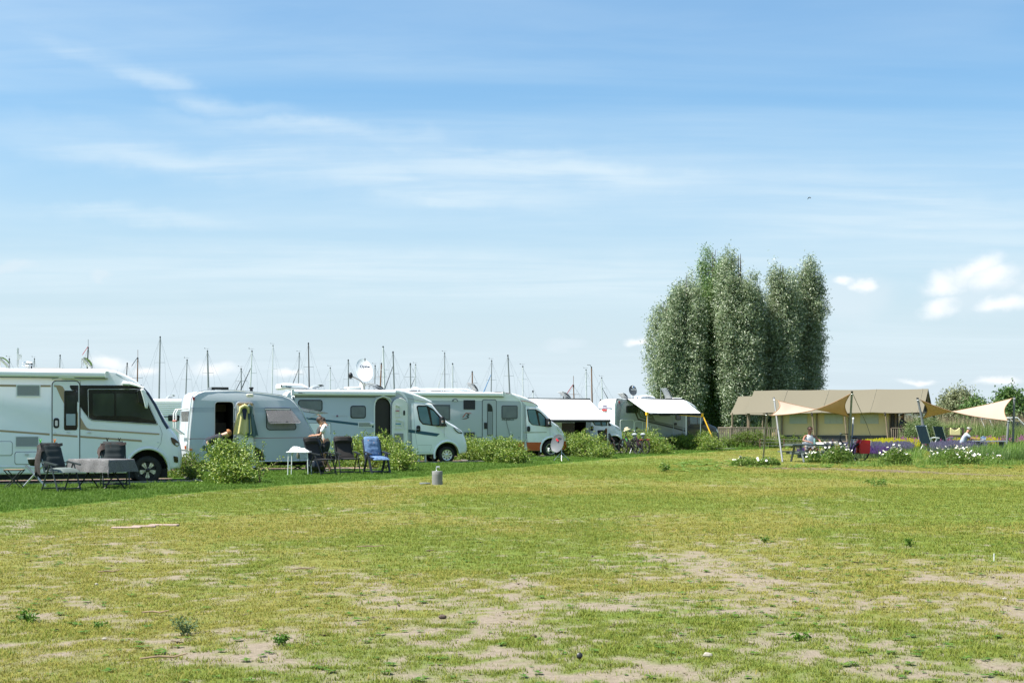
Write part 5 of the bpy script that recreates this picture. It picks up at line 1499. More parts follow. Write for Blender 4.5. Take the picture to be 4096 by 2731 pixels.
def recliner(label, loc, d, frame_m, back_m, seat_m, group, cushion=True, arm_m=None, headrest=False, bulky=False, recline=22, back_len=.80):
    """folding garden armchair; local -y is the way it faces, d the facing direction on the ground"""
    t = thing('folding_armchair', label, 'chair', loc, math.atan2(d[1], d[0]) + PI / 2, group)
    w = .56; h = .43; rc = math.radians(recline); r = .016 if not bulky else .024
    hinge = Vector((0, .22, h))
    up = Vector((0, math.sin(rc), math.cos(rc))); nrm = Vector((0, -math.cos(rc), math.sin(rc)))
    bf = MB()
    L0 = back_len
    bp_ = [hinge + up * L0 * k + Vector((sx_ * (w / 2 - (.03 if k == 1 else 0)), 0, 0)) for sx_, k in ((-1, 0), (-1, .93), (-1, 1))]
    bf.tube([hinge + Vector((-w / 2, 0, 0)), hinge + Vector((-w / 2, 0, 0)) + up * L0 * .92, hinge + Vector((-w / 2 + .06, 0, 0)) + up * L0, hinge + Vector((w / 2 - .06, 0, 0)) + up * L0, hinge + Vector((w / 2, 0, 0)) + up * L0 * .92, hinge + Vector((w / 2, 0, 0))], r, 8)
    bf.build('back_frame', frame_m, t)
    sf = MB(); sf.tube([(-w / 2, .22, h), (-w / 2, -.26, h + .02), (w / 2, -.26, h + .02), (w / 2, .22, h)], r, 8, True); sf.build('seat_frame', frame_m, t)
    for sx_ in (-1, 1):
        x = sx_ * (w / 2 + .02)
        for ya, yb in ((-.04, -.30), (.0, .30)):
            l = MB().tube([(x, ya, .60), (x, yb, .01)], r * 1.1, 8)
            if bulky: l = MB().prism([(0, 0)] * 0 or [(x - .025, 0), (x + .025, 0), (x + .025, .6), (x - .025, .6)], -.03, .03); l.v = [(p[0], p[1] + ya + (yb - ya) * (1 - p[2] / .6), p[2]) for p in l.v]
            l.build('leg', frame_m, t)
        MB().prism(rr(-.26, -.022, .22, .012, .012), -.028, .028, .008).build('armrest', arm_m or frame_m, t).matrix_local = Matrix.Translation((x, -.02, .63)) @ Matrix.Rotation(PI / 2, 4, 'Z') @ Matrix.Rotation(math.radians(-8), 4, 'Y')
        MB().tube([(x, .2, .62), hinge + up * .22 + Vector((x, 0, 0))], r * .8, 6).build('arm_link', frame_m, t)
    for y in (-.27, .27):
        MB().tube([(-w / 2 - .02, y, .07), (w / 2 + .02, y, .07)], r * .9, 8).build('foot_bar', frame_m, t)
    b = MB()
    if cushion:
        pad_cushion(b, w - .04, L0 + .06, .085, 16, 8, lambda q, x, z: hinge + up * (q * (L0 + .05) + .02) + Vector((x * (1 - .12 * max(0, q - .85) / .15), 0, 0)) + nrm * (.015 + z))
        b.build('back_cushion', back_m, t, 60)
        b = MB(); pad_cushion(b, w - .03, .56, .075, 8, 8, lambda q, x, z: Vector((x, .22 - q * .56, h + .025 + z - .03 * max(0, q - .9) / .1)))
        b.build('seat_cushion', seat_m, t, 60)
    else:
        pad_cushion(b, w - .02, L0, .035, 12, 6, lambda q, x, z: hinge + up * (q * L0 * .98 + .01) + Vector((x, 0, 0)) + nrm * (.004 + z - .05 * math.sin(PI * q)))
        b.build('backrest', back_m, t, 60)
        b = MB(); pad_cushion(b, w - .02, .48, .03, 6, 6, lambda q, x, z: Vector((x, .22 - q * .48, h + .02 + z)))
        b.build('seat', seat_m, t, 60)
        if headrest:
            b = MB(); pad_cushion(b, w - .03, .2, .075, 6, 6, lambda q, x, z: hinge + up * (L0 - .2 + q * .2) + Vector((x, 0, 0)) + nrm * (.02 + z)); b.build('headrest', back_m, t, 60)
            MB().box(.17, .21, -.005, .005, -.012, .012).build('maker_tag', mat('tag_tan', (.28, .11, .05), .6), t, 0).matrix_local = Matrix.Translation(hinge + up * (L0 - .05) + nrm * .08)
    for sx_ in (-1, 1):
        pass
    return t, hinge, up, nrm


def towel(label, chair, hinge, up, nrm, L0, m, drop_l, drop_back):
    """towel thrown over the top of a chair back: a sheet that folds over the rail and hangs to one side"""
    o = MB(); P = []; w = .60
    for i in range(15):
        t = i / 14; row = []
        for j in range(15):
            s_ = j / 14 * 1.25 - .25                             # reaches out past the left edge and hangs there
            x = (max(s_, 0) - .5) * w
            a = t * (drop_back + .16) - .16                      # negative: in front of the back, positive: behind
            lift = L0 + .035
            p = hinge + Vector((x, 0, 0))
            if a < 0: p = p + up * (lift + a * (1.3 - .9 * s_)) + nrm * (.10 - .02)
            else: p = p + up * (lift - a) - nrm * (.035 + .05 * math.sin(a * 9 + s_ * 7) * min(1, a * 3))
            if s_ < 0:
                p = p + Vector((-.03 * min(1, -s_ * 8) - .035 * math.sin(t * 14), 0, 0)) - Vector((0, 0, 1)) * (-s_ * drop_l) + Vector((0, .05 * math.sin(t * 11), 0))
            p = p + nrm * .012 * math.sin(s_ * 19 + t * 5)
            row.append(p)
        P.append(row)
    o.grid(P); o.grid([[q - nrm * .012 for q in r_] for r_ in P])
    ob = o.build('towel', m, None, 60)
    ob.matrix_world = chair.matrix_basis
    return tag(ob, label, 'towel')


def peg(label, chair, p, m, group):
    b = MB()
    for sx_ in (-1, 1):
        b.tube([(sx_ * .006, 0, -.03), (sx_ * .004, 0, .02), (sx_ * .028, 0, .075)], [.012, .012, .009], 6)
    b.box(-.01, .01, -.012, .012, -.005, .015)
    o = b.build('clothes_peg', m, None, 30)
    o.matrix_world = chair.matrix_basis @ Matrix.Translation(p)
    return tag(o, label, 'clothes peg', group)


bpy.context.view_layer.update()
gA = 'grey cushioned chairs beside the nearest motorhome'
t1, hg, up_, nr_ = recliner('grey cushioned armchair in front of the tablecloth, towel over its left side', (-9.98, 31.5, .03), (.80, -.60), anthr, cush_g, cush_g2, gA, back_len=.62)
towel('grey towel draped over the nearer cushioned chair', t1, hg, up_, nr_, .62, towel_m, 2.0, .35)
peg('lime green clothes peg clipping a grey towel to a chair', t1, hg + up_ * .70 + Vector((-.2, 0, 0)), mat('lime_plastic', (.16, .60, .10), .4), 'pegs on the towels')
peg('orange clothes peg clipping a grey towel to a chair', t1, hg + up_ * .70 + Vector((.17, 0, 0)), mat('orange_plastic', (.85, .22, .01), .4), 'pegs on the towels')
t2, hg, up_, nr_ = recliner('grey cushioned armchair standing behind the far end of the clothed table', (-9.42, 33.75, .03), (.38, -.92), anthr, cush_g, cush_g2, gA, back_len=.60, recline=16)
towel('brownish grey towel folded over the chair behind the table', t2, hg, up_, nr_, .60, mat('brown_towel', (.085, .062, .056), .95, var=.25, vscale=18, bump=.5, bscale=120), .55, .3)
peg('left black clothes peg on the chair behind the table', t2, hg + up_ * .68 + Vector((-.13, 0, 0)), black, 'pegs on the towels')
peg('right black clothes peg on the chair behind the table', t2, hg + up_ * .68 + Vector((.15, 0, 0)), black, 'pegs on the towels')
gB = 'armchairs on the grass beside the caravan'
recliner('black mesh armchair beside the white camping table, in front of the standing man', (-5.52, 41.3, .03), (.76, -.65), tube_k, mesh_k, mesh_k, gB, False, tube_k, True, back_len=.72, recline=24)
recliner('black mesh armchair standing next to the blue cushioned one', (-4.86, 42.0, .03), (.42, -.9), tube_k, mesh_k, mesh_k, gB, False, tube_k, True, back_len=.72, recline=20)
denim = bpy.data.materials.new('blue_print_cushion'); denim.use_nodes = True
nt = denim.node_tree; pb = nt.nodes['Principled BSDF']; pb.inputs['Roughness'].default_value = .85
tcx = nt.nodes.new('ShaderNodeTexCoord'); vo = nt.nodes.new('ShaderNodeTexVoronoi'); vo.inputs['Scale'].default_value = 8; vo.distance = 'MANHATTAN'
nz = nt.nodes.new('ShaderNodeTexNoise'); nz.inputs['Scale'].default_value = 14; nz.inputs['Detail'].default_value = 6
nt.links.new(tcx.outputs['Object'], vo.inputs['Vector']); nt.links.new(tcx.outputs['Object'], nz.inputs['Vector'])
mr = nt.nodes.new('ShaderNodeMapRange'); mr.inputs[1].default_value = .16; mr.inputs[2].default_value = .20; mr.inputs[3].default_value = 1; mr.inputs[4].default_value = 0
nt.links.new(vo.outputs['Distance'], mr.inputs[0])
cr1 = nt.nodes.new('ShaderNodeValToRGB'); cr1.color_ramp.elements[0].position = .35; cr1.color_ramp.elements[1].position = .7
cr1.color_ramp.elements[0].color = (.055, .11, .22, 1); cr1.color_ramp.elements[1].color = (.14, .23, .38, 1); nt.links.new(nz.outputs['Fac'], cr1.inputs[0])
mx = nt.nodes.new('ShaderNodeMix'); mx.data_type = 'RGBA'; nt.links.new(mr.outputs[0], mx.inputs[0]); nt.links.new(cr1.outputs[0], mx.inputs[6]); mx.inputs[7].default_value = (.62, .36, .27, 1)
nt.links.new(mx.outputs[2], pb.inputs['Base Color'])
recliner('blue cushioned garden armchair with dark plastic frame', (-4.02, 42.3, .03), (.50, -.86), mat('navy_plastic', (.02, .024, .032), .5), denim, denim, gB, True, bulky=True, back_len=.64, recline=18)

# table under the patterned cloth
cloth_m = bpy.data.materials.new('leaf_print_cloth'); cloth_m.use_nodes = True
nt = cloth_m.node_tree; pb = nt.nodes['Principled BSDF']; pb.inputs['Roughness'].default_value = .8
tcx = nt.nodes.new('ShaderNodeTexCoord'); mp = nt.nodes.new('ShaderNodeMapping'); mp.inputs['Scale'].default_value = (15, 15, 34); mp.inputs['Rotation'].default_value = (0, .7, .5)
vo = nt.nodes.new('ShaderNodeTexVoronoi'); vo.inputs['Scale'].default_value = 1.6; vo.inputs['Randomness'].default_value = 1
nt.links.new(tcx.outputs['Object'], mp.inputs[0]); nt.links.new(mp.outputs[0], vo.inputs['Vector'])
cr1 = nt.nodes.new('ShaderNodeValToRGB'); cr1.color_ramp.elements[0].position = .30; cr1.color_ramp.elements[1].position = .42
cr1.color_ramp.elements[0].color = (.075, .07, .072, 1); cr1.color_ramp.elements[1].color = (.14, .135, .135, 1); nt.links.new(vo.outputs['Distance'], cr1.inputs[0]); nt.links.new(cr1.outputs[0], pb.inputs['Base Color'])
tb = thing('camping_table', 'folding camping table under the patterned grey cloth', 'table', (-9.42, 32.62, .03), math.radians(-30))
MB().prism(rr(-.62, .655, .62, .685, .01), -.38, .38).build('table_top', anthr, tb)
for sx_ in (-1, 1):
    for q in (-1, 1):
        MB().tube([(sx_ * .42, -.3 * q, .66), (sx_ * .42, .32 * q, .012)], .016, 8).build('leg', tube_k, tb)
MB().tube([(-.42, 0, .33), (.42, 0, .33)], .013, 8).build('stretcher', tube_k, tb)
cl = MB(); P = []
hw, hl, dr_ = .64, .40, .30
for i in range(49):
    u_ = i / 48 * 2 - 1; row = []
    for j in range(33):
        v_ = j / 32 * 2 - 1
        x, y = u_ * (hw + dr_), v_ * (hl + dr_)
        ox, oy = max(0, abs(x) - hw), max(0, abs(y) - hl)
        d = math.hypot(ox, oy) if ox and oy else max(ox, oy)
        z = .69 - max(0, d - .012)
        flare = .16 * d
        px_ = math.copysign(min(abs(x), hw) + (flare if ox else 0) + .02 * d / dr_ * math.sin(y * 17) * (1 if ox else 0), x) if x else 0
        py_ = math.copysign(min(abs(y), hl) + (flare if oy else 0) + .025 * d / dr_ * math.sin(x * 15 + 1) * (1 if oy else 0), y) if y else 0
        row.append((px_, py_, z))
    P.append(row)
cl.grid(P)
co = cl.build('tablecloth', cloth_m, None, 60, solid=False); co.matrix_world = tb.matrix_basis
tag(co, 'grey leaf patterned tablecloth hanging over the camping table', 'tablecloth')

# folding stool, small grill
sx0, sy0 = (57 - CX) * 32.9 / F, 32.9
st = thing('folding_stool', 'small folding stool with crossed dark legs and slatted wooden top', 'stool', (sx0, sy0, .03), .1)
wood = mat('stool_wood', (.36, .25, .13), .6, var=.2, vscale=8)
for k in range(5): MB().box(-.21, .21, -.15 + k * .062, -.15 + k * .062 + .05, .43, .445).build('slat', wood, st, 0)
MB().tube([(-.2, -.15, .425), (.2, -.15, .425), (.2, .15, .425), (-.2, .15, .425)], .012, 6, True).build('seat_frame', tube_k, st)
for y in (-.15, .15):
    for q in (-1, 1): MB().tube([(-.19 * q, y, .42), (.19 * q, y, .01)], .013, 8).build('leg', tube_k, st)
gr_ = thing('portable_grill', 'small black grill bowl on crossed chrome legs behind the armchair', 'grill', ((138 - CX) * 33.4 / F, 33.4, .03), .2)
MB().lathe([(.001, .50), (.09, .51), (.14, .58), (.155, .66), (.165, .66), (.165, .68), (.001, .685)], 20).build('bowl', black, gr_, 40)
MB().lathe([(.162, .665), (.172, .665), (.172, .69), (.162, .69)], 20).build('rim', trim, gr_, 40)
for y in (-.1, .1):
    for q in (-1, 1): MB().tube([(-.2 * q, y, .53), (.26 * q, y, .01)], .016, 8).build('leg', trim, gr_)

# white folding table with crumpled white bags
wt = thing('camping_table', 'white folding camping table by the caravan front, white bags on it', 'table', (-6.18, 41.4, .03), math.radians(-6))
wm_ = mat('white_enamel', (.78, .78, .76), .35)
MB().prism(rr(-.34, .655, .34, .685, .012), -.25, .25, .006).build('table_top', wm_, wt)
MB().prism(rr(-.345, .65, .345, .662, .004), -.255, .255).build('table_rim', trim, wt)
for sx_ in (-1, 1):
    for y in (-.2, .2): MB().tube([(sx_ * (.30 - .02), y, .65), (sx_ * .30, y, .01)], .014, 8).build('leg', wm_, wt)
    MB().tube([(sx_ * .295, -.2, .28), (sx_ * .295, .2, .28)], .011, 6).build('cross_bar', wm_, wt)
    MB().tube([(sx_ * .28, -.2, .5), (sx_ * .12, -.2, .65)], .008, 6).build('brace', trim, wt)
cb = MB(); P = []
for i in range(29):
    row = []
    for j in range(17):
        x, y = i / 28 * .56 - .28, j / 16 * .36 - .18
        e = min(1, 6 * min(i / 28, 1 - i / 28), 6 * min(j / 16, 1 - j / 16))
        z = .69 + e * (.05 + .11 * float(fbm(np.array([x * 11 + 5.]), np.array([y * 11 + 2.]), 4, 9)[0])) * (1.15 if x < 0 else .75)
        row.append((x + .02 * math.sin(j * 2.1), y, z))
    P.append(row)
cb.grid(P)
pb_ = cb.build('plastic_bags', mat('white_film', (.72, .74, .76), .3, trans=.1), None, 25, solid=False); pb_.matrix_world = wt.matrix_basis
tag(pb_, 'crumpled white plastic bags heaped on the white table', 'bags')
hb_ = MB().tube([(.02, -.27, .66), (.02, -.28, .55), (.03, -.28, .48)], [.03, .045, .02], 8).tube([(.06, -.28, .6), (.08, -.28, .42)], [.02, .006], 6).build('hanging_pouch', mat('pouch_olive', (.16, .15, .11), .7), None, 40)
hb_.matrix_world = wt.matrix_basis; tag(hb_, 'small olive pouch hanging from the edge of the white table', 'pouch')

bag_m = mat('bin_bag', (.010, .010, .011), .18, bump=.9, bscale=9)


def sack(label, loc, rx_, h, seed, top=.35):
    b = MB(); P = []; n = 22
    for i in range(15):
        t = i / 14; row = []
        for k in range(n):
            a = 2 * PI * k / n
            r = rx_ * (math.sin(PI * min(1, .12 + t * .88) ** .8) ** .6) * (1 if t < .75 else 1 - (t - .75) * 2.6 * (1 - top) / .65) * (1 + .16 * math.sin(a * 5 + seed + t * 3) + .1 * math.sin(a * 11 + t * 7))
            row.append((max(.01, r) * math.cos(a), max(.01, r) * math.sin(a), t * h))
        row.append(row[0]); P.append(row)
    b.grid(P)
    o = b.build('bin_bag', bag_m, None, 30, solid=False); o.location = loc
    return tag(o, label, 'bin bag', 'black bin bags beside the caravan')


sack('black bin bag slumped on the grass behind the black chair', (-6.0, 43.2, .03), .25, .5, 1)
sack('black bin bag held open at the standing man\'s waist', (-5.93, 43.25, .62), .13, .55, 2, .5)

# caravan coats
def coat(label, v, hook, m, lining, width, length, sway, y, group):
    b = MB(); P = []
    x0, z0 = hook
    for i in range(17):
        t = i / 16; row = []
        for j in range(21):
            s_ = j / 20 * 2 - 1
            sh = min(1, (t / .16)) ** .6
            ww = width * (.28 + .72 * sh) * (.72 + .36 * t)
            x = x0 + s_ * ww / 2 + sway * t
            fold = .035 * math.sin(s_ * 9 + t * 2) * (.3 + t)
            z = z0 - length * t - .10 * abs(s_) ** 2 * (1 - t) - .03 * math.sin(s_ * 6) * t
            row.append((x, y - .05 - .045 * (1 - s_ * s_) + fold * .8, z))
        P.append(row)
    b.grid(P); b.grid([[(p[0], y - .0, p[2]) for p in r_] for r_ in P])
    o = b.build('jacket', m, None, 60, solid=False)
    hd = MB().tube([(x0 - width * .26, y - .09, z0 - .2), (x0 - width * .2, y - .13, z0 - .03), (x0, y - .15, z0 + .03), (x0 + width * .2, y - .13, z0 - .03), (x0 + width * .27, y - .09, z0 - .2)], [.03, .06, .06, .06, .03], 8).build('hood', m, o, 60)
    MB().prism(rounded([(x0 - width * .16, z0 - .06), (x0 + width * .16, z0 - .06), (x0 + .04, z0 - .40), (x0 - .02, z0 - .40)], .03), y - .135, y - .1).build('lining', lining, o)
    o.location = v.O; o.rotation_euler = (0, 0, v.a)
    return tag(o, label, 'jacket', group)


vq = B.q
coat('pale yellow raincoat hanging on the caravan door', B, vq('B', 842, 722), mat('yellow_raincoat', (.60, .52, .22), .6), mat('navy_lining', (.015, .02, .05), .7), .52, .84, -.05, -.12, 'jackets on the caravan door')
coat('grey green jacket hanging behind the yellow raincoat', B, vq('B', 890, 722), mat('sage_jacket', (.10, .15, .155), .7), mat('sage_dark', (.05, .075, .08), .8), .34, .92, .12, -.09, 'jackets on the caravan door')

# water tap on a concrete pillar, inspection lid
tp = thing('water_tap', 'tap on a round grey concrete pillar standing on the lawn', 'water tap', (*gpt(1749, 1939), .01))
conc = mat('smooth_concrete', (.20, .20, .19), .85, var=.10, vscale=7, bump=.12, bscale=90)
MB().lathe([(.132, -.03), (.132, .215), (.128, .22), (.128, .224), (.132, .229), (.132, .325), (.126, .335), (.001, .335)], 36).build('pillar', conc, tp, 35)
MB().tube([(-.02, 0, .335), (-.02, 0, .42), (-.01, 0, .44), (.06, 0, .445)], [.014, .014, .017, .016], 8).tube([(.045, 0, .43), (.05, 0, .40)], .012, 8).build('spout', trim, tp)
MB().lathe([(.03, .33), (.03, .345), (.02, .35)], 12, Matrix.Translation((-.02, 0, 0))).build('collar', trim, tp)
MB().box(-.035, .03, -.01, .01, .455, .463).build('handle', trim, tp, 0)
ld = MB().lathe([(.14, 0), (.14, .03), (.13, .035), (.001, .037)], 24).build('inspection_lid', mat('lid_grey', (.14, .15, .15), .7), None, 35)
ld.location = (*gpt(1700, 1937), .01); tag(ld, 'flat round grey lid lying in the grass beside the tap pillar', 'lid')
slab_m = mat('pink_slab', (.34, .25, .21), .9, var=.15, vscale=5)
for k, (px, py, rz, L_) in enumerate(((505, 2111, .10, .42), (655, 2101, -.04, .44), (575, 2106, .14, .34))):
    o = MB().prism(rr(-L_ / 2, -.03, L_ / 2, .014, .01), -.07, .07, .006).build('edging_slab', slab_m, None)
    o.location = (*gpt(px, py), .005); o.rotation_euler = (0, 0, rz)
    tag(o, ('left', 'right', 'middle')[k] + 'most of the three pinkish edging slabs half sunk in the lawn' if k < 2 else 'middle one of the three pinkish edging slabs half sunk in the lawn', 'slab', 'edging slabs in the lawn')

# free-standing dish on its tripod
Yd = 56.5
dx0 = (2246 - CX) * Yd / F
td = thing('satellite_dish', 'grey free-standing satellite dish on a tripod in front of the red and white motorhome', 'satellite dish', (dx0, Yd, .03))
dg = mat('dish_grey', (.10, .108, .115), .5)
c0 = Vector(((1972 - 2025) / 3.1357 * Yd / F, 0, .70))
Md = Matrix.Translation(c0) @ Matrix.Rotation(math.radians(-42), 4, 'Z') @ Matrix.Rotation(math.radians(-14), 4, 'X') @ Matrix.Rotation(PI / 2, 4, 'X') @ Matrix.Diagonal((.33, .375, .34, 1))
MB().lathe([(.001, -.17), (.35, -.14), (.7, -.075), (.95, 0), (1.0, .02), (1.0, -.02), (.7, -.11), (.35, -.18), (.001, -.2)], 32, Md).build('reflector', dg, td, 40)
Ml = Matrix.Translation(c0) @ Matrix.Rotation(math.radians(-42), 4, 'Z') @ Matrix.Rotation(math.radians(-14), 4, 'X')
l_ = txt(td, 'TRIAX', 0, 0, .10, 0, mat('ink', (.03, .03, .04), .4), bold=.003); l_.matrix_local = Ml @ Matrix.Translation((-.03, .02, .17)) @ Matrix.Rotation(PI / 2, 4, 'X')
for a, b_ in ((-.08, .165), (-.01, .115)):
    o = MB().lathe([(.04, -.01), (.04, .01)], 14, Matrix.Rotation(PI / 2, 4, 'X')).build('logo_dot', lamp_red, td); o.matrix_local = Ml @ Matrix.Translation((a, .02, b_))
e0 = Md @ Vector((0, -.98, 0)); e1 = Ml @ Vector((-.02, -.42, -.36))
MB().tube([e0, e1], .014, 6).build('feed_arm', trim, td)
MB().lathe([(.04, -.06), (.045, .05), (.03, .07)], 12, Matrix.Translation(e1)).build('feed_horn', white2, td)
MB().tube([c0 + Vector((.08, .12, -.1)), (0, .04, .55), (0, 0, .12)], .02, 8).build('mast', trim, td)
for k in range(3):
    a = k * 2 * PI / 3 + .5
    MB().tube([(0, 0, .36), (.36 * math.cos(a), .36 * math.sin(a), 0.0)], .014, 8).build('leg', trim, td)
    MB().tube([(0, 0, .15), (.2 * math.cos(a), .2 * math.sin(a), .15)], .008, 6).build('leg_brace', trim, td)
cbl = MB().tube([Vector((dx0, Yd, .05)), Vector((dx0 - .5, Yd + .1, .045)), Vector((dx0 - .9, Yd + .6, .05)), Vector((dx0 - 1.3, Yd + 2.4, .06))], .008, 5).build('aerial_cable', black, None)
tag(cbl, 'thin black cable lying on the grass from the tripod dish', 'cable')


# ---------------------------------------------------------------- bicycles
def bicycle(label, loc, d, fm, group, covers=None, panniers=False, green=False):
    t = thing('bicycle', label, 'bicycle', loc, math.atan2(d[1], d[0]), group)
    R = .345; wb = 1.10                                       # local +x forwards
    fr_, rr_ = Vector((wb / 2, 0, R)), Vector((-wb / 2, 0, R))
    for c in (fr_, rr_):
        w = MB().tube([(c.x + R * math.cos(q), 0, c.z + R * math.sin(q)) for q in np.linspace(0, 2 * PI, 33)[:-1]], .024, 8, True).build('wheel', rubber, t)
        MB().tube([(c.x + (R - .03) * math.cos(q), 0, c.z + (R - .03) * math.sin(q)) for q in np.linspace(0, 2 * PI, 33)[:-1]], .012, 6, True).build('rim', tube_k, w)
        sp = MB()
        for k in range(14):
            q = 2 * PI * k / 14; sp.tube([(c.x, .02 * (-1) ** k, c.z), (c.x + (R - .03) * math.cos(q), 0, c.z + (R - .03) * math.sin(q))], .003, 4)
        sp.build('spokes', anthr, w); MB().lathe([(.035, -.04), (.035, .04)], 12, Matrix.Translation(c) @ Matrix.Rotation(PI / 2, 4, 'X')).build('hub', black, w)
        MB().tube([(c.x + (R + .035) * math.cos(q), 0, c.z + (R + .035) * math.sin(q)) for q in np.linspace(.45 if c is rr_ else .7, 2.9, 12)], .016, 6).build('mudguard', fm if c is rr_ else black, t)
    bbk = Vector((-.05, 0, .29)); head = Vector((.36, 0, .86)); seat = Vector((-.22, 0, .72))
    f = MB().tube([head, bbk + Vector((.02, 0, .02))], [.035, .045], 8).tube([seat, bbk], .022, 8).tube([bbk, rr_], .014, 6).tube([seat, rr_], .012, 6)
    f.tube([head + Vector((0, 0, -.06)), Vector((-.14, 0, .5))], .022, 8); f.build('frame', fm, t)
    if green: MB().tube([head + Vector((-.02, 0, -.1)), Vector((.2, 0, .62))], .04, 8).build('frame_decal', mat('decal_green', (.05, .45, .10), .4), t)
    MB().tube([head + Vector((0, 0, .05)), head, fr_ + Vector((-.03, 0, .28)), fr_], [.02, .022, .02, .014], 8).build('fork', black, t)
    MB().prism(rr(-.02, .3, .28, .4, .03), -.035, .035, .01).build('battery', black, t).matrix_local = Matrix.Rotation(math.radians(-12), 4, 'Y')
    MB().tube([head + Vector((0, 0, .04)), head + Vector((-.05, 0, .22))], .018, 8).build('stem', black, t)
    hbp = head + Vector((-.05, 0, .22))
    hbr = MB().tube([hbp + Vector((-.16, -.31, .0)), hbp + Vector((-.03, -.2, .03)), hbp, hbp + Vector((-.03, .2, .03)), hbp + Vector((-.16, .31, .0))], .014, 8).build('handlebar', black, t)
    for y in (-.27, .27): MB().tube([hbp + Vector((-.17, y * 1.15, 0)), hbp + Vector((-.08, y * .9, .02))], .02, 8).build('grip', rubber, hbr)
    MB().ball(hbp + Vector((.06, .06, .03)), (.03, .05, .03), 10, 6).build('bell', trim, hbr)
    MB().tube([hbp, hbp + Vector((.14, -.1, -.05)), hbp + Vector((.14, -.06, -.35)), fr_ + Vector((-.02, 0, .3))], .006, 5).build('brake_cable', black, t)
    MB().tube([seat, seat + Vector((-.05, 0, .2))], .015, 8).build('seat_post', trim, t)
    sp_ = seat + Vector((-.06, 0, .22))
    if covers:
        MB().ball(sp_ + Vector((-.02, 0, .0)), (.16, .11, .085), 14, 8).ball(sp_ + Vector((-.03, 0, -.1)), (.09, .06, .1), 10, 6).build('saddle_cover', covers, t)
    else:
        MB().ball(sp_, (.14, .085, .045), 14, 8).build('saddle', black, t)
    rk_ = MB().tube([(-.32, -.06, .72), (-.78, -.06, .72), (-.78, .06, .72), (-.32, .06, .72)], .009, 6, True).tube([(-.7, -.06, .72), (-.56, -.06, .36)], .008, 6).tube([(-.7, .06, .72), (-.56, .06, .36)], .008, 6)
    for x in (-.45, -.6): rk_.tube([(x, -.06, .72), (x, .06, .72)], .007, 6)
    rk_.build('rack', black, t)
    MB().prism(rr(-.83, .68, -.79, .73, .01), -.08, .08).build('rear_light', lamp_red, t)
    MB().lathe([(.10, -.01), (.10, .01)], 18, Matrix.Translation(bbk + Vector((0, -.06, 0))) @ Matrix.Rotation(PI / 2, 4, 'X')).build('chainring', tube_k, t)
    cr_ = MB().tube([bbk + Vector((0, -.09, 0)), bbk + Vector((.12, -.1, -.13))], .012, 6).tube([bbk + Vector((0, .09, 0)), bbk + Vector((-.12, .1, .13))], .012, 6)
    cr_.box(.03, .11, -.2, -.1, .14, .17).box(-.21, -.13, .1, .2, .41, .44); cr_.build('cranks', black, t)
    MB().tube([(-.15, .05, .28), (-.2, .22, .01)], .012, 6).build('kickstand', trim, t)
    return t


cov = mat('grey_saddle_cover', (.26, .28, .29), .6, var=.2, vscale=9, bump=.5, bscale=20)
gb = 'bicycles by the hedge'
b1 = bicycle('black bicycle with green decals leaning by the hedge, straw hat on its handlebar', ((2522 - CX) * 69 / F, 69.0, .03), (-.57, .82), black, gb, cov, green=True)
b2 = bicycle('black bicycle with red rear light parked right behind the one with the hat', ((2553 - CX) * 69.9 / F + .05, 69.7, .03), (-.45, .89), mat('plum_frame', (.05, .012, .03), .3), gb, cov)
hat_m = mat('straw', (.62, .52, .36), .8, var=.1, vscale=20)
hp = b1.matrix_basis @ Vector((.42, -.12, 1.17))
ht = MB().lathe([(.19, 0), (.185, .012), (.11, .02), (.105, .09), (.085, .125), (.001, .135)], 22, Matrix.Rotation(math.radians(-18), 4, 'Y')).build('straw_hat', hat_m, None, 50)
ht.location = hp; tag(ht, 'pale straw hat hung on a bicycle handlebar', 'hat')
MB().lathe([(.109, .022), (.108, .05)], 22, Matrix.Rotation(math.radians(-18), 4, 'Y')).build('hat_band', black, ht, 50)
Yb = 57.6
b3 = bicycle('dark bicycle with a red pannier parked beside the picnic table', ((3393 - CX) * Yb / F, Yb, 0), (-.93, -.20), mat('petrol_frame', (.012, .02, .03), .3), gb)
pn = MB().prism(rounded([(-.83, .30), (-.42, .30), (-.42, .74), (-.50, .86), (-.86, .84), (-.86, .5)], .05), .07, .22, .04)
pan = pn.build('pannier', mat('red_pannier', (.55, .012, .018), .4, bump=.3, bscale=12), None); pan.matrix_world = b3.matrix_basis
tag(pan, 'bright red roll-top pannier bag hung on the bicycle rack', 'pannier')
MB().prism(rounded([(-.86, .70), (-.46, .70), (-.48, .86), (-.86, .84)], .03), .222, .232).build('flap', mat('red_pannier', (.55, .012, .018), .4, bump=.3, bscale=12), pan)
MB().box(-.92, -.88, .12, .16, .62, .84).build('side_strap', white2, pan, 0)
pn2 = dup(pan); pn2.matrix_world = b3.matrix_basis @ Matrix.Translation((0, -.30, 0)); pn2['label'] = 'second red pannier on the same rack, dark inner side showing'

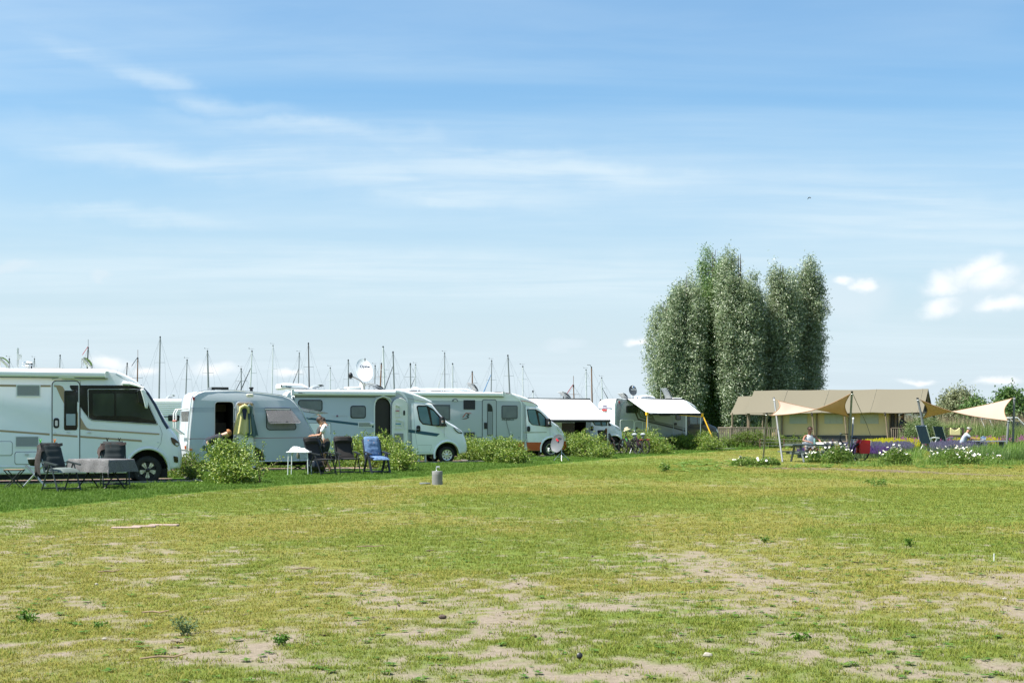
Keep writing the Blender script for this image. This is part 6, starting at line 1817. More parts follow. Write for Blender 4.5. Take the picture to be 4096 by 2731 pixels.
# ---------------------------------------------------------------- picnic table
pt_m = mat('grey_green_plank', (.105, .125, .125), .65, var=.12, vscale=3)
Yp = 56.0
xl, xr_ = (3152 - CX) * Yp / F, (3357 - CX) * (Yp + .7) / F
pt = thing('picnic_table', 'grey green picnic table with attached benches, a man sitting at it', 'picnic table', ((xl + xr_) / 2, Yp + .35, 0), math.atan2(.7, xr_ - xl))
Lp = math.hypot(xr_ - xl, .7)
for k in range(5): MB().box(-Lp / 2, Lp / 2, -.37 + k * .15, -.37 + k * .15 + .14, .66, .705).build('plank', pt_m, pt, 0)
for s_ in (-1, 1):
    for k in range(2): MB().box(-Lp / 2, Lp / 2, s_ * .72 - .14 + k * .145, s_ * .72 - .14 + k * .145 + .135, .38, .42).build('bench_plank', pt_m, pt, 0)
    x = s_ * (Lp / 2 - .42)
    fr_ = MB().tube([(x, -.52, .0), (x, -.22, .66)], .05, 4).tube([(x, .52, 0), (x, .22, .66)], .05, 4)
    fr_.build('leg_frame', pt_m, pt, 0)
    MB().box(x - .03, x + .03, -.86, .86, .30, .378).build('bench_bearer', pt_m, pt, 0)
    MB().box(x - .03, x + .03, -.36, .36, .59, .657).build('top_bearer', pt_m, pt, 0)
MB().box(-Lp / 2 + .45, Lp / 2 - .45, -.06, .06, .16, .30).build('stretcher', pt_m, pt, 0)
def on_table(x, y, z=.705): return pt.matrix_basis @ Vector((x, y, z))
bt = MB().lathe([(.034, 0), (.036, .01), (.036, .2), (.028, .23), (.028, .24)], 16).build('bottle', mat('mint_flask', (.22, .36, .34), .4), None, 40); bt.location = on_table(-.05, -.15)
MB().lathe([(.03, .238), (.03, .28), (.001, .285)], 16).build('cap', black, bt, 40); tag(bt, 'mint green flask standing on the picnic table', 'bottle')
bx_ = MB().prism(rr(-.10, 0, .10, .07, .015), -.07, .07, .01).build('lunch_box', mat('clear_box', (.5, .52, .56), .2, trans=.3), None); bx_.location = on_table(-.38, .0); tag(bx_, 'pale plastic lunch box left of the flask', 'lunch box')
bk = MB().box(-.14, .14, -.1, .1, .0, .03).build('book', mat('paper', (.70, .69, .64), .8), None, 0); bk.location = on_table(.3, .05); bk.rotation_euler = (.35, 0, .2); tag(bk, 'open book with white pages lying before the seated man', 'book')
np_ = MB().grid([[(-.3 + .6 * i / 8, -.2 + .4 * j / 5, .02 + .05 * math.sin(i * 1.1 + j * .7) ** 2 + .03 * (j == 5)) for j in range(6)] for i in range(9)]).build('newspaper', mat('newsprint', (.32, .31, .30), .9, var=.4, vscale=16), None, 30, solid=False)
np_.location = on_table(.82, .05); tag(np_, 'crumpled newspaper on the right end of the picnic table', 'newspaper')
jc = MB().prism(rr(-.07, 0, .07, .25, .01), -.045, .045, .006).build('juice_carton', mat('carton_tan', (.46, .30, .13), .7, var=.2, vscale=12), None); jc.location = on_table(.62, -.72, .42); tag(jc, 'tan drink carton standing on the picnic bench', 'carton')
MB().prism(rr(-.04, .25, .04, .28, .01), -.03, .03).build('spout', white2, jc)
# ---------------------------------------------------------------- people: one skinned surface per body, clothes as thin shells over it
def grow(name, verts, edges, radii, root, m, parent, sub=1, flat=None):
    me = bpy.data.meshes.new(name); me.from_pydata([tuple(v) for v in verts], edges, [])
    o = bpy.data.objects.new(name, me); COL.objects.link(o)
    sk = o.modifiers.new('skin', 'SKIN'); sk.use_smooth_shade = True
    for i, d in enumerate(me.skin_vertices[0].data):
        r = radii[i]; d.radius = r if isinstance(r, tuple) else (r, r); d.use_root = (i == root)
    if sub:
        ss = o.modifiers.new('sub', 'SUBSURF'); ss.levels = ss.render_levels = sub
    bpy.context.view_layer.update()
    nm = bpy.data.meshes.new_from_object(o.evaluated_get(bpy.context.evaluated_depsgraph_get()))
    bpy.data.objects.remove(o); bpy.data.meshes.remove(me)
    nm.name = name
    nm.polygons.foreach_set('use_smooth', [True] * len(nm.polygons))
    nm.materials.clear(); nm.materials.append(m)
    o = bpy.data.objects.new(name, nm); COL.objects.link(o); o.parent = parent
    return o


def bend(a, c, l1, l2, pole):
    """middle joint of a two-bone limb from a to c, bent towards pole"""
    a, c, pole = Vector(a), Vector(c), Vector(pole)
    d = c - a; L_ = min(d.length, (l1 + l2) * .999); d.normalize(); c = a + d * L_
    k = (l1 * l1 - l2 * l2 + L_ * L_) / (2 * L_); h = math.sqrt(max(0, l1 * l1 - k * k))
    p = pole - d * pole.dot(d)
    p = p.normalized() if p.length > 1e-4 else Vector((0, 0, 1))
    return a + d * k + p * h, c


def person(label, loc, rz, hip, chest_to, head_to, hands, feet, skin, shirt, shorts, hair, scale=1.0, sleeves=.55, leg_cover=.55, arm_poles=((-.3, .6, -.6), (-.3, -.6, -.6)), knee_pole=(1, 0, .2), collar=None, shoes=None, hat=None, glasses=False, group=None, bald=False, knee_poles=None, watch=False):
    """local +x is forwards. hip: pelvis point; chest_to: direction pelvis->neck; head_to: direction neck->crown"""
    t = thing('person', label, 'person', loc, rz, group); t.scale = (scale,) * 3
    hip = Vector(hip); cd_ = Vector(chest_to).normalized(); hd = Vector(head_to).normalized()
    side = Vector((0, 1, 0))
    neck = hip + cd_ * .54
    face = side.cross(hd) * 1.0                                # forwards for the head
    if face.x < 0 and abs(hd.x) < .7: face = -face
    V, E_, R_ = [], [], []
    def add(p, r, to=None):
        V.append(Vector(p)); R_.append(r)
        if to is not None: E_.append((to, len(V) - 1))
        return len(V) - 1
    pel = add(hip, .13); wa = add(hip + cd_ * .18, .115, pel); ch = add(hip + cd_ * .38, .133, wa)
    nk = add(neck, .062, ch); nt_ = add(neck + hd * .06, .058, nk)
    hc = add(neck + hd * .145 + face * .02, (.085, .098), nt_); hm = add(neck + hd * .215 + face * .01, (.08, .094), hc); top = add(neck + hd * .268, (.045, .055), hm)
    ns = add(neck + hd * .155 + face * .115, .012, hc)
    sh, hp_, arms, legs = [], [], [], []
    for k, sy in enumerate((1, -1)):
        s0 = add(neck - cd_ * .055 + side * sy * .175, .058, ch)
        wr, = (Vector(hands[k]),)
        el, wr = bend(V[s0], wr, .30, .265, arm_poles[k])
        e0 = add(el, .040, s0); w0 = add(wr, .026, e0)
        fw = (wr - el).normalized(); pn = fw.cross(Vector((0, 0, 1))); pn = pn.normalized() if pn.length > .05 else side
        dn = fw.cross(pn)
        pm_ = add(wr + fw * .05, (.036, .022), w0)
        for f_, ln in ((-.03, .075), (-.01, .09), (.01, .085), (.03, .065)):       # four fingers, unequal and curled
            k1 = add(wr + fw * .095 + pn * f_, .0095, pm_); k2 = add(wr + fw * (.095 + ln * .55) + pn * f_ * 1.1 + dn * .018, .0085, k1)
            add(wr + fw * (.095 + ln * .8) + pn * f_ * 1.1 + dn * .048, .0075, k2)
        th = add(wr + fw * .03 - pn * .045 * sy, .011, pm_); add(wr + fw * .085 - pn * .06 * sy + dn * .02, .009, th)
        arms.append((s0, e0, w0))
        h0 = add(hip + side * sy * .095 - Vector((0, 0, .06)), .098, pel)
        an = Vector(feet[k]) + Vector((0, 0, .08))
        kp = knee_poles[k] if knee_poles else knee_pole
        kn, an = bend(V[h0], an, .44, .43, kp)
        k0 = add(kn, .06, h0); cf = add(kn.lerp(an, .35) - Vector((.012, 0, 0)), .056, k0); a0 = add(an, .037, cf)
        fo = add(an + Vector((.05, 0, -.05)), (.04, .032), a0); add(an + Vector((.16, 0, -.062)), (.038, .02), fo)
        legs.append((h0, k0, a0, fo))
    grow('body', V, E_, R_, pel, skin, t)
    # shirt
    A, Ed, Rr = [hip - cd_ * .03, hip + cd_ * .18, hip + cd_ * .38, neck - cd_ * .01], [(0, 1), (1, 2), (2, 3)], [.17, .152, .168, .078]
    for s0, e0, w0 in arms:
        A.append(V[s0]); Ed.append((2, len(A) - 1)); Rr.append(.076 if sleeves > 0 else .06)
        if sleeves > 0:
            A.append(V[s0].lerp(V[e0], min(1, sleeves))); Ed.append((len(A) - 2, len(A) - 1)); Rr.append(.068)
        if sleeves > 1:
            A.append(V[e0].lerp(V[w0], sleeves - 1)); Ed.append((len(A) - 2, len(A) - 1)); Rr.append(.048)
    sm = grow('shirt', A, Ed, Rr, 0, shirt, t)
    # shorts or trousers
    A, Ed, Rr = [hip + cd_ * .08, hip - Vector((0, 0, .03))], [(0, 1)], [.15, .168]
    for h0, k0, a0, fo in legs:
        A.append(V[h0]); Ed.append((1, len(A) - 1)); Rr.append(.112)
        A.append(V[h0].lerp(V[k0], min(1, leg_cover * 1.6))); Ed.append((len(A) - 2, len(A) - 1)); Rr.append(.092)
        if leg_cover > .63:
            A.append(V[k0].lerp(V[a0], min(.95, (leg_cover - .63) * 2.6))); Ed.append((len(A) - 2, len(A) - 1)); Rr.append(.062)
    grow('shorts' if leg_cover < .7 else 'trousers', A, Ed, Rr, 0, shorts, t)
    fz = Matrix((face, side, hd)).transposed().to_4x4()
    hcn = neck + hd * .188
    if hair is not None:
        b = MB()
        r2 = np.random.default_rng(5)
        Th = Matrix.Translation(hcn + hd * .012 - face * .014) @ fz
        prof = [(1.0, -.35 if not bald else .1), (1.03, 0), (.97, .45), (.75, .8), (.4, .98), (.01, 1.02)]
        nn = 18; vs = []
        for r, h in prof:
            for k in range(nn):
                a = 2 * PI * k / nn; fr = max(0, math.cos(a)) ** 2
                hh = max(h, .38 * fr) if h < .38 else h
                j = 1 + .05 * math.sin(a * 7 + h * 9)
                vs.append(Th @ Vector((r * math.cos(a) * .112 * j, r * math.sin(a) * .097 * j, hh * .112)))
        b.add(vs, [(i * nn + k, i * nn + (k + 1) % nn, i * nn + nn + (k + 1) % nn, i * nn + nn + k) for i in range(len(prof) - 1) for k in range(nn)])
        for k in range(40):                                       # curls
            a, h = r2.uniform(0, 2 * PI), r2.uniform(.1, 1) if not bald else r2.uniform(-.1, .3)
            if math.cos(a) > .5 and h < .55: continue
            rr_ = math.sqrt(max(0, 1 - h * h)) * .97
            b.ball(Th @ Vector((rr_ * math.cos(a) * .103, rr_ * math.sin(a) * .088, h * .106)), .02 if not bald else .008, 6, 4)
        b.build('hair', hair, t, 60)
    for sy in (-1, 1):
        MB().ball(hcn + face * .092 + side * sy * .032 - hd * .012, .011, 8, 6).build('eye', black, t)
        MB().ball(hcn + side * sy * .09 - hd * .02, (.014, .009, .024), 8, 6).build('ear', skin, t)
    MB().ball(hcn + face * .09 - hd * .07, (.012, .024, .006), 8, 4, fz).build('mouth', mat('lips', (.30, .11, .09), .5), t)
    if glasses:
        g = MB()
        for sy in (-1, 1):
            g.tube([hcn + face * .098 + side * (sy * .034 + .022 * math.cos(a)) - hd * (.012 - .016 * math.sin(a)) for a in np.linspace(0, 2 * PI, 11)[:-1]], .004, 5, True)
            g.tube([hcn + face * .095 + side * sy * .058 - hd * .008, hcn + side * sy * .09 - hd * .01], .004, 5)
        g.tube([hcn + face * .102 + side * .012 - hd * .01, hcn + face * .102 - side * .012 - hd * .01], .004, 5); g.build('glasses', black, t)
    if hat is not None:
        Th = Matrix.Translation(hcn + hd * .05) @ fz
        b = MB().lathe([(.105, -.02), (.107, .03), (.09, .07), (.05, .085), (.001, .088)], 20, Th @ Matrix.Diagonal((1.02, .9, 1, 1)))
        b.add([Th @ Vector((x, y, z)) for z in (-.018, -.026) for x, y in ((.06, -.075), (.14, -.06), (.185, 0), (.14, .06), (.06, .075))], [(0, 1, 2, 3, 4), (9, 8, 7, 6, 5), (0, 5, 6, 1), (1, 6, 7, 2), (2, 7, 8, 3), (3, 8, 9, 4)])
        b.build('cap', hat, t, 40)
    if shoes is not None:
        for h0, k0, a0, fo in legs:
            p = V[a0]
            MB().ball(p + Vector((.06, 0, -.045)), (.135, .052, .042), 14, 8).build('shoe', shoes, t)
    if watch:
        s0, e0, w0 = arms[1]
        w = V[w0]; f_ = (V[w0] - V[e0]).normalized()
        MB().tube([w - f_ * .03, w - f_ * .005], .031, 10).build('watch', black, t)
    return t


skin_a = mat('skin_tanned', (.42, .22, .135), .55); skin_b = mat('skin_pale', (.52, .31, .22), .55); skin_c = mat('skin_sunburnt', (.27, .13, .085), .55)
tee = mat('white_tee', (.74, .75, .74), .85, bump=.3, bscale=9); dk = mat('dark_shorts', (.022, .025, .028), .85); navy = mat('navy_shirt', (.016, .018, .028), .85)
brown_h = mat('brown_hair', (.035, .020, .012), .6); ginger = mat('ginger_hair', (.33, .13, .04), .6); grey_h = mat('grey_hair', (.30, .29, .28), .7)
dk_hat = None
# standing man by the caravan front, looking down at what he holds
person('young man in loose white t-shirt and dark shorts standing by the caravan, head bowed', (-5.66, 43.5, .03), math.radians(178), (0, 0, .93), (.10, 0, 1), (.72, 0, .55), ((.40, .10, 1.12), (.42, -.06, 1.14)), ((.05, .12, 0), (-.10, -.11, 0)), skin_a, tee, dk, brown_h, 1.0, .75, .50, shoes=black, watch=True, glasses=True, arm_poles=((-.5, .5, -.7), (-.6, -.4, -.6)), knee_pole=(1, 0, 0))
person('person in charcoal shirt behind the white-shirted man, one arm raised', (-6.04, 44.7, .03), math.radians(-12), (0, 0, .93), (.10, 0, 1), (.25, 0, 1), ((-.02, .14, 1.80), (.25, -.20, 1.05)), ((.05, .12, 0), (-.05, -.11, 0)), skin_b, mat('charcoal_shirt', (.05, .05, .05), .85, var=.2), dk, brown_h, .95, 1.6, .9, shoes=black, watch=False, arm_poles=((.2, .5, -.7), (-.6, -.4, -.6)))
# stooping at the caravan door, behind the bush
person('person with ginger hair in a dark top stooping at the caravan door behind the bush', ((870 - CX) * 43.5 / F - .05, 43.45, .03), math.radians(8), (-.30, 0, .88), (.87, 0, .46), (.92, 0, .28), ((.42, .16, .55), (.45, -.14, .5)), ((.02, .14, 0), (-.05, -.14, 0)), skin_b, navy, mat('teal_jeans', (.02, .05, .07), .85), ginger, 1.0, 1.7, 1.0, shoes=black, knee_pole=(1, 0, .1))
# man in the shade of the long awning
ch_ = person('bald man sitting in the shade at the end of the long white awning', ((2430 - CX) * 69.3 / F, 69.4, .03), math.radians(-62), (0, 0, .47), (-.22, 0, 1), (.1, 0, 1), ((.30, .16, .66), (.32, -.14, .64)), ((.45, .14, 0), (.52, -.12, 0)), skin_c, mat('olive_shirt', (.10, .095, .07), .85), mat('grey_shorts', (.16, .17, .18), .85), None, 1.0, .7, .5, shoes=mat('slate_shoe', (.10, .12, .14), .7), knee_pole=(1, 0, 1), bald=True)
sc_ = thing('folding_armchair', 'dark folding chair under the awning, the bald man sitting in it', 'chair', ((2430 - CX) * 69.3 / F, 69.4, .03), math.radians(-62))
MB().prism(rr(-.28, .36, .26, .40, .015), -.28, .28).build('seat', tube_k, sc_)
MB().prism([(-.25, .40), (-.2, .42), (-.44, 1.16), (-.50, 1.14)], -.27, .27).build('backrest', mesh_k, sc_)
for y in (-.27, .27):
    for a, b_ in ((-.25, .25), (.25, -.28)): MB().tube([(a, y, .38), (b_, y, .01)], .014, 6).build('leg', tube_k, sc_)
    MB().tube([(-.3, y, .62), (.2, y, .62)], .022, 6).build('armrest', tube_k, sc_)
# man at the picnic table: facing the camera, on the far bench
mp_ = pt.matrix_basis @ Vector((.15, .70, 0))
person('man in white sleeveless shirt and glasses sitting at the picnic table', (mp_.x, mp_.y, 0), pt.rotation_euler.z - PI / 2, (0, 0, .50), (.16, 0, 1), (.30, 0, 1), ((.48, .26, .74), (.46, -.22, .76)), ((.40, .15, 0), (.36, -.15, 0)), skin_c, mat('white_vest', (.78, .78, .78), .85), mat('grey_shorts', (.16, .17, .18), .85), mat('auburn_hair', (.06, .022, .012), .6), 1.04, 0, .5, shoes=black, glasses=True, knee_pole=(1, 0, 1), arm_poles=((-.3, .9, -.3), (-.3, -.9, -.3)))
# ---------------------------------------------------------------- safari tents

def sailcloth(name, c, tr):
    m = bpy.data.materials.new(name); m.use_nodes = True; nt = m.node_tree; p = nt.nodes['Principled BSDF']; out = nt.nodes['Material Output']
    p.inputs['Base Color'].default_value = (*c, 1); p.inputs['Roughness'].default_value = .85
    t = nt.nodes.new('ShaderNodeBsdfTranslucent'); t.inputs[0].default_value = (c[0] * 1.0, c[1] * .84, c[2] * .68, 1)
    mx = nt.nodes.new('ShaderNodeMixShader'); mx.inputs[0].default_value = tr
    nt.links.new(p.outputs[0], mx.inputs[1]); nt.links.new(t.outputs[0], mx.inputs[2]); nt.links.new(mx.outputs[0], out.inputs[0]); return m


canvas_r = sailcloth('roof_canvas', (.158, .138, .094), .12)
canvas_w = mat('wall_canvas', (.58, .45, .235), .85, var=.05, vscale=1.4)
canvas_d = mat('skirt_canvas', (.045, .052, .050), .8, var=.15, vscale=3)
mesh_w = mat('window_gauze', (.40, .40, .33), .95, var=.08, vscale=10)
pole_m = mat('peeled_pole', (.20, .15, .10), .8, var=.25, vscale=5)
deck_m = mat('deck_timber', (.185, .145, .11), .8, var=.2, vscale=6)
dark_in = mat('tent_shade', (.05, .042, .032), .9)  # shade inside the tent, put into a dark colour for box and doorway slab


def tent(name, label, C1, ang, L_, Dp, ze, zr, sag=.08, wall=True, x_wall0=0.0, x_wall1=None):
    """local x runs left along the front eave from its right end, local y goes back"""
    t = thing(name, label, 'tent', (C1[0], C1[1], 0), 0)
    e = Vector((-math.cos(ang), math.sin(ang), 0)); p = Vector((math.sin(ang), math.cos(ang), 0))
    G = lambda x, y, z: e * x + p * y + Vector((0, 0, z))
    b = MB(); n, m_ = 40, 14
    def roof(y0, z0, y1, z1, flip=1):
        P = []
        for i in range(n + 1):
            x = L_ * i / n; row = []
            bay = abs(math.sin(PI * x / 3.2))
            for j in range(m_ + 1):
                q = j / m_
                z = z0 + (z1 - z0) * q - sag * math.sin(PI * q) * (.5 + .5 * bay) - (.05 * bay if q < .02 else .05 * bay * (1 - q)) - .03 * bay * q
                row.append(G(x, y0 + (y1 - y0) * q, z))
            P.append(row)
        b.grid(P); b.grid([[v_ - Vector((0, 0, .02)) for v_ in r_] for r_ in P])
    roof(0, ze, Dp / 2, zr); roof(Dp, ze, Dp / 2, zr)
    rf = b.build('roof', canvas_r, t, 50, solid=False)
    for x in (.35, 3.3, 6.4, 9.2):
        if x > L_: continue
        MB().tube([G(x, -.0 + Dp / 2 * q, ze + (zr - ze) * q + .015 - sag * math.sin(PI * q) * (.5 + .5 * abs(math.sin(PI * x / 3.2)))- .05 * abs(math.sin(PI * x / 3.2)) * (1 - q) + .0) for q in np.linspace(0.02, 1, 12)], .014, 5).build('roof_seam', mat('seam_canvas', (.21, .19, .14), .85), rf)
    return t, G, rf


TA = math.radians(24)
C1 = ((3691 - CX) * 90 / F, 90.0)
T, G, rf = tent('safari_tent', 'big safari tent with khaki roof and pale yellow walls on a wooden deck', C1, TA, 11.5, 5.0, 2.22, 3.75)
dk_z = .36
wy = .80                                                     # walls stand in a little under the eave
xw0, xw1 = 2.35, 9.35
def gq(px, py, y):
    """local x, z on a plane parallel to the tent front at depth y"""
    e = Vector((-math.cos(TA), math.sin(TA), 0)); p = Vector((math.sin(TA), math.cos(TA), 0))
    d = Vector(((px - CX) / F, 1, (HY - py) / F)); C0 = Vector((0, 0, HC)); o = Vector((C1[0], C1[1], 0)) + p * y
    k = (o - C0).dot(p) / d.dot(p); w = C0 + d * k - Vector((C1[0], C1[1], 0))
    return w.dot(e), w.z
gz_ = lambda x, y: gq(*src('G', x, y), wy)
xw1 = gz_(792, 700)[0]; xw0 = gz_(2080, 700)[0]
zs_ = (gz_(1000, 858)[1] + gz_(1900, 858)[1]) / 2
wl_ = MB()
def wall_box(b, x0, x1, y0, y1, z0, z1):
    b.add([G(x, y, z) for x in (x0, x1) for y in (y0, y1) for z in (z0, z1)], [(0, 1, 3, 2), (4, 6, 7, 5), (0, 4, 5, 1), (2, 3, 7, 6), (0, 2, 6, 4), (1, 5, 7, 3)]); return b
def wall_wave(b, x0, x1, y, z0, z1, amp=.03, fr=2.2):
    P = [[G(x0 + (x1 - x0) * i / 40, y - amp * math.sin(i * fr / 4) * (1 - j / 6) - amp * .5 * math.sin(i * .9 + j), z0 + (z1 - z0) * j / 6) for j in range(7)] for i in range(41)]
    b.grid(P); return b
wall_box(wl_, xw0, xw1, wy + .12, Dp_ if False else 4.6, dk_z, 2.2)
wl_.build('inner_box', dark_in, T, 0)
bays = [gz_(x, 700)[0] for x in (2080, 1640, 1235, 792)]
wv_ = MB(); wall_wave(wv_, xw0, xw1, wy, zs_, 2.28, .015); wv_.build('wall', canvas_w, T, 60, solid=False)
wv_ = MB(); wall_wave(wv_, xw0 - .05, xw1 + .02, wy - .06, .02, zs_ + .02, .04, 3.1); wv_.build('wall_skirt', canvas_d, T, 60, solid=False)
# end wall facing the deck on the right
wv_ = MB(); P = [[G(xw0, wy + (4.6 - wy) * i / 12, dk_z + (2.25 - dk_z) * j / 4) for j in range(5)] for i in range(13)]; wv_.grid(P); wv_.build('end_wall', canvas_w, T, 60, solid=False)
wv_ = MB(); P = [[G(xw1, wy + (4.6 - wy) * i / 12, dk_z + (2.25 - dk_z) * j / 4) for j in range(5)] for i in range(13)]; wv_.grid(P); wv_.build('end_wall', canvas_w, T, 60, solid=False)
for xa, xb in ((908, 1115), (1318, 1532), (1738, 1953)):
    (x0, z0), (x1, z1) = gz_(xa, 718), gz_(xb, 607)
    w_ = wall_box(MB(), x1, x0, wy - .035, wy + .03, z0, z1).build('window', mesh_w, T, 0)
    for q in (.33, .66): MB().tube([G(x0 + (x1 - x0) * q, wy - .04, z0), G(x0 + (x1 - x0) * q, wy - .04, z1)], .008, 5).build('curtain_fold', mesh_w, w_)
def pole(x, y, z0, z1, lean=.0, r=.055, parent=None, nm='pole'):
    return MB().tube([G(x + lean, y - abs(lean) * .2, z0), G(x + lean * .5, y, (z0 + z1) / 2), G(x, y, z1)], [r, r * .95, r * .85], 8).build(nm, pole_m, parent or T)
for xa, ln in ((2055, -.22), (1578, -.2), (1200, -.2), (792, .0)):
    x = gz_(xa, 700)[0]
    pole(x, .02, .05, 2.2, ln); pole(x - .18, wy - .1, .1, 2.25, .03, .06)
    kn = MB()
    for k in range(4): kn.ball(G(x + .03 * math.cos(k * 2), -.02, 2.06 + .04 * k), .05, 8, 6)
    kn.build('rope_knot', mat('rope_dark', (.06, .05, .045), .9), T)
# deck, right porch: posts, rail with balusters, dark doorway
xr0 = -.2
dk_ = MB()
for k in range(36):
    y = .12 + k * .135
    wall_box(dk_, xr0, 10.9, y, y + .125, dk_z - .04, dk_z)
kind(dk_.build('deck_boards', deck_m, T, 0), 'stuff')
wall_box(MB(), xr0, 10.9, .1, .16, .02, dk_z - .045).build('deck_fascia', deck_m, T, 0)
def railing(x0, x1, y, nm='railing', z0=dk_z, h=.88, gap=.135):
    r = MB(); wall_box(r, min(x0, x1), max(x0, x1), y - .045, y + .045, z0 + h - .04, z0 + h); top_ = r.build(nm, deck_m, T, 0)
    n = int(abs(x1 - x0) / gap)
    for k in range(n + 1):
        x = x0 + (x1 - x0) * k / n
        w = .022 if k % 6 else .045
        wall_box(MB(), x - w, x + w, y - .02, y + .02, z0 - .1, z0 + h - .04).build('baluster', deck_m, top_, 0)
    return top_
xq = lambda z, x, y=700: gq(*src(z, x, y), .2)[0]
railing(xq('H', 205), xq('H', 560), .2)
railing(xq('G', 745), xq('G', 75), .2)
for xa in (232, 415, 640, 430): pole(gq(*src('G', xa, 700), .3)[0], .32, .1, 2.2, .02, .06)
for xa in (130,): pole(gq(*src('H', 565, 700), .3)[0] - .15, .3, .1, 2.25, .0, .06)
for xa, yy in ((595, .4), (745, 4.7), (355, 2.4), (262, .9)):
    pole(gq(*src('H', xa, 700), yy)[0], yy, .1, 2.4, .0, .075)
# gable triangle of the roof end, shade put into its darker cloth colour, back beam
MB().tube([G(.05, .1, 2.2), G(.05, 4.9, 2.2)], .07, 6).build('eave_beam', pole_m, T)
MB().tube([G(.05, 2.5, 2.2), G(.05, 2.5, 3.65)], .06, 6).build('king_post', pole_m, T)
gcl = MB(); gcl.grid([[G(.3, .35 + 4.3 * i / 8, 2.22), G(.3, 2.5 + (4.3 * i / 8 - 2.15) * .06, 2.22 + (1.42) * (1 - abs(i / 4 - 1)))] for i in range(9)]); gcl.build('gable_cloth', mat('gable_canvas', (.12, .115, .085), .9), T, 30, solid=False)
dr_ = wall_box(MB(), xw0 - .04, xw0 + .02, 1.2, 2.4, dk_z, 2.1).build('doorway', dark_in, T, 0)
# picnic bench on the porch
pb_ = thing('porch_table', 'brown timber table behind the porch railing of the big tent', 'table', (C1[0], C1[1], 0))
wall_box(MB(), .3, 1.5, 1.2, 1.9, dk_z + .68, dk_z + .73).build('table_top', mat('porch_wood', (.28, .17, .09), .7, var=.15), pb_, 0)
for x in (.4, 1.4): wall_box(MB(), x - .04, x + .04, 1.25, 1.85, dk_z, dk_z + .68).build('leg_frame', mat('porch_wood', (.28, .17, .09), .7, var=.15), pb_, 0)
for yy in (.75, 2.05): wall_box(MB(), .3, 1.5, yy, yy + .25, dk_z + .4, dk_z + .44).build('bench', mat('porch_wood', (.28, .17, .09), .7, var=.15), pb_, 0)
pp = Vector((C1[0], C1[1], 0)) + G(gq(*src('H', 325, 700), .75)[0], .75, dk_z)
person('person in dark patterned clothes standing at the porch railing of the big tent', tuple(pp), math.radians(-4), (0, 0, .93), (.06, 0, 1), (.05, 0, 1), ((.55, .05, 1.12), (.3, -.2, 1.0)), ((.02, .12, 0), (-.05, -.1, 0)), skin_c, mat('dark_print', (.03, .035, .055), .85, var=.5, vscale=40), navy, brown_h, .98, 1.7, .9, shoes=black, arm_poles=((-.2, .5, -.8), (-.6, -.4, -.6)))

C2 = ((2960 - CX) * 103 / F, 106.0)
e_ = Vector((-math.cos(TA), math.sin(TA), 0))
T1 = T; Gm = G
x_left = (2919 - CX) * 108 / F
T, G, rf2 = tent('safari_tent', 'second khaki safari tent standing behind the left end of the big one', (x_left + 10.5 * math.cos(TA), 108.0 - 10.5 * math.sin(TA)), TA, 10.5, 5.0, 2.2, 3.6)
wl_ = MB(); wall_wave(wl_, 1.0, 7.4, .5, .3, 2.2, .02); wl_.build('wall', canvas_w, T, 60, solid=False)
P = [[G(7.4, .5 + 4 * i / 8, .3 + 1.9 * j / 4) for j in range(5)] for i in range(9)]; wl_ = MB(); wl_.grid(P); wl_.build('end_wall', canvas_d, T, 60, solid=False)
for x in (10.3, 9.0, 8.0): pole(x, .2, .05, 2.2, .05)
for x in (10.3, 9.0): pole(x, 4.7, .05, 2.2, .0)
dk2 = MB(); wall_box(dk2, .5, 10.5, .1, 4.9, .2, .34).build('deck', deck_m, T, 0)
railing(7.6, 10.5, .15, z0=.34)
T, G = T1, Gm
# low timber fence in front of the second tent's neighbour (left of the deck)
fn = thing('wooden_fence', 'low brown baluster fence between the dark cab and the tent deck', 'fence', (0, 0, 0))
a0, a1 = at(2872, 1760, 92.5), at(2925, 1760, 92.0)
a0.z = a1.z = 0
for z in (.30, 1.22): MB().tube([a0 + Vector((0, 0, z)), a1 + Vector((0, 0, z))], .04, 4).build('rail', deck_m, fn, 0)
for k in range(8):
    q = a0.lerp(a1, k / 7); MB().box(q.x - .022, q.x + .022, q.y - .02, q.y + .02, .05, 1.22).build('baluster', deck_m, fn, 0)

# ---------------------------------------------------------------- shade sails on steel posts
post_m = mat('galvanised_post', (.17, .178, .18), .55)
post_g = mat('green_grey_post', (.20, .215, .17), .6)


def post(label, bot, top, r, m, grp, ring=True):
    o = thing('sail_post', label, 'post', bot, 0, grp)
    d = Vector(top) - Vector(bot)
    MB().tube([(0, 0, -.1), d], r, 12).build('tube', m, o)
    MB().lathe([(r * 1.12, -.03), (r * 1.12, .02), (.001, .03)], 12, Matrix.Translation(d)).build('end_cap', black, o)
    MB().tube([d * .965 + Vector((r * 1.5 * math.cos(a), r * 1.5 * math.sin(a), 0)) for a in np.linspace(0, 6.28, 9)[:-1]], .012, 5, True).build('clamp_ring', trim, o)
    return o, Vector(top)


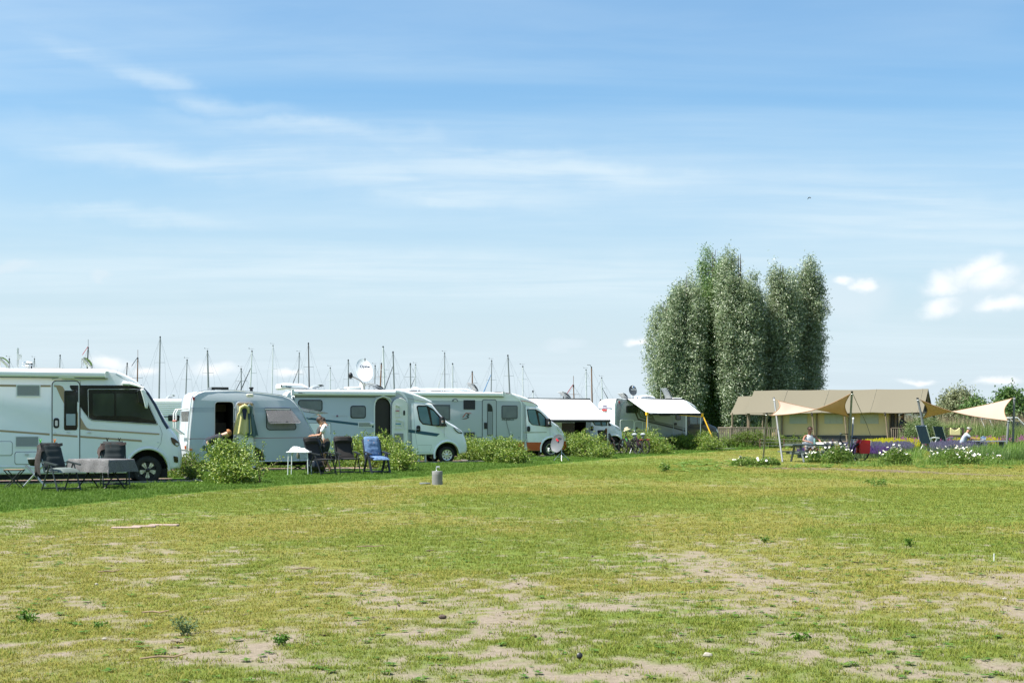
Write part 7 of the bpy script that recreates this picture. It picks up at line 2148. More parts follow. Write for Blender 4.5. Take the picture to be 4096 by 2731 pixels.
def sail(label, C, m, grp, curve=.26, near=0, edge=mat('sail_hem', (.30, .17, .09), .8)):
    """cloth between four corner points: hyperbolic surface with hollow edges"""
    C = [Vector(c) for c in C]; n = 24; P = []
    ctr = sum(C, Vector()) / 4
    for i in range(n + 1):
        u_ = i / n; row = []
        for j in range(n + 1):
            v_ = j / n
            # pull the parameter square in along its edges so that the hems curve
            du = curve * (math.sin(PI * v_)) * (1 - 2 * u_) * (abs(1 - 2 * u_)); dv = curve * (math.sin(PI * u_)) * (1 - 2 * v_) * (abs(1 - 2 * v_))
            uu, vv = u_ + du * .5, v_ + dv * .5
            p = C[0] * (1 - uu) * (1 - vv) + C[1] * uu * (1 - vv) + C[2] * uu * vv + C[3] * (1 - uu) * vv
            p.z += .012 * math.sin(u_ * 25) * math.sin(PI * v_) - .24 * math.sin(PI * u_) * (vv if near else 1 - vv)
            row.append(p)
        P.append(row)
    b = MB(); b.grid(P); b.grid([[q - Vector((0, 0, .006)) for q in r_] for r_ in P])
    o = b.build('shade_sail', m, None, 60, solid=False); tag(o, label, 'shade sail', grp)
    loop = [P[i][0] for i in range(n + 1)] + [P[n][j] for j in range(1, n + 1)] + [P[i][n] for i in range(n - 1, -1, -1)] + [P[0][j] for j in range(n - 1, 0, -1)]
    MB().tube(loop, .018, 5, True).build('hem', edge, o)
    return o, P


sc1 = sailcloth('sail_cloth', (.51, .405, .31), .30)
gp = 'posts of the shade sails'; gs = 'shade sails over the picnic spots'
Z = lambda z, x, y, Y: at(*src(z, x, y), Y)
g_ = lambda z, x, y, Y: Vector((Z(z, x, y, Y).x, Y, 0))
pA, tA = post('leaning galvanised post nearest the camera, left corner of the left sail', g_('G', 828, 1165, 56.0), Z('G', 722, 415, 58.2), .036, post_m, gp)
pB, tB = post('shorter leaning galvanised post left of the left sail', g_('G', 594, 1120, 59.5), Z('G', 640, 595, 57.0), .036, post_m, gp)
pC, tC = post('tall green grey post at the high right corner of the left sail', g_('G', 1592, 1060, 57.6), Z('G', 1640, 342, 56.2), .042, post_g, gp)
pD, tD = post('short galvanised post beside the tall green one', g_('G', 1624, 1080, 57.4), Z('G', 1656, 640, 58.8), .036, post_m, gp)
s1, P1 = sail('left shade sail, tan cloth twisted between high and low posts', [Z('G', 775, 447, 58.1), Z('G', 1600, 634, 58.7), Z('G', 1618, 368, 56.2), Z('G', 690, 622, 57.0)], sc1, gs, .12, 1)
for a, b_ in ((tA - Vector((0, 0, .05)), P1[0][0]), (tD, P1[-1][0]), (tC - Vector((0, 0, .06)), P1[-1][-1]), (tB - Vector((0, 0, .05)), P1[0][-1])):
    MB().tube([a, b_], .012, 5).build('corner_rope', mat('rope_tan', (.35, .24, .13), .8), s1)
gy1 = MB().tube([Vector((0, 0, 0)) + (tC - Vector(pC.location)), Z('G', 1815, 730, 58.5) - pC.location, g_('G', 1960, 1005, 58.5) - pC.location], .011, 5).build('guy_wire', mat('wire', (.05, .05, .05), .4), pC)
pE, tE = post('leaning post at the high left corner of the right sail', g_('H', 683, 1112, 76), Z('H', 533, 446, 76), .06, post_m, gp)
pF, tF = post('shorter post crossing behind the leaning one, left of the right sail', g_('H', 624, 1126, 79), Z('H', 577, 622, 79), .055, post_m, gp)
pG, tG = post('tall post at the far right edge holding the right sail high', g_('H', 1727, 1020, 78), Z('H', 1748, 428, 78), .06, post_m, gp)
pH, tH = post('short post holding the low right corner of the right sail', g_('H', 1644, 1015, 75), Z('H', 1676, 716, 75), .06, post_m, gp)
s2, P2 = sail('right shade sail, tan cloth sagging between tall and short posts', [Z('H', 575, 468, 76.3), Z('H', 1662, 729, 75.3), Z('H', 1718, 448, 78), Z('H', 605, 696, 79.5)], sc1, gs, .12, 0)
for a, b_ in ((tE, P2[0][0]), (tH, P2[-1][0]), (tG, P2[-1][-1]), (tF, P2[0][-1])):
    MB().tube([a - Vector((0, 0, .05)), b_], .014, 5).build('corner_rope', mat('rope_tan', (.35, .24, .13), .8), s2)
MB().tube([tG - Vector(pG.location), Z('H', 1869, 670, 78) - pG.location, Z('H', 2010, 1000, 78) - pG.location], .012, 5).build('guy_wire', mat('wire', (.05, .05, .05), .4), pG)

# ---------------------------------------------------------------- sun loungers, table with the man in the cap, swing bench
navy_c = mat('navy_sling', (.018, .045, .08), .7)
def deckchair(label, loc, rz, s):
    t = thing('garden_chair', label, 'chair', loc, rz, 'navy garden chairs among the flowers')
    MB().prism([(-.22, .40), (-.17, .40), (-.50, 1.22), (-.56, 1.20)], -.27, .27).build('backrest', navy_c, t)
    MB().prism(rr(-.22, .38, .34, .42, .015), -.27, .27).build('seat', navy_c, t)
    for y in (-.29, .29):
        MB().tube([(-.57, y, 1.2), (-.18, y, .4), (.36, y, .40)], .018, 8).build('side_tube', wm_, t)
        MB().tube([(-.30, y, .62), (.05, y, .66), (.42, y, .63)], .028, 8).build('armrest', wm_, t)
        MB().tube([(.30, y, .64), (-.28, y, .01)], .018, 8).build('leg', wm_, t); MB().tube([(-.22, y, .62), (.34, y, .01)], .018, 8).build('leg', wm_, t)
    t.scale = (s, s, s)
    return t
deckchair('navy garden chair with white frame just right of the leaning sail post', (*[g_('T', 672, 900, 76.0).x, 76.0], 0), math.radians(38), 1.15)
deckchair('navy garden chair farther back, left of the man in the cap', (g_('T', 955, 700, 79).x, 79.0, 0), math.radians(38), 1.1)
cap_m = mat('khaki_cap', (.17, .15, .095), .85)
ml = Vector((at(*src('T', 1300, 700), 67).x, 67.0, 0))
person('grey-bearded man in khaki cap and pale checked shirt bent over a table', tuple(ml + Vector((-.1, 0, 0))), math.radians(-8), (0, 0, .50), (.42, 0, 1), (.62, 0, 1), ((.62, .12, .76), (.64, -.12, .76)), ((.42, .15, 0), (.4, -.15, 0)), skin_a, mat('pale_check', (.36, .40, .46), .85, var=.25, vscale=30), mat('grey_shorts', (.16, .17, .18), .85), grey_h, 1.05, .7, .6, shoes=black, hat=cap_m, knee_pole=(1, 0, 1))
bn = thing('garden_bench', 'plank bench hidden behind the lavender, the man in the cap sitting on it', 'bench', tuple(ml + Vector((-.1, 0, 0))), 0)
MB().box(-.28, .25, -.7, .7, .36, .40).build('seat', pt_m, bn, 0)
for y in (-.6, .6): MB().box(-.22, .2, y - .04, y + .04, 0, .36).build('leg', pt_m, bn, 0)
tt = thing('garden_table', 'low grey table under the right sail, silver pot on it', 'table', tuple(ml + Vector((.95, 0, 0))), math.radians(-4))
MB().box(-.45, 1.0, -.4, .4, .66, .70).build('table_top', mat('grey_top', (.22, .24, .27), .5), tt, 0)
for x in (-.3, .8): MB().box(x - .03, x + .03, -.35, .35, 0, .66).build('leg_frame', pt_m, tt, 0)
po = MB().lathe([(.07, 0), (.12, .03), (.145, .10), (.13, .15), (.135, .155), (.10, .19), (.02, .21), (.015, .235), (.001, .24)], 20).build('silver_pot', mat('polished_steel', (.7, .7, .72), .15, metal=1), None, 45)
po.location = ml + Vector((.95 - .05, 0, .70)); tag(po, 'round silver pot with lid standing on the garden table', 'pot')
sw = thing('swing_bench', 'timber frame with yellow cushioned bench by the reeds', 'swing bench', (at(*src('T', 1135, 600), 92).x, 92, 0), math.radians(-4))
hw_ = 142 * .2279 * 92 / F; zt_, zb_ = Z('T', 1135, 486, 92).z, Z('T', 1135, 615, 92).z
tim = mat('dark_timber', (.075, .055, .045), .8)
for s_ in (-1, 1): MB().box(s_ * hw_ - .06, s_ * hw_ + .06, -.06, .06, 0, zt_).build('post', tim, sw, 0)
MB().box(-hw_, hw_, -.05, .05, zt_ - .1, zt_).build('top_beam', tim, sw, 0)
MB().box(-hw_, hw_, -.25, .25, zb_ - .1, zb_).build('seat_board', tim, sw, 0)
yc = mat('yellow_canvas', (.66, .58, .30), .8)
MB().prism(rounded([(-hw_ + .2, zb_), (hw_ - .2, zb_), (hw_ - .2, zb_ + .42), (hw_ * .55, zb_ + .50), (hw_ * .3, zb_ + .38), (0, zb_ + .30), (-hw_ * .3, zb_ + .38), (-hw_ * .55, zb_ + .50), (-hw_ + .2, zb_ + .42)], .05), -.16, -.06, .02).build('cushion', yc, sw)
# motor boat beyond the reeds
bo = thing('motor_boat', 'white motor boat with canvas windscreen and frame moored behind the reeds', 'boat', (at(4060, 1720, 125).x, 125, -.2), math.radians(4))
hl_ = MB(); P = []
for i in range(13):
    t_ = i / 12; w = 1.1 * min(1, (1 - t_) * 2.2) ** .5 if t_ > .5 else 1.1
    P.append([(-3 + 6.2 * t_, w * c_, z_) for c_, z_ in ((-1, .95 + .2 * t_), (-.9, .4), (-.4, 0), (.4, 0), (.9, .4), (1, .95 + .2 * t_))])
hl_.grid(P); hl_.add(P[0], [(0, 1, 2, 3, 4, 5)]); hl_.grid([[r_[0], r_[5]] for r_ in P]); hl_.build('hull', white, bo, 40, solid=False)
MB().tube([p_[0] for p_ in P], .05, 6).build('rubbing_strake', mat('ink', (.03, .03, .04), .4), bo)
MB().prism(rounded([(-.8, 1.0), (2.2, 1.1), (1.2, 1.75), (-.3, 1.85)], .1), -.8, .8).build('windscreen_canvas', mat('canvas_grey', (.10, .11, .12), .7), bo)
MB().tube([(-2.2, -.9, 1.0), (-2.7, -.9, 2.1), (-.2, -.9, 2.2), (.4, -.9, 1.6)], .05, 6).tube([(-2.2, .9, 1.0), (-2.7, .9, 2.1), (-.2, .9, 2.2), (.4, .9, 1.6)], .05, 6).build('canopy_frame', wm_, bo)
MB().box(-2.7, -.2, -.9, .9, 2.12, 2.2).build('canopy_roll', mat('canvas_black', (.03, .035, .05), .7), bo, 0)
# bird
bd = thing('bird', 'dark bird flying in the open sky right of the trees', 'bird', at(3239, 790, 70), math.radians(25)); bd.scale = (.42,) * 3
MB().lathe([(.001, -.19), (.035, -.12), (.05, 0), (.035, .1), (.03, .14), (.001, .18)], 10, Matrix.Rotation(PI / 2, 4, 'Y')).build('body', mat('plumage', (.05, .055, .07), .7), bd, 50)
for s_ in (-1, 1):
    MB().add([(.08, s_ * .03, .02), (-.06, s_ * .03, .02), (-.09, s_ * .2, -.04), (-.10, s_ * .36, -.22), (.0, s_ * .22, -.03)], [(0, 1, 2, 3, 4)]).add([(.08, s_ * .03, .03), (-.06, s_ * .03, .03), (-.09, s_ * .2, -.03), (-.10, s_ * .36, -.21), (.0, s_ * .22, -.02)], [(4, 3, 2, 1, 0)]).build('wing', mat('plumage', (.05, .055, .07), .7), bd, 30, solid=False)
MB().add([(-.15, -.02, 0), (-.15, .02, 0), (-.30, .06, 0), (-.30, -.06, 0)], [(0, 1, 2, 3)]).build('tail', mat('plumage', (.05, .055, .07), .7), bd, 0, solid=False)
# ---------------------------------------------------------------- foliage built from many small leaf faces
def leaves(name, C, size, m, parent, seed, aspect=.55, up=.25, droop=0.0, nrm=None, k='stuff'):
    """one diamond-shaped folded leaf at every point of C"""
    r = np.random.default_rng(seed); n = len(C); C = np.asarray(C, float)
    N = r.normal(size=(n, 3))
    if nrm is not None: N = N * 1.0 + nrm * .6
    N[:, 2] = np.abs(N[:, 2]) * (1 - up) + up * 1.2
    N /= np.linalg.norm(N, axis=1)[:, None]
    T_ = np.cross(N, r.normal(size=(n, 3))); T_ /= np.linalg.norm(T_, axis=1)[:, None]
    if droop: T_[:, 2] -= droop; T_ /= np.linalg.norm(T_, axis=1)[:, None]
    B = np.cross(N, T_); B /= np.linalg.norm(B, axis=1)[:, None]
    s = (size * r.uniform(.6, 1.25, n))[:, None]
    fold = N * s * .12
    V = np.stack([C - T_ * s * .5, C + B * s * aspect * .5 + fold + T_ * s * .05, C + T_ * s * .5, C - B * s * aspect * .5 + fold + T_ * s * .05], 1).reshape(-1, 3)
    me = bpy.data.meshes.new(name); i4 = np.arange(n) * 4
    tri = np.stack([i4, i4 + 1, i4 + 2, i4, i4 + 2, i4 + 3], 1).reshape(-1)
    me.vertices.add(4 * n); me.vertices.foreach_set('co', V.ravel())
    me.loops.add(6 * n); me.loops.foreach_set('vertex_index', tri)
    me.polygons.add(2 * n); me.polygons.foreach_set('loop_start', np.arange(2 * n) * 3)
    me.update(); me.materials.append(m)
    o = bpy.data.objects.new(name, me); COL.objects.link(o)
    if parent is not None: o.parent = parent
    if k: kind(o, k)
    return o


bark = mat('grey_bark', (.085, .07, .055), .9, var=.3, vscale=6, bump=.6, bscale=14)
twig = mat('brown_twig', (.10, .07, .045), .85)
hedge_l = leafmat('hornbeam_leaf', (.05, .125, .012), (.25, .33, .04), .27, .45, (.46, .46, .14), .45)  # lightest colour stands for highlights on the hedge leaves
hedge_d = leafmat('hornbeam_leaf_deep', (.05, .11, .013), (.17, .23, .03), .38, .45, (.26, .27, .05), .35)


def hedge(label, end, L_, h, w, n, seed, d=(-.352, .936), m=None, size=.062, z0=.03, gap=.46, group='young hedges between the pitches'):
    t = thing('hedge', label, 'hedge', (end[0], end[1], z0), math.atan2(d[1], d[0]), group)   # local +x runs away from its near end
    r = np.random.default_rng(seed); st = MB(); C = []
    k = max(2, int(L_ / gap))
    per = int(n * 1.3) // k
    for i in range(k):
        x0 = i * L_ / k + r.uniform(-.1, .1) + (0.12 if i == 0 else 0); y0 = r.uniform(-.09, .09)
        hh = h * r.uniform(.62, 1.05) * (.55 if i == 0 else .85 if i == 1 else 1)
        for s_ in range(9):
            a = r.uniform(0, 2 * PI); ln = r.uniform(.15, 1) * w * .62; top = hh * r.uniform(.55, 1.0) * (1.12 if s_ == 0 else 1)
            p = [Vector((x0, y0, -.05)), Vector((x0 + ln * .35 * math.cos(a), y0 + ln * .35 * math.sin(a), top * .4)), Vector((x0 + ln * math.cos(a) + r.normal() * .05, y0 + ln * math.sin(a) + r.normal() * .05, top))]
            st.tube(p, [.013, .009, .003], 4)
            q = per // 9
            tt = r.uniform(.08, 1.0, q) ** .85
            tt = np.concatenate([tt, r.uniform(.75, 1.03, q // 4)])
            for u_ in tt[::7]:
                b = p[0].lerp(p[1], u_ / .4) if u_ < .4 else p[1].lerp(p[2], (u_ - .4) / .6)
                sp = .20 * (1 - .6 * u_ ** 2) * (w / .9)
                c = Vector((b.x + r.normal() * sp, b.y + r.normal() * sp, b.z + r.normal() * .06))
                for _ in range(7):
                    C.append((c.x + r.normal() * .042, c.y + r.normal() * .042, max(.03, c.z + r.normal() * .034)))
    leaves('foliage', C, size, m or hedge_l, t, seed + 1, .62, .2)
    kind(st.build('stems', twig, t, 0, solid=False), 'stuff')
    return t


hedge('bushy hedge end in front of the caravan, left of its open door', (-6.86, 35.4), 2.4, 1.18, 1.05, 9500, 11, gap=.36)
hedge('thin young hedge with gaps between the nearest motorhome and the caravan', (-8.35, 37.6), 4.4, .74, .5, 1700, 12, m=hedge_d)
hedge('hedge beside the blue cushioned armchair, in front of the silver motorhome', (-3.25, 44.2), 8.6, 1.12, .95, 15000, 13, gap=.42)
hedge('hedge between the silver and the red and white motorhomes', (.22, 52.5), 6.6, 1.06, 1.05, 15000, 14)
hedge('hedge left of the bald man, next to the tripod dish', (4.05, 60.8), 6.2, 1.16, 1.1, 14000, 15)
hedge('hedge directly right of the leaning bicycles', (7.4, 69.2), 5.2, 1.2, 1.1, 12000, 16)
hedge('hedge in front of the dark cab of the farthest motorhome', (10.95, 76.5), 5.0, 1.2, 1.15, 12000, 17)
hedge('hedge before the wooden deck railing of the big tent', (16.0, 86.0), 3.4, 1.1, .95, 8000, 18, d=(-.93, .10), m=hedge_d)
hedge('sparse low hedge between the sail posts and the tent deck', (19.0, 86.3), 3.2, .95, .8, 5000, 19, d=(-.95, -.04), m=hedge_d)
for k, (vv, x0, x1, n) in enumerate(((A, -6, 1.6, 3200), (B, -1, 5.2, 2600), (C_, -5, 2.2, 3000), (D_, -3, 2, 2500))):
    r = np.random.default_rng(70 + k)
    C = np.stack([r.uniform(x0, x1, n), r.normal(vv.W + .55, .14, n), np.abs(r.normal(0, .13, n)) * (.6 + .8 * vnoise(r.uniform(x0, x1, n) * 2, np.zeros(n), k)) + .02], 1)
    o = leaves('ground_cover', C, .06, hedge_d, None, 80 + k, .7, .45)
    o.location = vv.O; o.rotation_euler = (0, 0, vv.a)
# thin cut-off shoots that stand out of the caravan bush
sh = thing('sapling', 'spindly few-leaved shoots right of the caravan bush', 'sapling', (-6.35, 35.7, .03))
r = np.random.default_rng(5); C = []; st = MB()
for dx_, hh in ((.05, 1.05), (.22, .62), (-.15, .7)):
    p = [Vector((0, 0, 0)), Vector((dx_ * .4 + .05, .02, hh * .5)), Vector((dx_ + (.35 if hh < .65 else .05), .05, hh))]
    st.tube(p, [.012, .008, .003], 4)
    for u_ in r.uniform(.35, 1.02, 60):
        b = p[0].lerp(p[1], u_ * 2) if u_ < .5 else p[1].lerp(p[2], u_ * 2 - 1); C.append(tuple(b + Vector(r.normal(size=3) * .035)))
leaves('foliage', C, .05, hedge_l, sh, 6); st.build('stems', twig, sh, 0, solid=False)


# ---------------------------------------------------------------- trees
willow = leafmat('willow_leaf', (.10, .165, .065), (.33, .385, .22), .34, .36, (.68, .72, .56), .65)  # third colour paints whitish highlights onto some leaves
willow2 = leafmat('willow_leaf_green', (.065, .15, .038), (.22, .32, .10), .34, .38, (.48, .55, .30), .6)  # lightest colour paints leaf highlights here too
alder = leafmat('alder_leaf', (.04, .11, .022), (.12, .20, .045), .33, .5, (.22, .28, .10), .35)
sage = leafmat('sage_leaf', (.13, .155, .065), (.25, .265, .14), .3, .5, (.38, .40, .24), .35)


def tree(label, base, prof, n, m, seed, size, trunk_r, z_crown, group, aspect=.30, clus=42, tilt=0.0, hollow=.55, droop=.45, spread=.25, twigs=True, name='willow_tree', cat='tree', stems=1):
    """prof: list of (height, radius). Leaves sit in drooping clumps, most of them near the outside of the crown"""
    t = thing(name, label, cat, base, 0, group)
    r = np.random.default_rng(seed); H = prof[-1][0]
    hs, rs = [p[0] for p in prof], [p[1] for p in prof]
    tk = MB().tube([(0, 0, -.2), (.05, .0, z_crown * .6), (tilt * .3, .1, H * .35), (tilt * .7, 0, H * .7), (tilt, 0, H * .97)], [trunk_r * 1.25, trunk_r, trunk_r * .75, trunk_r * .38, .02], 10)
    nl = 22
    for k in range(nl):
        a = r.uniform(0, 2 * PI); z0_ = r.uniform(z_crown * .7, H * .7); z1_ = min(H * .98, z0_ + r.uniform(.18, .36) * H)
        R_ = np.interp(z1_, hs, rs) * r.uniform(.4, .85)
        tk.tube([(tilt * z0_ / H, 0, z0_), (R_ * .5 * math.cos(a) + tilt * z0_ / H, R_ * .5 * math.sin(a), (z0_ + z1_) / 2), (R_ * math.cos(a) + tilt * z1_ / H, R_ * math.sin(a), z1_)], [trunk_r * .35, trunk_r * .2, .02], 5)
    tk.build('trunk', bark, t, 50, solid=False)
    nc = n // clus
    w = np.array([np.interp(z, hs, rs) for z in np.linspace(z_crown * .55, H, 200)]); w = np.maximum(w, .05); w /= w.sum()
    zc = r.choice(np.linspace(z_crown * .55, H, 200), nc, p=w) + r.normal(0, .05, nc)
    a = r.uniform(0, 2 * PI, nc); q = 1 - (1 - hollow) * r.random(nc) ** 1.6
    lump = .80 + .34 * vnoise(a * 1.9 + seed, zc * .55, seed) + .14 * vnoise(a * 5 + seed, zc * 1.7, seed + 3) - .08
    R_ = np.interp(zc, hs, rs) * q * lump
    cx, cy = R_ * np.cos(a) + tilt * zc / H, R_ * np.sin(a)
    if stems > 1:                                             # several leaders, each with its own spire
        k = r.integers(0, stems, nc); ang = np.arange(stems) * 2.4 + seed; Rm = max(rs)
        hf = np.concatenate([[1.0], r.uniform(.80, .97, stems - 1)])
        zc = zc * hf[k]; lq = .40 + .46 * vnoise(a * 2.2 + k * 7, zc * .75, seed + 9); fl = .35 + .65 * np.minimum(1, zc / H * 1.6)
        cx = R_ * np.cos(a) * lq + (Rm * .52 * np.cos(ang))[k] * fl; cy = R_ * np.sin(a) * lq + (Rm * .52 * np.sin(ang))[k] * fl
    C = np.stack([cx, cy, zc], 1)
    out = np.stack([np.cos(a), np.sin(a), np.full(nc, .5)], 1)
    rep = np.repeat(np.arange(nc), clus)
    off = r.normal(size=(nc * clus, 3)) * np.array([spread, spread, spread * 1.25])
    P = C[rep] + off
    leaves('crown', P, size, m, t, seed + 1, aspect, .05, droop, out[rep])
    if twigs:                                                 # loose shoots past the outline, so it is not smooth
        k = nc // 9; idx = r.integers(0, nc, k); Q = []
        for i in idx:
            L_ = r.uniform(.3, .85); d = Vector((math.cos(a[i]) * .5, math.sin(a[i]) * .5, 1 if zc[i] > H * .8 else r.uniform(-.3, .9))).normalized()
            for s_ in range(18): Q.append(C[i] * np.array([1.06, 1.06, 1]) + np.array(d) * L_ * s_ / 17 + r.normal(size=3) * .06)
        leaves('outer_shoots', Q, size * .9, m, t, seed + 2, aspect, .05, droop)
    return t


def px_tree(px, Y): return ((px - CX) * Y / F, Y, 0)


g = 'tall willows behind the safari tents'
k_ = 115 / F
H_ = lambda py, Y: HC + (HY - py) * Y / F
col = lambda H, R, b=.8: [(1.2, R * .5), (H * .12, R * b), (H * .35, R), (H * .7, R * .92), (H * .88, R * .66), (H * .96, R * .36), (H, .05)]
tree('leftmost and lowest willow of the tall clump, silvery green', px_tree(2668, 119), col(H_(1170, 119), 1.7), 50895, willow, 201, .225, .26, 1.6, g, stems=4)
tree('slender willow second from the left, its top a thin spire', px_tree(2745, 118), col(H_(1085, 118), 1.6), 50895, willow, 202, .225, .26, 1.6, g, stems=4)
tree('dark green tallest willow in the left half of the clump', px_tree(2850, 121), col(H_(985, 121), 2.0), 82215, willow2, 203, .225, .36, 1.8, g, stems=5)
tree('tall silvery willow in the middle of the clump', px_tree(2962, 117), col(H_(992, 117), 1.95), 86130, willow, 204, .225, .36, 1.8, g, stems=5)
tree('willow right of the gap, second from the right', px_tree(3130, 118), col(H_(1045, 118), 1.5), 62640, willow, 205, .225, .30, 1.8, g, stems=5)
tree('rightmost willow of the tall clump', px_tree(3222, 120), col(H_(1030, 120), 1.5), 66555, willow, 206, .225, .30, 1.8, g, stems=5)
tree('darker willow filling the gap at the back of the clump', px_tree(3050, 127), col(H_(1190, 127), 1.7), 46980, willow2, 207, .225, .30, 1.6, g, stems=4)
tree('dark willow at the back of the clump, behind the low left one', px_tree(2790, 127), col(H_(1130, 127), 2.0), 46980, willow2, 208, .225, .30, 1.6, g, stems=4)
g = 'bushy trees beyond the reeds'
rnd = lambda H, R: [(.4, R * .5), (H * .25, R * .95), (H * .5, R), (H * .75, R * .78), (H * .92, R * .42), (H, .1)]
tree('round sage green willow bush beyond the reeds, bare twigs on top', px_tree(3835, 168), rnd(H_(1572, 168), 2.2), 16000, sage, 211, .36, .2, 1.0, g, .35, 40, spread=.45)
tree('darker green bush leaning against the round sage one', px_tree(3905, 164), rnd(H_(1612, 164), 1.6), 12000, alder, 212, .34, .2, .9, g, .5, 40, spread=.42, droop=.2, name='alder_tree')
tree('dark tree at the right edge behind the tall sail post', px_tree(4040, 150), rnd(H_(1570, 150), 1.8), 14000, alder, 213, .34, .22, .9, g, .5, 40, spread=.4, droop=.2, name='alder_tree')
tree('small pale tree cut off by the right edge', px_tree(4110, 158), rnd(H_(1630, 158), 1.3), 8000, sage, 214, .34, .15, .9, g, .35, 40, spread=.4)
bt_ = MB()
for a, b_, h in ((-.5, .2, 1.5), (.1, 0, 2.1), (.4, -.1, 1.9), (.7, .2, 2.3)): bt_.tube([(a, b_, 3.6), (a * 1.1, b_, 3.6 + h * .7), (a * 1.15 + .1, b_, 3.6 + h)], [.05, .03, .008], 5)
bo_ = bt_.build('bare_twigs', bark, [o for o in bpy.data.objects if o.get('label', '').startswith('round sage green')][0], 0, solid=False)
bsh = tree('dense rounded green bush beside the porch of the big tent', px_tree(3697, 84), rnd(1.75, 1.12), 14000, leafmat('bush_leaf', (.06, .12, .03), (.17, .22, .075), .35, .45, (.32, .35, .18)), 215, .085, .05, .2, None, .5, 40, spread=.16, droop=.0, name='garden_bush', cat='bush')
# far wood on the horizon, too far to tell its trees apart
r = np.random.default_rng(300); n = 16000
x = r.uniform(-700, 900, n); hh = 9 + 6 * fbm(x * .02, x * 0, 4, 3)
leaves('distant_wood', np.stack([x, r.uniform(1150, 1250, n), hh * r.random(n) ** .7], 1), 5.0, leafmat('distant_leaf', (.10, .13, .11), (.15, .18, .15), .1, .8, None, .1), None, 301, .8, .1)  # leaf colour greyed towards blue, distance haze put into it
# wood far behind the camera: the dark windows mirror it
x = r.uniform(-190, 190, 6000); hh = 5 + 4 * fbm(x * .05, x * 0, 4, 8)
leaves('wood_behind', np.stack([x, -r.uniform(105, 118, 6000), hh * r.random(6000) ** .8], 1), 2.4, alder, None, 302, .8, .1)

# ---------------------------------------------------------------- reeds, water, flower beds
reed_m = leafmat('reed_leaf', (.08, .15, .03), (.18, .24, .06), .3, .55, (.28, .27, .12))
reed_t = leafmat('reed_plume', (.24, .19, .115), (.34, .27, .17), .2, .7)
reeds = [tuft('reed_tuft', reed_m, 16, 1.9, .045, .45, .32, 500 + i, 3) for i in range(4)]
plume = [tuft('reed_plumes', reed_t, 9, 2.25, .05, .5, .16, 510 + i, 2) for i in range(3)]
r = np.random.default_rng(7)
n = 9000; x = r.uniform(14, 75, n); y = r.uniform(99, 150, n)
k = (y > 100 + 6 * vnoise(x * .3, x * 0, 4)) & ~((x < 31) & (y < 104)) & (x > .17 * y - 0)
x, y = x[k], y[k]; n = len(x)
scatter('reeds', reeds, np.stack([x, y, np.full(n, -.1)], -1), r.uniform(0, 6.3, n), r.uniform(.65, 1.05, n) * (.8 + .25 * vnoise(x * .4, y * .4, 9)), r.integers(0, 4, n))
k = (y > 122) & (r.random(n) < .5)
scatter('reed_plumes', plume, np.stack([x[k], y[k], np.full(k.sum(), -.05)], -1), r.uniform(0, 6.3, k.sum()), r.uniform(.75, 1.1, k.sum()), r.integers(0, 3, k.sum()))
water_m = mat('pond_water', (.05, .075, .085), .06, coat=.3)
for nm, pts_, z in (('water', [(24, 93.5), (40, 93.5), (46, 99.5), (24, 99.5)], .02), ('water', [(-70, 128), (24, 128), (24, 190), (-70, 190)], .02)):
    kind(MB().add([(a, b_, z) for a, b_ in pts_], [(0, 1, 2, 3)]).build(nm, water_m, None, 0), 'structure')


def patch(name, poly_px, protos, dens, smin, smax, seed, z=0.0, jitter=.0, keepf=None):
    """scatter inside a ground polygon measured on the photograph's ground rows"""
    P = np.array([gpt(*p) for p in poly_px]); r = np.random.default_rng(seed)
    (x0, y0), (x1, y1) = P.min(0), P.max(0); n = int((x1 - x0) * (y1 - y0) * dens)
    x, y = r.uniform(x0, x1, n), r.uniform(y0, y1, n); ins = np.zeros(n, bool); j = len(P) - 1
    for i in range(len(P)):
        xi, yi, xj, yj = *P[i], *P[j]
        ins ^= ((yi > y) != (yj > y)) & (x < (xj - xi) * (y - yi) / (yj - yi + 1e-12) + xi); j = i
    edge = fbm(x * 1.1, y * .6, 3, seed)
    ins &= edge > .33
    if keepf is not None: ins &= keepf(x, y)
    x, y = x[ins], y[ins]; n = len(x)
    scatter(name, protos, np.stack([x, y, np.full(n, z)], -1), r.uniform(0, 6.3, n), r.uniform(smin, smax, n), r.integers(0, len(protos), n))


lav_s = leafmat('lavender_stem', (.08, .14, .05), (.14, .19, .085), .25, .6)
lav_f = leafmat('lavender_flower', (.14, .13, .20), (.20, .18, .27), .25, .7, (.24, .22, .31))
sal_f = leafmat('salvia_flower', (.10, .05, .19), (.17, .085, .28), .25, .7)
yel_f = leafmat('yellow_flower', (.50, .46, .02), (.62, .58, .05), .3, .6)
pnk_f = leafmat('pink_flower', (.40, .10, .30), (.50, .18, .40), .3, .6)
org_g = leafmat('tussock_blade', (.04, .105, .018), (.11, .18, .035), .3, .55, (.19, .23, .08))
herb = leafmat('herb_leaf', (.09, .19, .028), (.22, .31, .06), .45, .45, (.30, .36, .10))


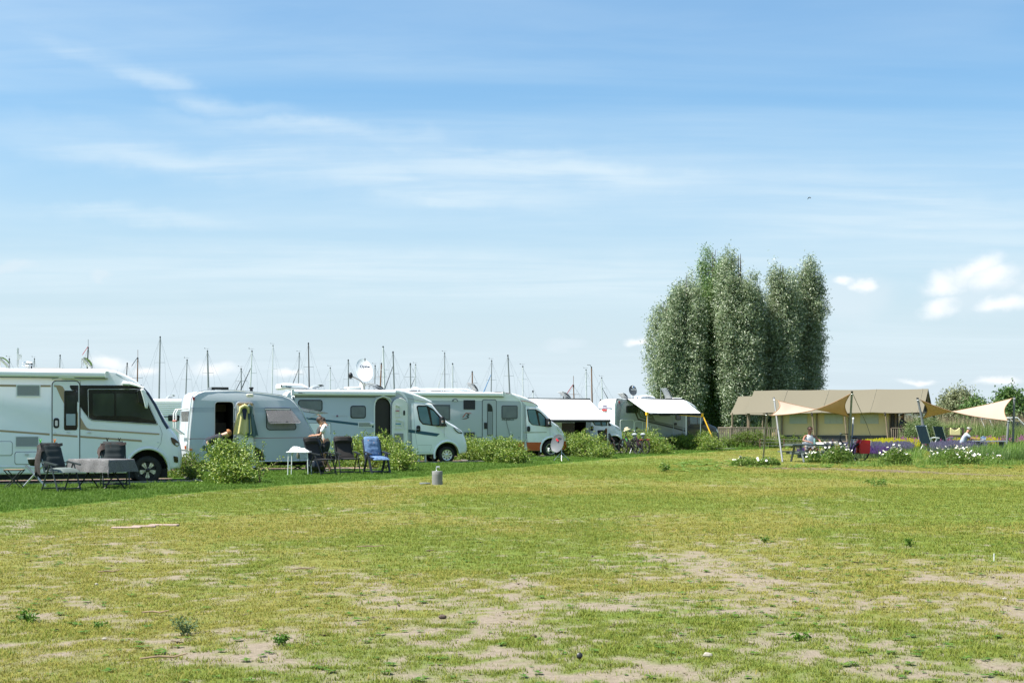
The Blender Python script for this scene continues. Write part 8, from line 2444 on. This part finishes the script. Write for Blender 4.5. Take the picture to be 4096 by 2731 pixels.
def spiky(name, ms, mf, nb, h, spread, fl, seed):
    """flower tuft: thin stems, each with a short flower spike (two meshes joined, two materials)"""
    r = np.random.default_rng(seed); b = MB(); mi = []
    for _ in range(nb):
        a, q, d = r.uniform(0, 6.3), r.uniform(0, 6.3), spread * math.sqrt(r.random()); hh = h * r.uniform(.65, 1.1); ln = .35 * hh * r.random()
        bx, by = d * math.cos(q), d * math.sin(q); tx, ty = bx + ln * math.cos(a), by + ln * math.sin(a); w = .012
        b.add([(bx - w * math.sin(a), by + w * math.cos(a), 0), (bx + w * math.sin(a), by - w * math.cos(a), 0), (tx, ty, hh)], [(0, 1, 2)]); mi.append(0)
        for k in range(2):
            aa = a + k * 1.6; w2 = fl * .28
            b.add([(tx - w2 * math.cos(aa), ty - w2 * math.sin(aa), hh - fl * .6), (tx + w2 * math.cos(aa), ty + w2 * math.sin(aa), hh - fl * .6), (tx + w2 * .6 * math.cos(aa), ty + w2 * .6 * math.sin(aa), hh + fl * .2), (tx, ty, hh + fl * .5), (tx - w2 * .6 * math.cos(aa), ty - w2 * .6 * math.sin(aa), hh + fl * .2)], [(0, 1, 2, 3, 4)]); mi.append(1)
    me = bpy.data.meshes.new(name); me.from_pydata(b.v, [], b.f); me.materials.append(ms); me.materials.append(mf)
    me.polygons.foreach_set('material_index', mi)
    o = bpy.data.objects.new(name, me); PROTO.objects.link(o); return o


lav = [spiky('lavender_tuft', lav_s, lav_f, 30, .60, .22, .075, 600 + i) for i in range(3)]
sal = [spiky('salvia_tuft', lav_s, sal_f, 22, .50, .22, .10, 610 + i) for i in range(3)]
yel = [spiky('yellow_tuft', herb, yel_f, 34, .45, .26, .10, 620 + i) for i in range(3)]
pnk = [spiky('pink_tuft', herb, pnk_f, 14, .6, .25, .07, 630 + i) for i in range(3)]
tus = [tuft('tussock_tuft', org_g, 26, .62, .014, .16, .75, 640 + i, 3) for i in range(4)]
wild = [tuft('wild_blades', herb, 18, .42, .03, .25, .6, 650 + i, 2) for i in range(3)] + [rosette('herb_rosette', herb, 9, .28, .10, 660 + i) for i in range(3)]
broad = [rosette('leafy_weed', herb, 11, .34, .13, 670 + i) for i in range(4)]
# beds from the back to the front
patch('pink_flowers', [(3560, 1792), (4096, 1784), (4300, 1786), (4300, 1796), (3560, 1806)], pnk, 1.3, .8, 1.2, 701)
patch('yellow_flowers', [(3470, 1797), (3560, 1794), (3650, 1794), (3672, 1800), (3650, 1811), (3480, 1812)], yel, 7, .9, 1.3, 702)
patch('yellow_flowers', [(3840, 1796), (3980, 1792), (3980, 1799), (3850, 1803)], yel, 7, 1.1, 1.4, 703)
patch('lavender', [(3480, 1814), (3640, 1810), (3655, 1822), (3480, 1830)], lav, 9, .75, 1.0, 704)
patch('lavender', [(3735, 1812), (3880, 1808), (3940, 1812), (3920, 1824), (3735, 1832)], lav, 9, .8, 1.05, 705)
patch('lavender', [(3300, 1812), (3480, 1808), (3480, 1820), (3300, 1822)], lav, 5, .7, 1.0, 715)
patch('salvia', [(3380, 1826), (3560, 1822), (3560, 1834), (3380, 1838)], sal, 8, .7, 1.0, 706)
patch('salvia', [(3200, 1822), (3262, 1820), (3262, 1830), (3200, 1832)], sal, 7, .6, .9, 707)
patch('wild_grass', [(3900, 1808), (4300, 1796), (4300, 1836), (3880, 1832)], wild, 8, 1.0, 1.7, 708)
patch('wild_grass', [(3690, 1838), (3560, 1840), (3560, 1816), (3690, 1810)], wild, 8, .5, 1.0, 709)
patch('tussock_grass', [(3710, 1848), (3860, 1840), (4300, 1830), (4300, 1852), (3960, 1852), (3720, 1852)], tus, 7, .8, 1.25, 710)
patch('wild_grass', [(3040, 1786), (3500, 1782), (3500, 1797), (3040, 1800)], wild, .9, .6, 1.3, 711)
patch('low_weeds', [(2660, 1880), (2900, 1862), (3100, 1860), (3500, 1858), (3560, 1866), (3300, 1872), (3000, 1872), (2760, 1890)], broad, 9, .25, .6, 712)
patch('low_weeds', [(2690, 1852), (2800, 1842), (3100, 1848), (3100, 1858), (2700, 1870)], broad, 2.4, .4, .8, 713)
patch('low_weeds', [(3560, 1862), (4000, 1862), (4060, 1874), (3700, 1874)], broad, 8, .25, .6, 714)
patch('lush_edge_grass', [(3330, 1858), (3700, 1846), (4300, 1852), (4300, 1862), (3500, 1868)], wild, 8, .35, .7, 716)
fence_w = thing('wire_fence', 'low wire fence with wooden posts in front of the big tent', 'fence', (0, 0, 0))
f0, f1 = at(3040, 1770, 84), at(3430, 1770, 82)
for k in range(5):
    q = f0.lerp(f1, k / 4); MB().box(q.x - .03, q.x + .03, q.y - .03, q.y + .03, 0, .62).build('fence_post', mat('rusty_post', (.13, .065, .035), .8), fence_w, 0)
for z in (.2, .38, .57): MB().tube([Vector((f0.x, f0.y - .04, z)), Vector((f1.x, f1.y - .04, z))], .006, 4).build('wire', mat('fence_wire', (.20, .21, .21), .6), fence_w)

# ---------------------------------------------------------------- daisies: clumps whose flower heads are parts
dm_ = bpy.data.meshes.new('flower_head'); b = MB(); nn = 9
for k in range(nn):
    a = 2 * PI * k / nn; c, s_ = math.cos(a), math.sin(a); w = .013
    b.add([(c * .012 - s_ * w * .5, s_ * .012 + c * w * .5, 0), (c * .045 - s_ * w, s_ * .045 + c * w, .004), (c * .05, s_ * .05, 0), (c * .045 + s_ * w, s_ * .045 - c * w, .004), (c * .012 + s_ * w * .5, s_ * .012 - c * w * .5, 0)], [(0, 4, 3, 2, 1)])
np_f = len(b.f); b.lathe([(.016, .0), (.013, .012), (.001, .016)], 8)
dm_.from_pydata(b.v, [], b.f); dm_.materials.append(mat('petal_white', (.80, .80, .78), .7)); dm_.materials.append(mat('daisy_eye', (.62, .40, .03), .7))
dm_.polygons.foreach_set('material_index', [0] * np_f + [1] * (len(b.f) - np_f))


def daisies(label, px, py, Y, w, h, nh, seed, leaf_n=1500, heads_px=None):
    t = thing('daisy_clump', label, 'daisies', ((px - CX) * Y / F, Y, 0), 0, 'white daisy clumps along the flower bed')
    r = np.random.default_rng(seed); st = MB(); C = []
    for k in range(int(nh * 1.4)):
        a, d = r.uniform(0, 2 * PI), math.sqrt(r.random()); x, y = w * d * math.cos(a), .5 * w * d * math.sin(a)
        z = h * (1 - .45 * d * d) * r.uniform(.72, 1.05)
        st.tube([(x * .5, y * .5, 0), (x * .85, y * .85, z * .6), (x, y, z)], .006, 3)
        o = bpy.data.objects.new('flower_head', dm_); COL.objects.link(o); o.parent = t
        o.location = (x, y, z); o.rotation_euler = (r.uniform(.2, 1.2), r.uniform(-.5, .5), r.uniform(0, 6)); o.scale = (.85,) * 3
    leaf_n = int(leaf_n * .7); q = r.random(leaf_n) ** .8
    th = r.uniform(0, 2 * PI, leaf_n); d = np.sqrt(r.random(leaf_n))
    zz = h * .80 * (1 - .6 * d * d) * q
    leaves('foliage', np.stack([w * d * np.cos(th), .5 * w * d * np.sin(th), zz + .02], 1), .09, herb, t, seed + 1, .38, .1)
    kind(st.build('stems', herb, t, 0, solid=False), 'stuff')
    return t


daisies('daisy clump in front of the picnic bench', 3262, 1842, 54.6, .42, .62, 20, 801, 700)
daisies('tall daisy clump at the right end of the picnic table', 3352, 1850, 53.5, .62, .85, 34, 802, 2600)
daisies('daisy clump right of the bicycle, before the lavender', 3580, 1862, 52.0, .62, .75, 34, 803, 2600)
daisies('biggest daisy clump, below the right sail', 3815, 1858, 52.6, .95, .72, 52, 804, 3000)
daisies('few scattered daisies at the right of the biggest clump', 3945, 1856, 53, .75, .45, 16, 805, 900)
daisies('low weedy daisy clump left of the leaning sail posts', 2985, 1862, 50.5, .55, .42, 9, 806, 1500)
daisies('small leafy clump with daisies between the two left posts', 3075, 1860, 51, .42, .38, 4, 807, 1500)


def weed(label, px, py, w, h, n, seed, m=None, size=.05):
    if w < .25: w, h, size = w * .64, h * .8, size * .72
    X_, Y2 = gpt(px, py)
    t = thing('weed', label, 'weed', (X_, Y2, 0), 0, 'weeds in the lawn'); r = np.random.default_rng(seed); st = MB(); C = []
    for k in range(7):
        a = r.uniform(0, 6.3); L_ = w * r.uniform(.4, 1); z = h * r.uniform(.4, 1)
        p = [Vector((0, 0, 0)), Vector((L_ * .5 * math.cos(a), L_ * .5 * math.sin(a), z * .8)), Vector((L_ * math.cos(a), L_ * math.sin(a), z))]
        st.tube(p, [.005, .004, .002], 4)
        for u_ in r.uniform(.2, 1.05, n // 7):
            q = p[0].lerp(p[1], u_ * 2) if u_ < .5 else p[1].lerp(p[2], u_ * 2 - 1); C.append(tuple(q + Vector(r.normal(size=3) * .025 * (w / .15))))
    leaves('foliage', C, size, m or m_wd, t, seed + 1, .45, .35); st.build('stems', m or m_wd, t, 0, solid=False)
    return t


weed('fresh green weed tuft at the left edge of the bare foreground', 122, 2490, .17, .10, 170, 811)
weed('grey green feathery weed on a bare patch, left of centre', 735, 2535, .20, .16, 170, 812, leafmat('mugwort', (.10, .16, .06), (.19, .25, .11), .4, .6), .045)
weed('bright small weed on bare soil below the centre left', 1128, 2575, .12, .10, 120, 813)
weed('low weed patch half way down the left lawn', 400, 2510, .10, .05, 60, 814)
weed('weed tuft near the right edge of the lawn', 3640, 2185, .16, .12, 110, 815)
weed('weed with a yellow flower right of the middle', 3060, 2170, .14, .12, 90, 816)
weed('dark low weed in the far right lawn', 3510, 1945, .30, .16, 160, 817, None, .07)
weed('weed beside the soil patch left of the flower bed', 2655, 1888, .30, .36, 260, 818, herb, .09)
weed('low weed in the bare patch at lower right', 3200, 2560, .13, .06, 70, 819)
# sticks, stones and a black plug lying about
stick_m = mat('dry_stick', (.24, .17, .10), .85, var=.3, vscale=20)
for k, (px, py, L_, rz, lab) in enumerate(((655, 2645, .30, .25, 'longest dry stick, in the left foreground'), (620, 2462, .22, -.2, 'curved pale stick lying left of the feathery weed'), (1480, 2194, .33, .1, 'pale stick on the lawn right of the tap, farther half'), (1215, 2285, .25, .5, 'bent twig in the middle of the left lawn'), (435, 2296, .22, .15, 'short twig in the left lawn'), (2545, 2072, .28, .15, 'dark twig in the lawn right of centre'))):
    b = MB().tube([(-L_ / 2, 0, .012), (-L_ * .1, .012, .02), (L_ * .2, -.008, .016), (L_ / 2, .02, .03)], [.006, .008, .007, .004], 6)
    o = b.build('stick', stick_m, None); o.location = (*gpt(px, py), .015); o.rotation_euler = (0, 0, rz); tag(o, lab, 'stick', 'sticks lying on the lawn')
r = np.random.default_rng(31)
stone_m = mat('field_stone', (.30, .27, .22), .9, var=.2, vscale=20)
for k, (px, py, s_, lab) in enumerate(((2830, 2628, .035, 'grey stone on the bare soil at lower centre right'), (385, 2340, .022, 'white pebble in the left lawn'), (4018, 2398, .022, 'pale pebble near the right edge'), (418, 2558, .018, 'pale pebble in the left foreground'), (1770, 2472, .032, 'brown clod on bare soil at lower centre'), (2135, 2548, .024, 'dark clod near the black plug'))):
    b = MB().ball((0, 0, s_ * .4), (s_, s_ * .8, s_ * .6), 9, 6)
    b.v = [tuple(Vector(p) * (1 + r.normal() * .07)) for p in b.v]
    o = b.build('stone', stone_m if k < 4 else mat('dark_clod', (.09, .065, .05), .95), None, 25); o.location = (*gpt(px, py), .0); tag(o, lab, 'stone', 'stones on the lawn')
pl = MB().lathe([(.03, 0), (.034, .01), (.034, .035), (.03, .05), (.02, .056), (.001, .056)], 18, Matrix.Rotation(math.radians(62), 4, 'X')).build('rubber_plug', black, None, 40)
pl.scale = (.6, .6, .6); pl.location = (*gpt(2318, 2636), .02); tag(pl, 'round black rubber plug standing on the bare foreground soil', 'plug')
pk = MB().box(-.006, .006, -.006, .006, -.03, .13).build('tent_peg', wm_, None, 0); pk.scale = (.8, .8, .7); pk.location = (*gpt(3976, 2245), 0); tag(pk, 'white peg sticking up from the lawn near the right edge', 'peg')
pg2 = MB().tube([(0, 0, .12), (.03, 0, .11)], .004, 5).build('hook', tube_k, pk)

# ---------------------------------------------------------------- sailing boats in the harbour behind
mast_g = mat('mast_grey', (.22, .23, .24), .5, metal=.2); mast_w = mat('mast_pale', (.52, .54, .55), .4); mast_b = mat('mast_varnish', (.17, .075, .03), .5); mast_d = mat('mast_dark', (.06, .055, .055), .6); wire = mat('rigging', (.16, .17, .18), .5)


def boat(px_top, py_top, px_low, py_low, Y, m, label, r0=.075, spreader=True, vane=True, stay=None, sail=None, flag=None, gaff=False):
    top, lowp = at(px_top, py_top, Y), at(px_low, py_low, Y)
    d = (top - lowp); lean = d.x / d.z; base = Vector((lowp.x - lean * (lowp.z - 1.0), Y, 1.0))
    t = thing('sailing_boat', label, 'boat', (base.x, Y, .02), math.radians(random.uniform(-25, 25)), 'sailing boats in the harbour behind the vehicles')
    R = t.rotation_euler.to_matrix().inverted()
    q = lambda v: R @ (Vector(v) - Vector((base.x, Y, .02)))
    b = MB(); P = []
    for i in range(9):
        u_ = i / 8; w = 1.15 * math.sin(PI * min(1, .18 + .82 * u_)) ** .7 if u_ < .98 else .04
        P.append([(-3.6 + 7.2 * u_, w * c_, z_) for c_, z_ in ((-1, .92), (-.85, .35), (0, 0), (.85, .35), (1, .92))])
    b.grid(P); b.grid([[r_[0], r_[4]] for r_ in P]); b.add(P[0], [(0, 1, 2, 3, 4)]); b.build('hull', white if m is not mast_b else mat('varnished_hull', (.12, .06, .03), .4), t, 40, solid=False)
    MB().prism(rounded([(-1.6, .92), (1.6, .92), (1.0, 1.28), (-1.3, 1.3)], .1), -.65, .65, .05).build('cabin', white2, t)
    tp = q(top); bs = q(base)
    mb = MB().tube([bs, bs.lerp(tp, .5), tp], [r0, r0 * .92, r0 * .7], 8).build('mast', m, t)
    MB().tube([bs + Vector((0, 0, .5)), bs + Vector((-3.0, 0, .6))], .05, 6).build('boom', m, t)
    H = (tp - bs).length
    hz = lambda v, s_: v + Vector((s_, 0, 0))
    rig = MB()
    sp = bs.lerp(tp, .72 if H > 7 else .8)
    wd = .55
    if spreader:
        ax = R @ Vector((1, .2, 0))
        MB().tube([sp - ax * wd, sp + ax * wd], .018, 5).build('spreader', m, mb)
        for s_ in (-1, 1): rig.tube([tp, sp + ax * wd * s_, bs + ax * 1.0 * s_], .007, 3)
    ax = R @ Vector((1, 0, 0))
    for s_ in ((stay,) if stay else (-1, 1)): rig.tube([tp - Vector((0, 0, .05)), bs + ax * 3.3 * s_ + Vector((0, 0, -.1))], .008, 3)
    rig.build('rigging', wire, mb, 0, solid=False)
    if vane:
        vn = MB().tube([tp, tp + Vector((0, 0, .32))], .01, 4).tube([tp + Vector((0, 0, .3)) - ax * .3, tp + Vector((0, 0, .3)) + ax * .22], .008, 4)
        vn.add([tp + Vector((0, 0, .3)) - ax * .34, tp + Vector((0, 0, .4)) - ax * .3, tp + Vector((0, 0, .3)) - ax * .2], [(0, 1, 2)]); vn.ball(tp + Vector((0, 0, .04)), (.09, .09, .09), 6, 4); vn.build('wind_vane', black, mb, 0, solid=False)
    else:
        MB().ball(tp, (.09, .09, .14), 6, 4).build('masthead', black, mb)
    if sail:
        MB().tube([tp - Vector((0, 0, H * .18)), (tp - Vector((0, 0, H * .18))).lerp(bs + ax * 2.6 * sail[0], .5) + Vector((0, 0, -.1)), bs + ax * 2.6 * sail[0]], [.03, .06, .07], 6).build('furled_sail', sail[1], t)
    if flag:
        MB().grid([[tp + Vector((0, 0, .2 - .1 * j)) + ax * (-.03 - .11 * i - .04 * j * j * .3) - Vector((0, 0, .16 * i)) for j in range(3)] for i in range(7)]).build('pennant', flag, mb, 40, solid=False)
        MB().tube([tp, tp + Vector((0, 0, 1.0))], .025, 5).build('topmast', m, mb)
    if gaff:
        MB().tube([tp, tp + ax * -.15 + Vector((0, 0, .3)), tp - ax * .55 + Vector((0, 0, .35))], .05, 6).build('gaff_vane', mast_g, mb)
    return t


za = lambda x, y: src('A', x, y); zb2 = lambda x, y: src('B', x, y); zc2 = lambda x, y: src('C', x, y); zd2 = lambda x, y: src('D', x, y); ze2 = lambda x, y: src('E', x, y)
blue_s = mat('blue_sailcover', (.04, .20, .45), .6); dk_s = mat('dark_sailcover', (.03, .035, .045), .7); red_f = mat('red_pennant', (.6, .07, .09), .6); dk_f = mat('dark_pennant', (.05, .05, .08), .6)
ML = [(za, (78, 288), (80, 350), mast_g, 'stub of a grey mast with wind vane left over the nearest motorhome roof', {}),
      (za, (288, 285), (284, 350), mast_g, 'short grey mast beside the mushroom vent of the nearest motorhome', {}),
      (za, (503, 255), (500, 345), mast_g, 'grey mast with plain top above the middle of the nearest roof', {'vane': False, 'stay': 1}),
      (za, (738, 190), (730, 360), mast_d, 'dark mast with a pink pennant behind the raised roof hatch', {'flag': red_f, 'r0': .1, 'vane': False}),
      (za, (1064, 322), (1060, 400), mast_d, 'short dark mast above the front of the nearest roof', {'vane': False}),
      (za, (1153, 280), (1150, 430), mast_b, 'varnished mast with dark pennant above the nearest windscreen', {'flag': dk_f, 'r0': .09, 'vane': False}),
      (za, (1340, 102), (1330, 615), mast_g, 'tallest grey mast on the left, between nearest motorhome and caravan', {'vane': False, 'r0': .10}),
      (zb2, (257, 240), (244, 580), mast_g, 'grey mast directly above the rear of the caravan', {}),
      (zb2, (470, 145), (480, 545), mast_g, 'thick grey mast left of the caravan roof hatch', {'r0': .11}),
      (zb2, (822, 332), (823, 545), mast_g, 'shorter grey mast with dark furled sail above the caravan middle', {'sail': (-1, dk_s)}),
      (zb2, (935, 148), (918, 552), mast_w, 'pale leaning mast above the caravan flue', {'sail': (-1, dk_s)}),
      (zb2, (1155, 88), (1145, 580), mast_w, 'tall pale mast above the caravan front', {'stay': 1}),
      (zb2, (1430, 168), (1420, 488), mast_g, 'grey mast with dark furled sail above the roof air conditioner', {'sail': (-1, dk_s)}),
      (zb2, (1525, 62), (1533, 505), mast_d, 'tall dark mast right of the roof air conditioner', {'vane': False, 'r0': .09}),
      (zb2, (1753, 322), (1753, 530), mast_w, 'short pale mast left of the big white dish', {}),
      (zc2, (766, 238), (768, 530), mast_g, 'grey mast just left of the big white dish', {'vane': False, 'r0': .09}),
      (zc2, (1047, 300), (1043, 490), mast_g, 'shorter grey mast just right of the big white dish', {}),
      (zc2, (1112, 275), (1103, 505), mast_b, 'varnished wooden mast among the grey ones right of the dish', {'vane': False, 'r0': .1}),
      (zc2, (1130, 100), (1143, 520), mast_w, 'tall pale mast right of the big white dish', {'vane': False, 'r0': .11, 'stay': 1}),
      (zc2, (1234, 155), (1246, 550), mast_g, 'tall grey mast with dark furled sail right of the dish', {'sail': (-1, dk_s), 'vane': False, 'r0': .09}),
      (zc2, (1415, 278), (1418, 535), mast_g, 'grey mast above the front cap of the silver motorhome', {'vane': False}),
      (zc2, (1470, 288), (1462, 520), mast_w, 'thin pale mast with dark furled sail right of the front cap', {'sail': (-1, dk_s)}),
      (zd2, (560, 45), (562, 475), mast_g, 'tall grey mast above the red and white motorhome roof rail', {'sail': (-1, mast_w)}),
      (zd2, (660, 175), (660, 480), mast_w, 'thick pale mast with antennas above the red and white motorhome', {'vane': False, 'stay': 1, 'r0': .1}),
      (zd2, (906, 275), (908, 490), mast_b, 'brown wooden mast behind the raised hatch of the red and white motorhome', {'vane': False, 'r0': .1}),
      (zd2, (1150, 140), (1143, 520), mast_g, 'grey mast with a blue furled sail', {'sail': (-1, blue_s)}),
      (zd2, (1353, 70), (1375, 530), mast_g, 'tall dark-topped mast leaning left above the red and white motorhome', {'vane': False, 'r0': .1}),
      (zd2, (1540, 212), (1540, 560), mast_w, 'pale mast above the windscreen of the red and white motorhome', {'stay': 1}),
      (zd2, (1667, 518), (1667, 610), mast_w, 'shortest pale mast stub left of the long awning', {'vane': False, 'spreader': False}),
      (ze2, (451, 510), (451, 570), mast_d, 'dark mast stub over the left part of the long awning', {'vane': False, 'spreader': False}),
      (ze2, (570, 420), (576, 565), mast_b, 'brown mast with red pennant over the long awning', {'flag': red_f, 'vane': False, 'r0': .07}),
      (ze2, (718, 238), (722, 565), mast_w, 'pale mast over the right end of the long awning', {'r0': .09}),
      (ze2, (782, 205), (790, 620), mast_b, 'tall varnished mast with a gaff vane right of the long awning', {'gaff': True, 'vane': False, 'r0': .1, 'spreader': False}),
      (ze2, (902, 332), (908, 605), mast_w, 'pale mast with dark furled sail left of the farthest motorhome', {'sail': (1, dk_s), 'r0': .08})]
for i, (zf, a, b_, m, lab, kw) in enumerate(ML):
    boat(*zf(*a), *zf(*b_), 140 + (i * 37 % 41), m, lab, **kw)
for bt2 in []: pass
grow_grass()
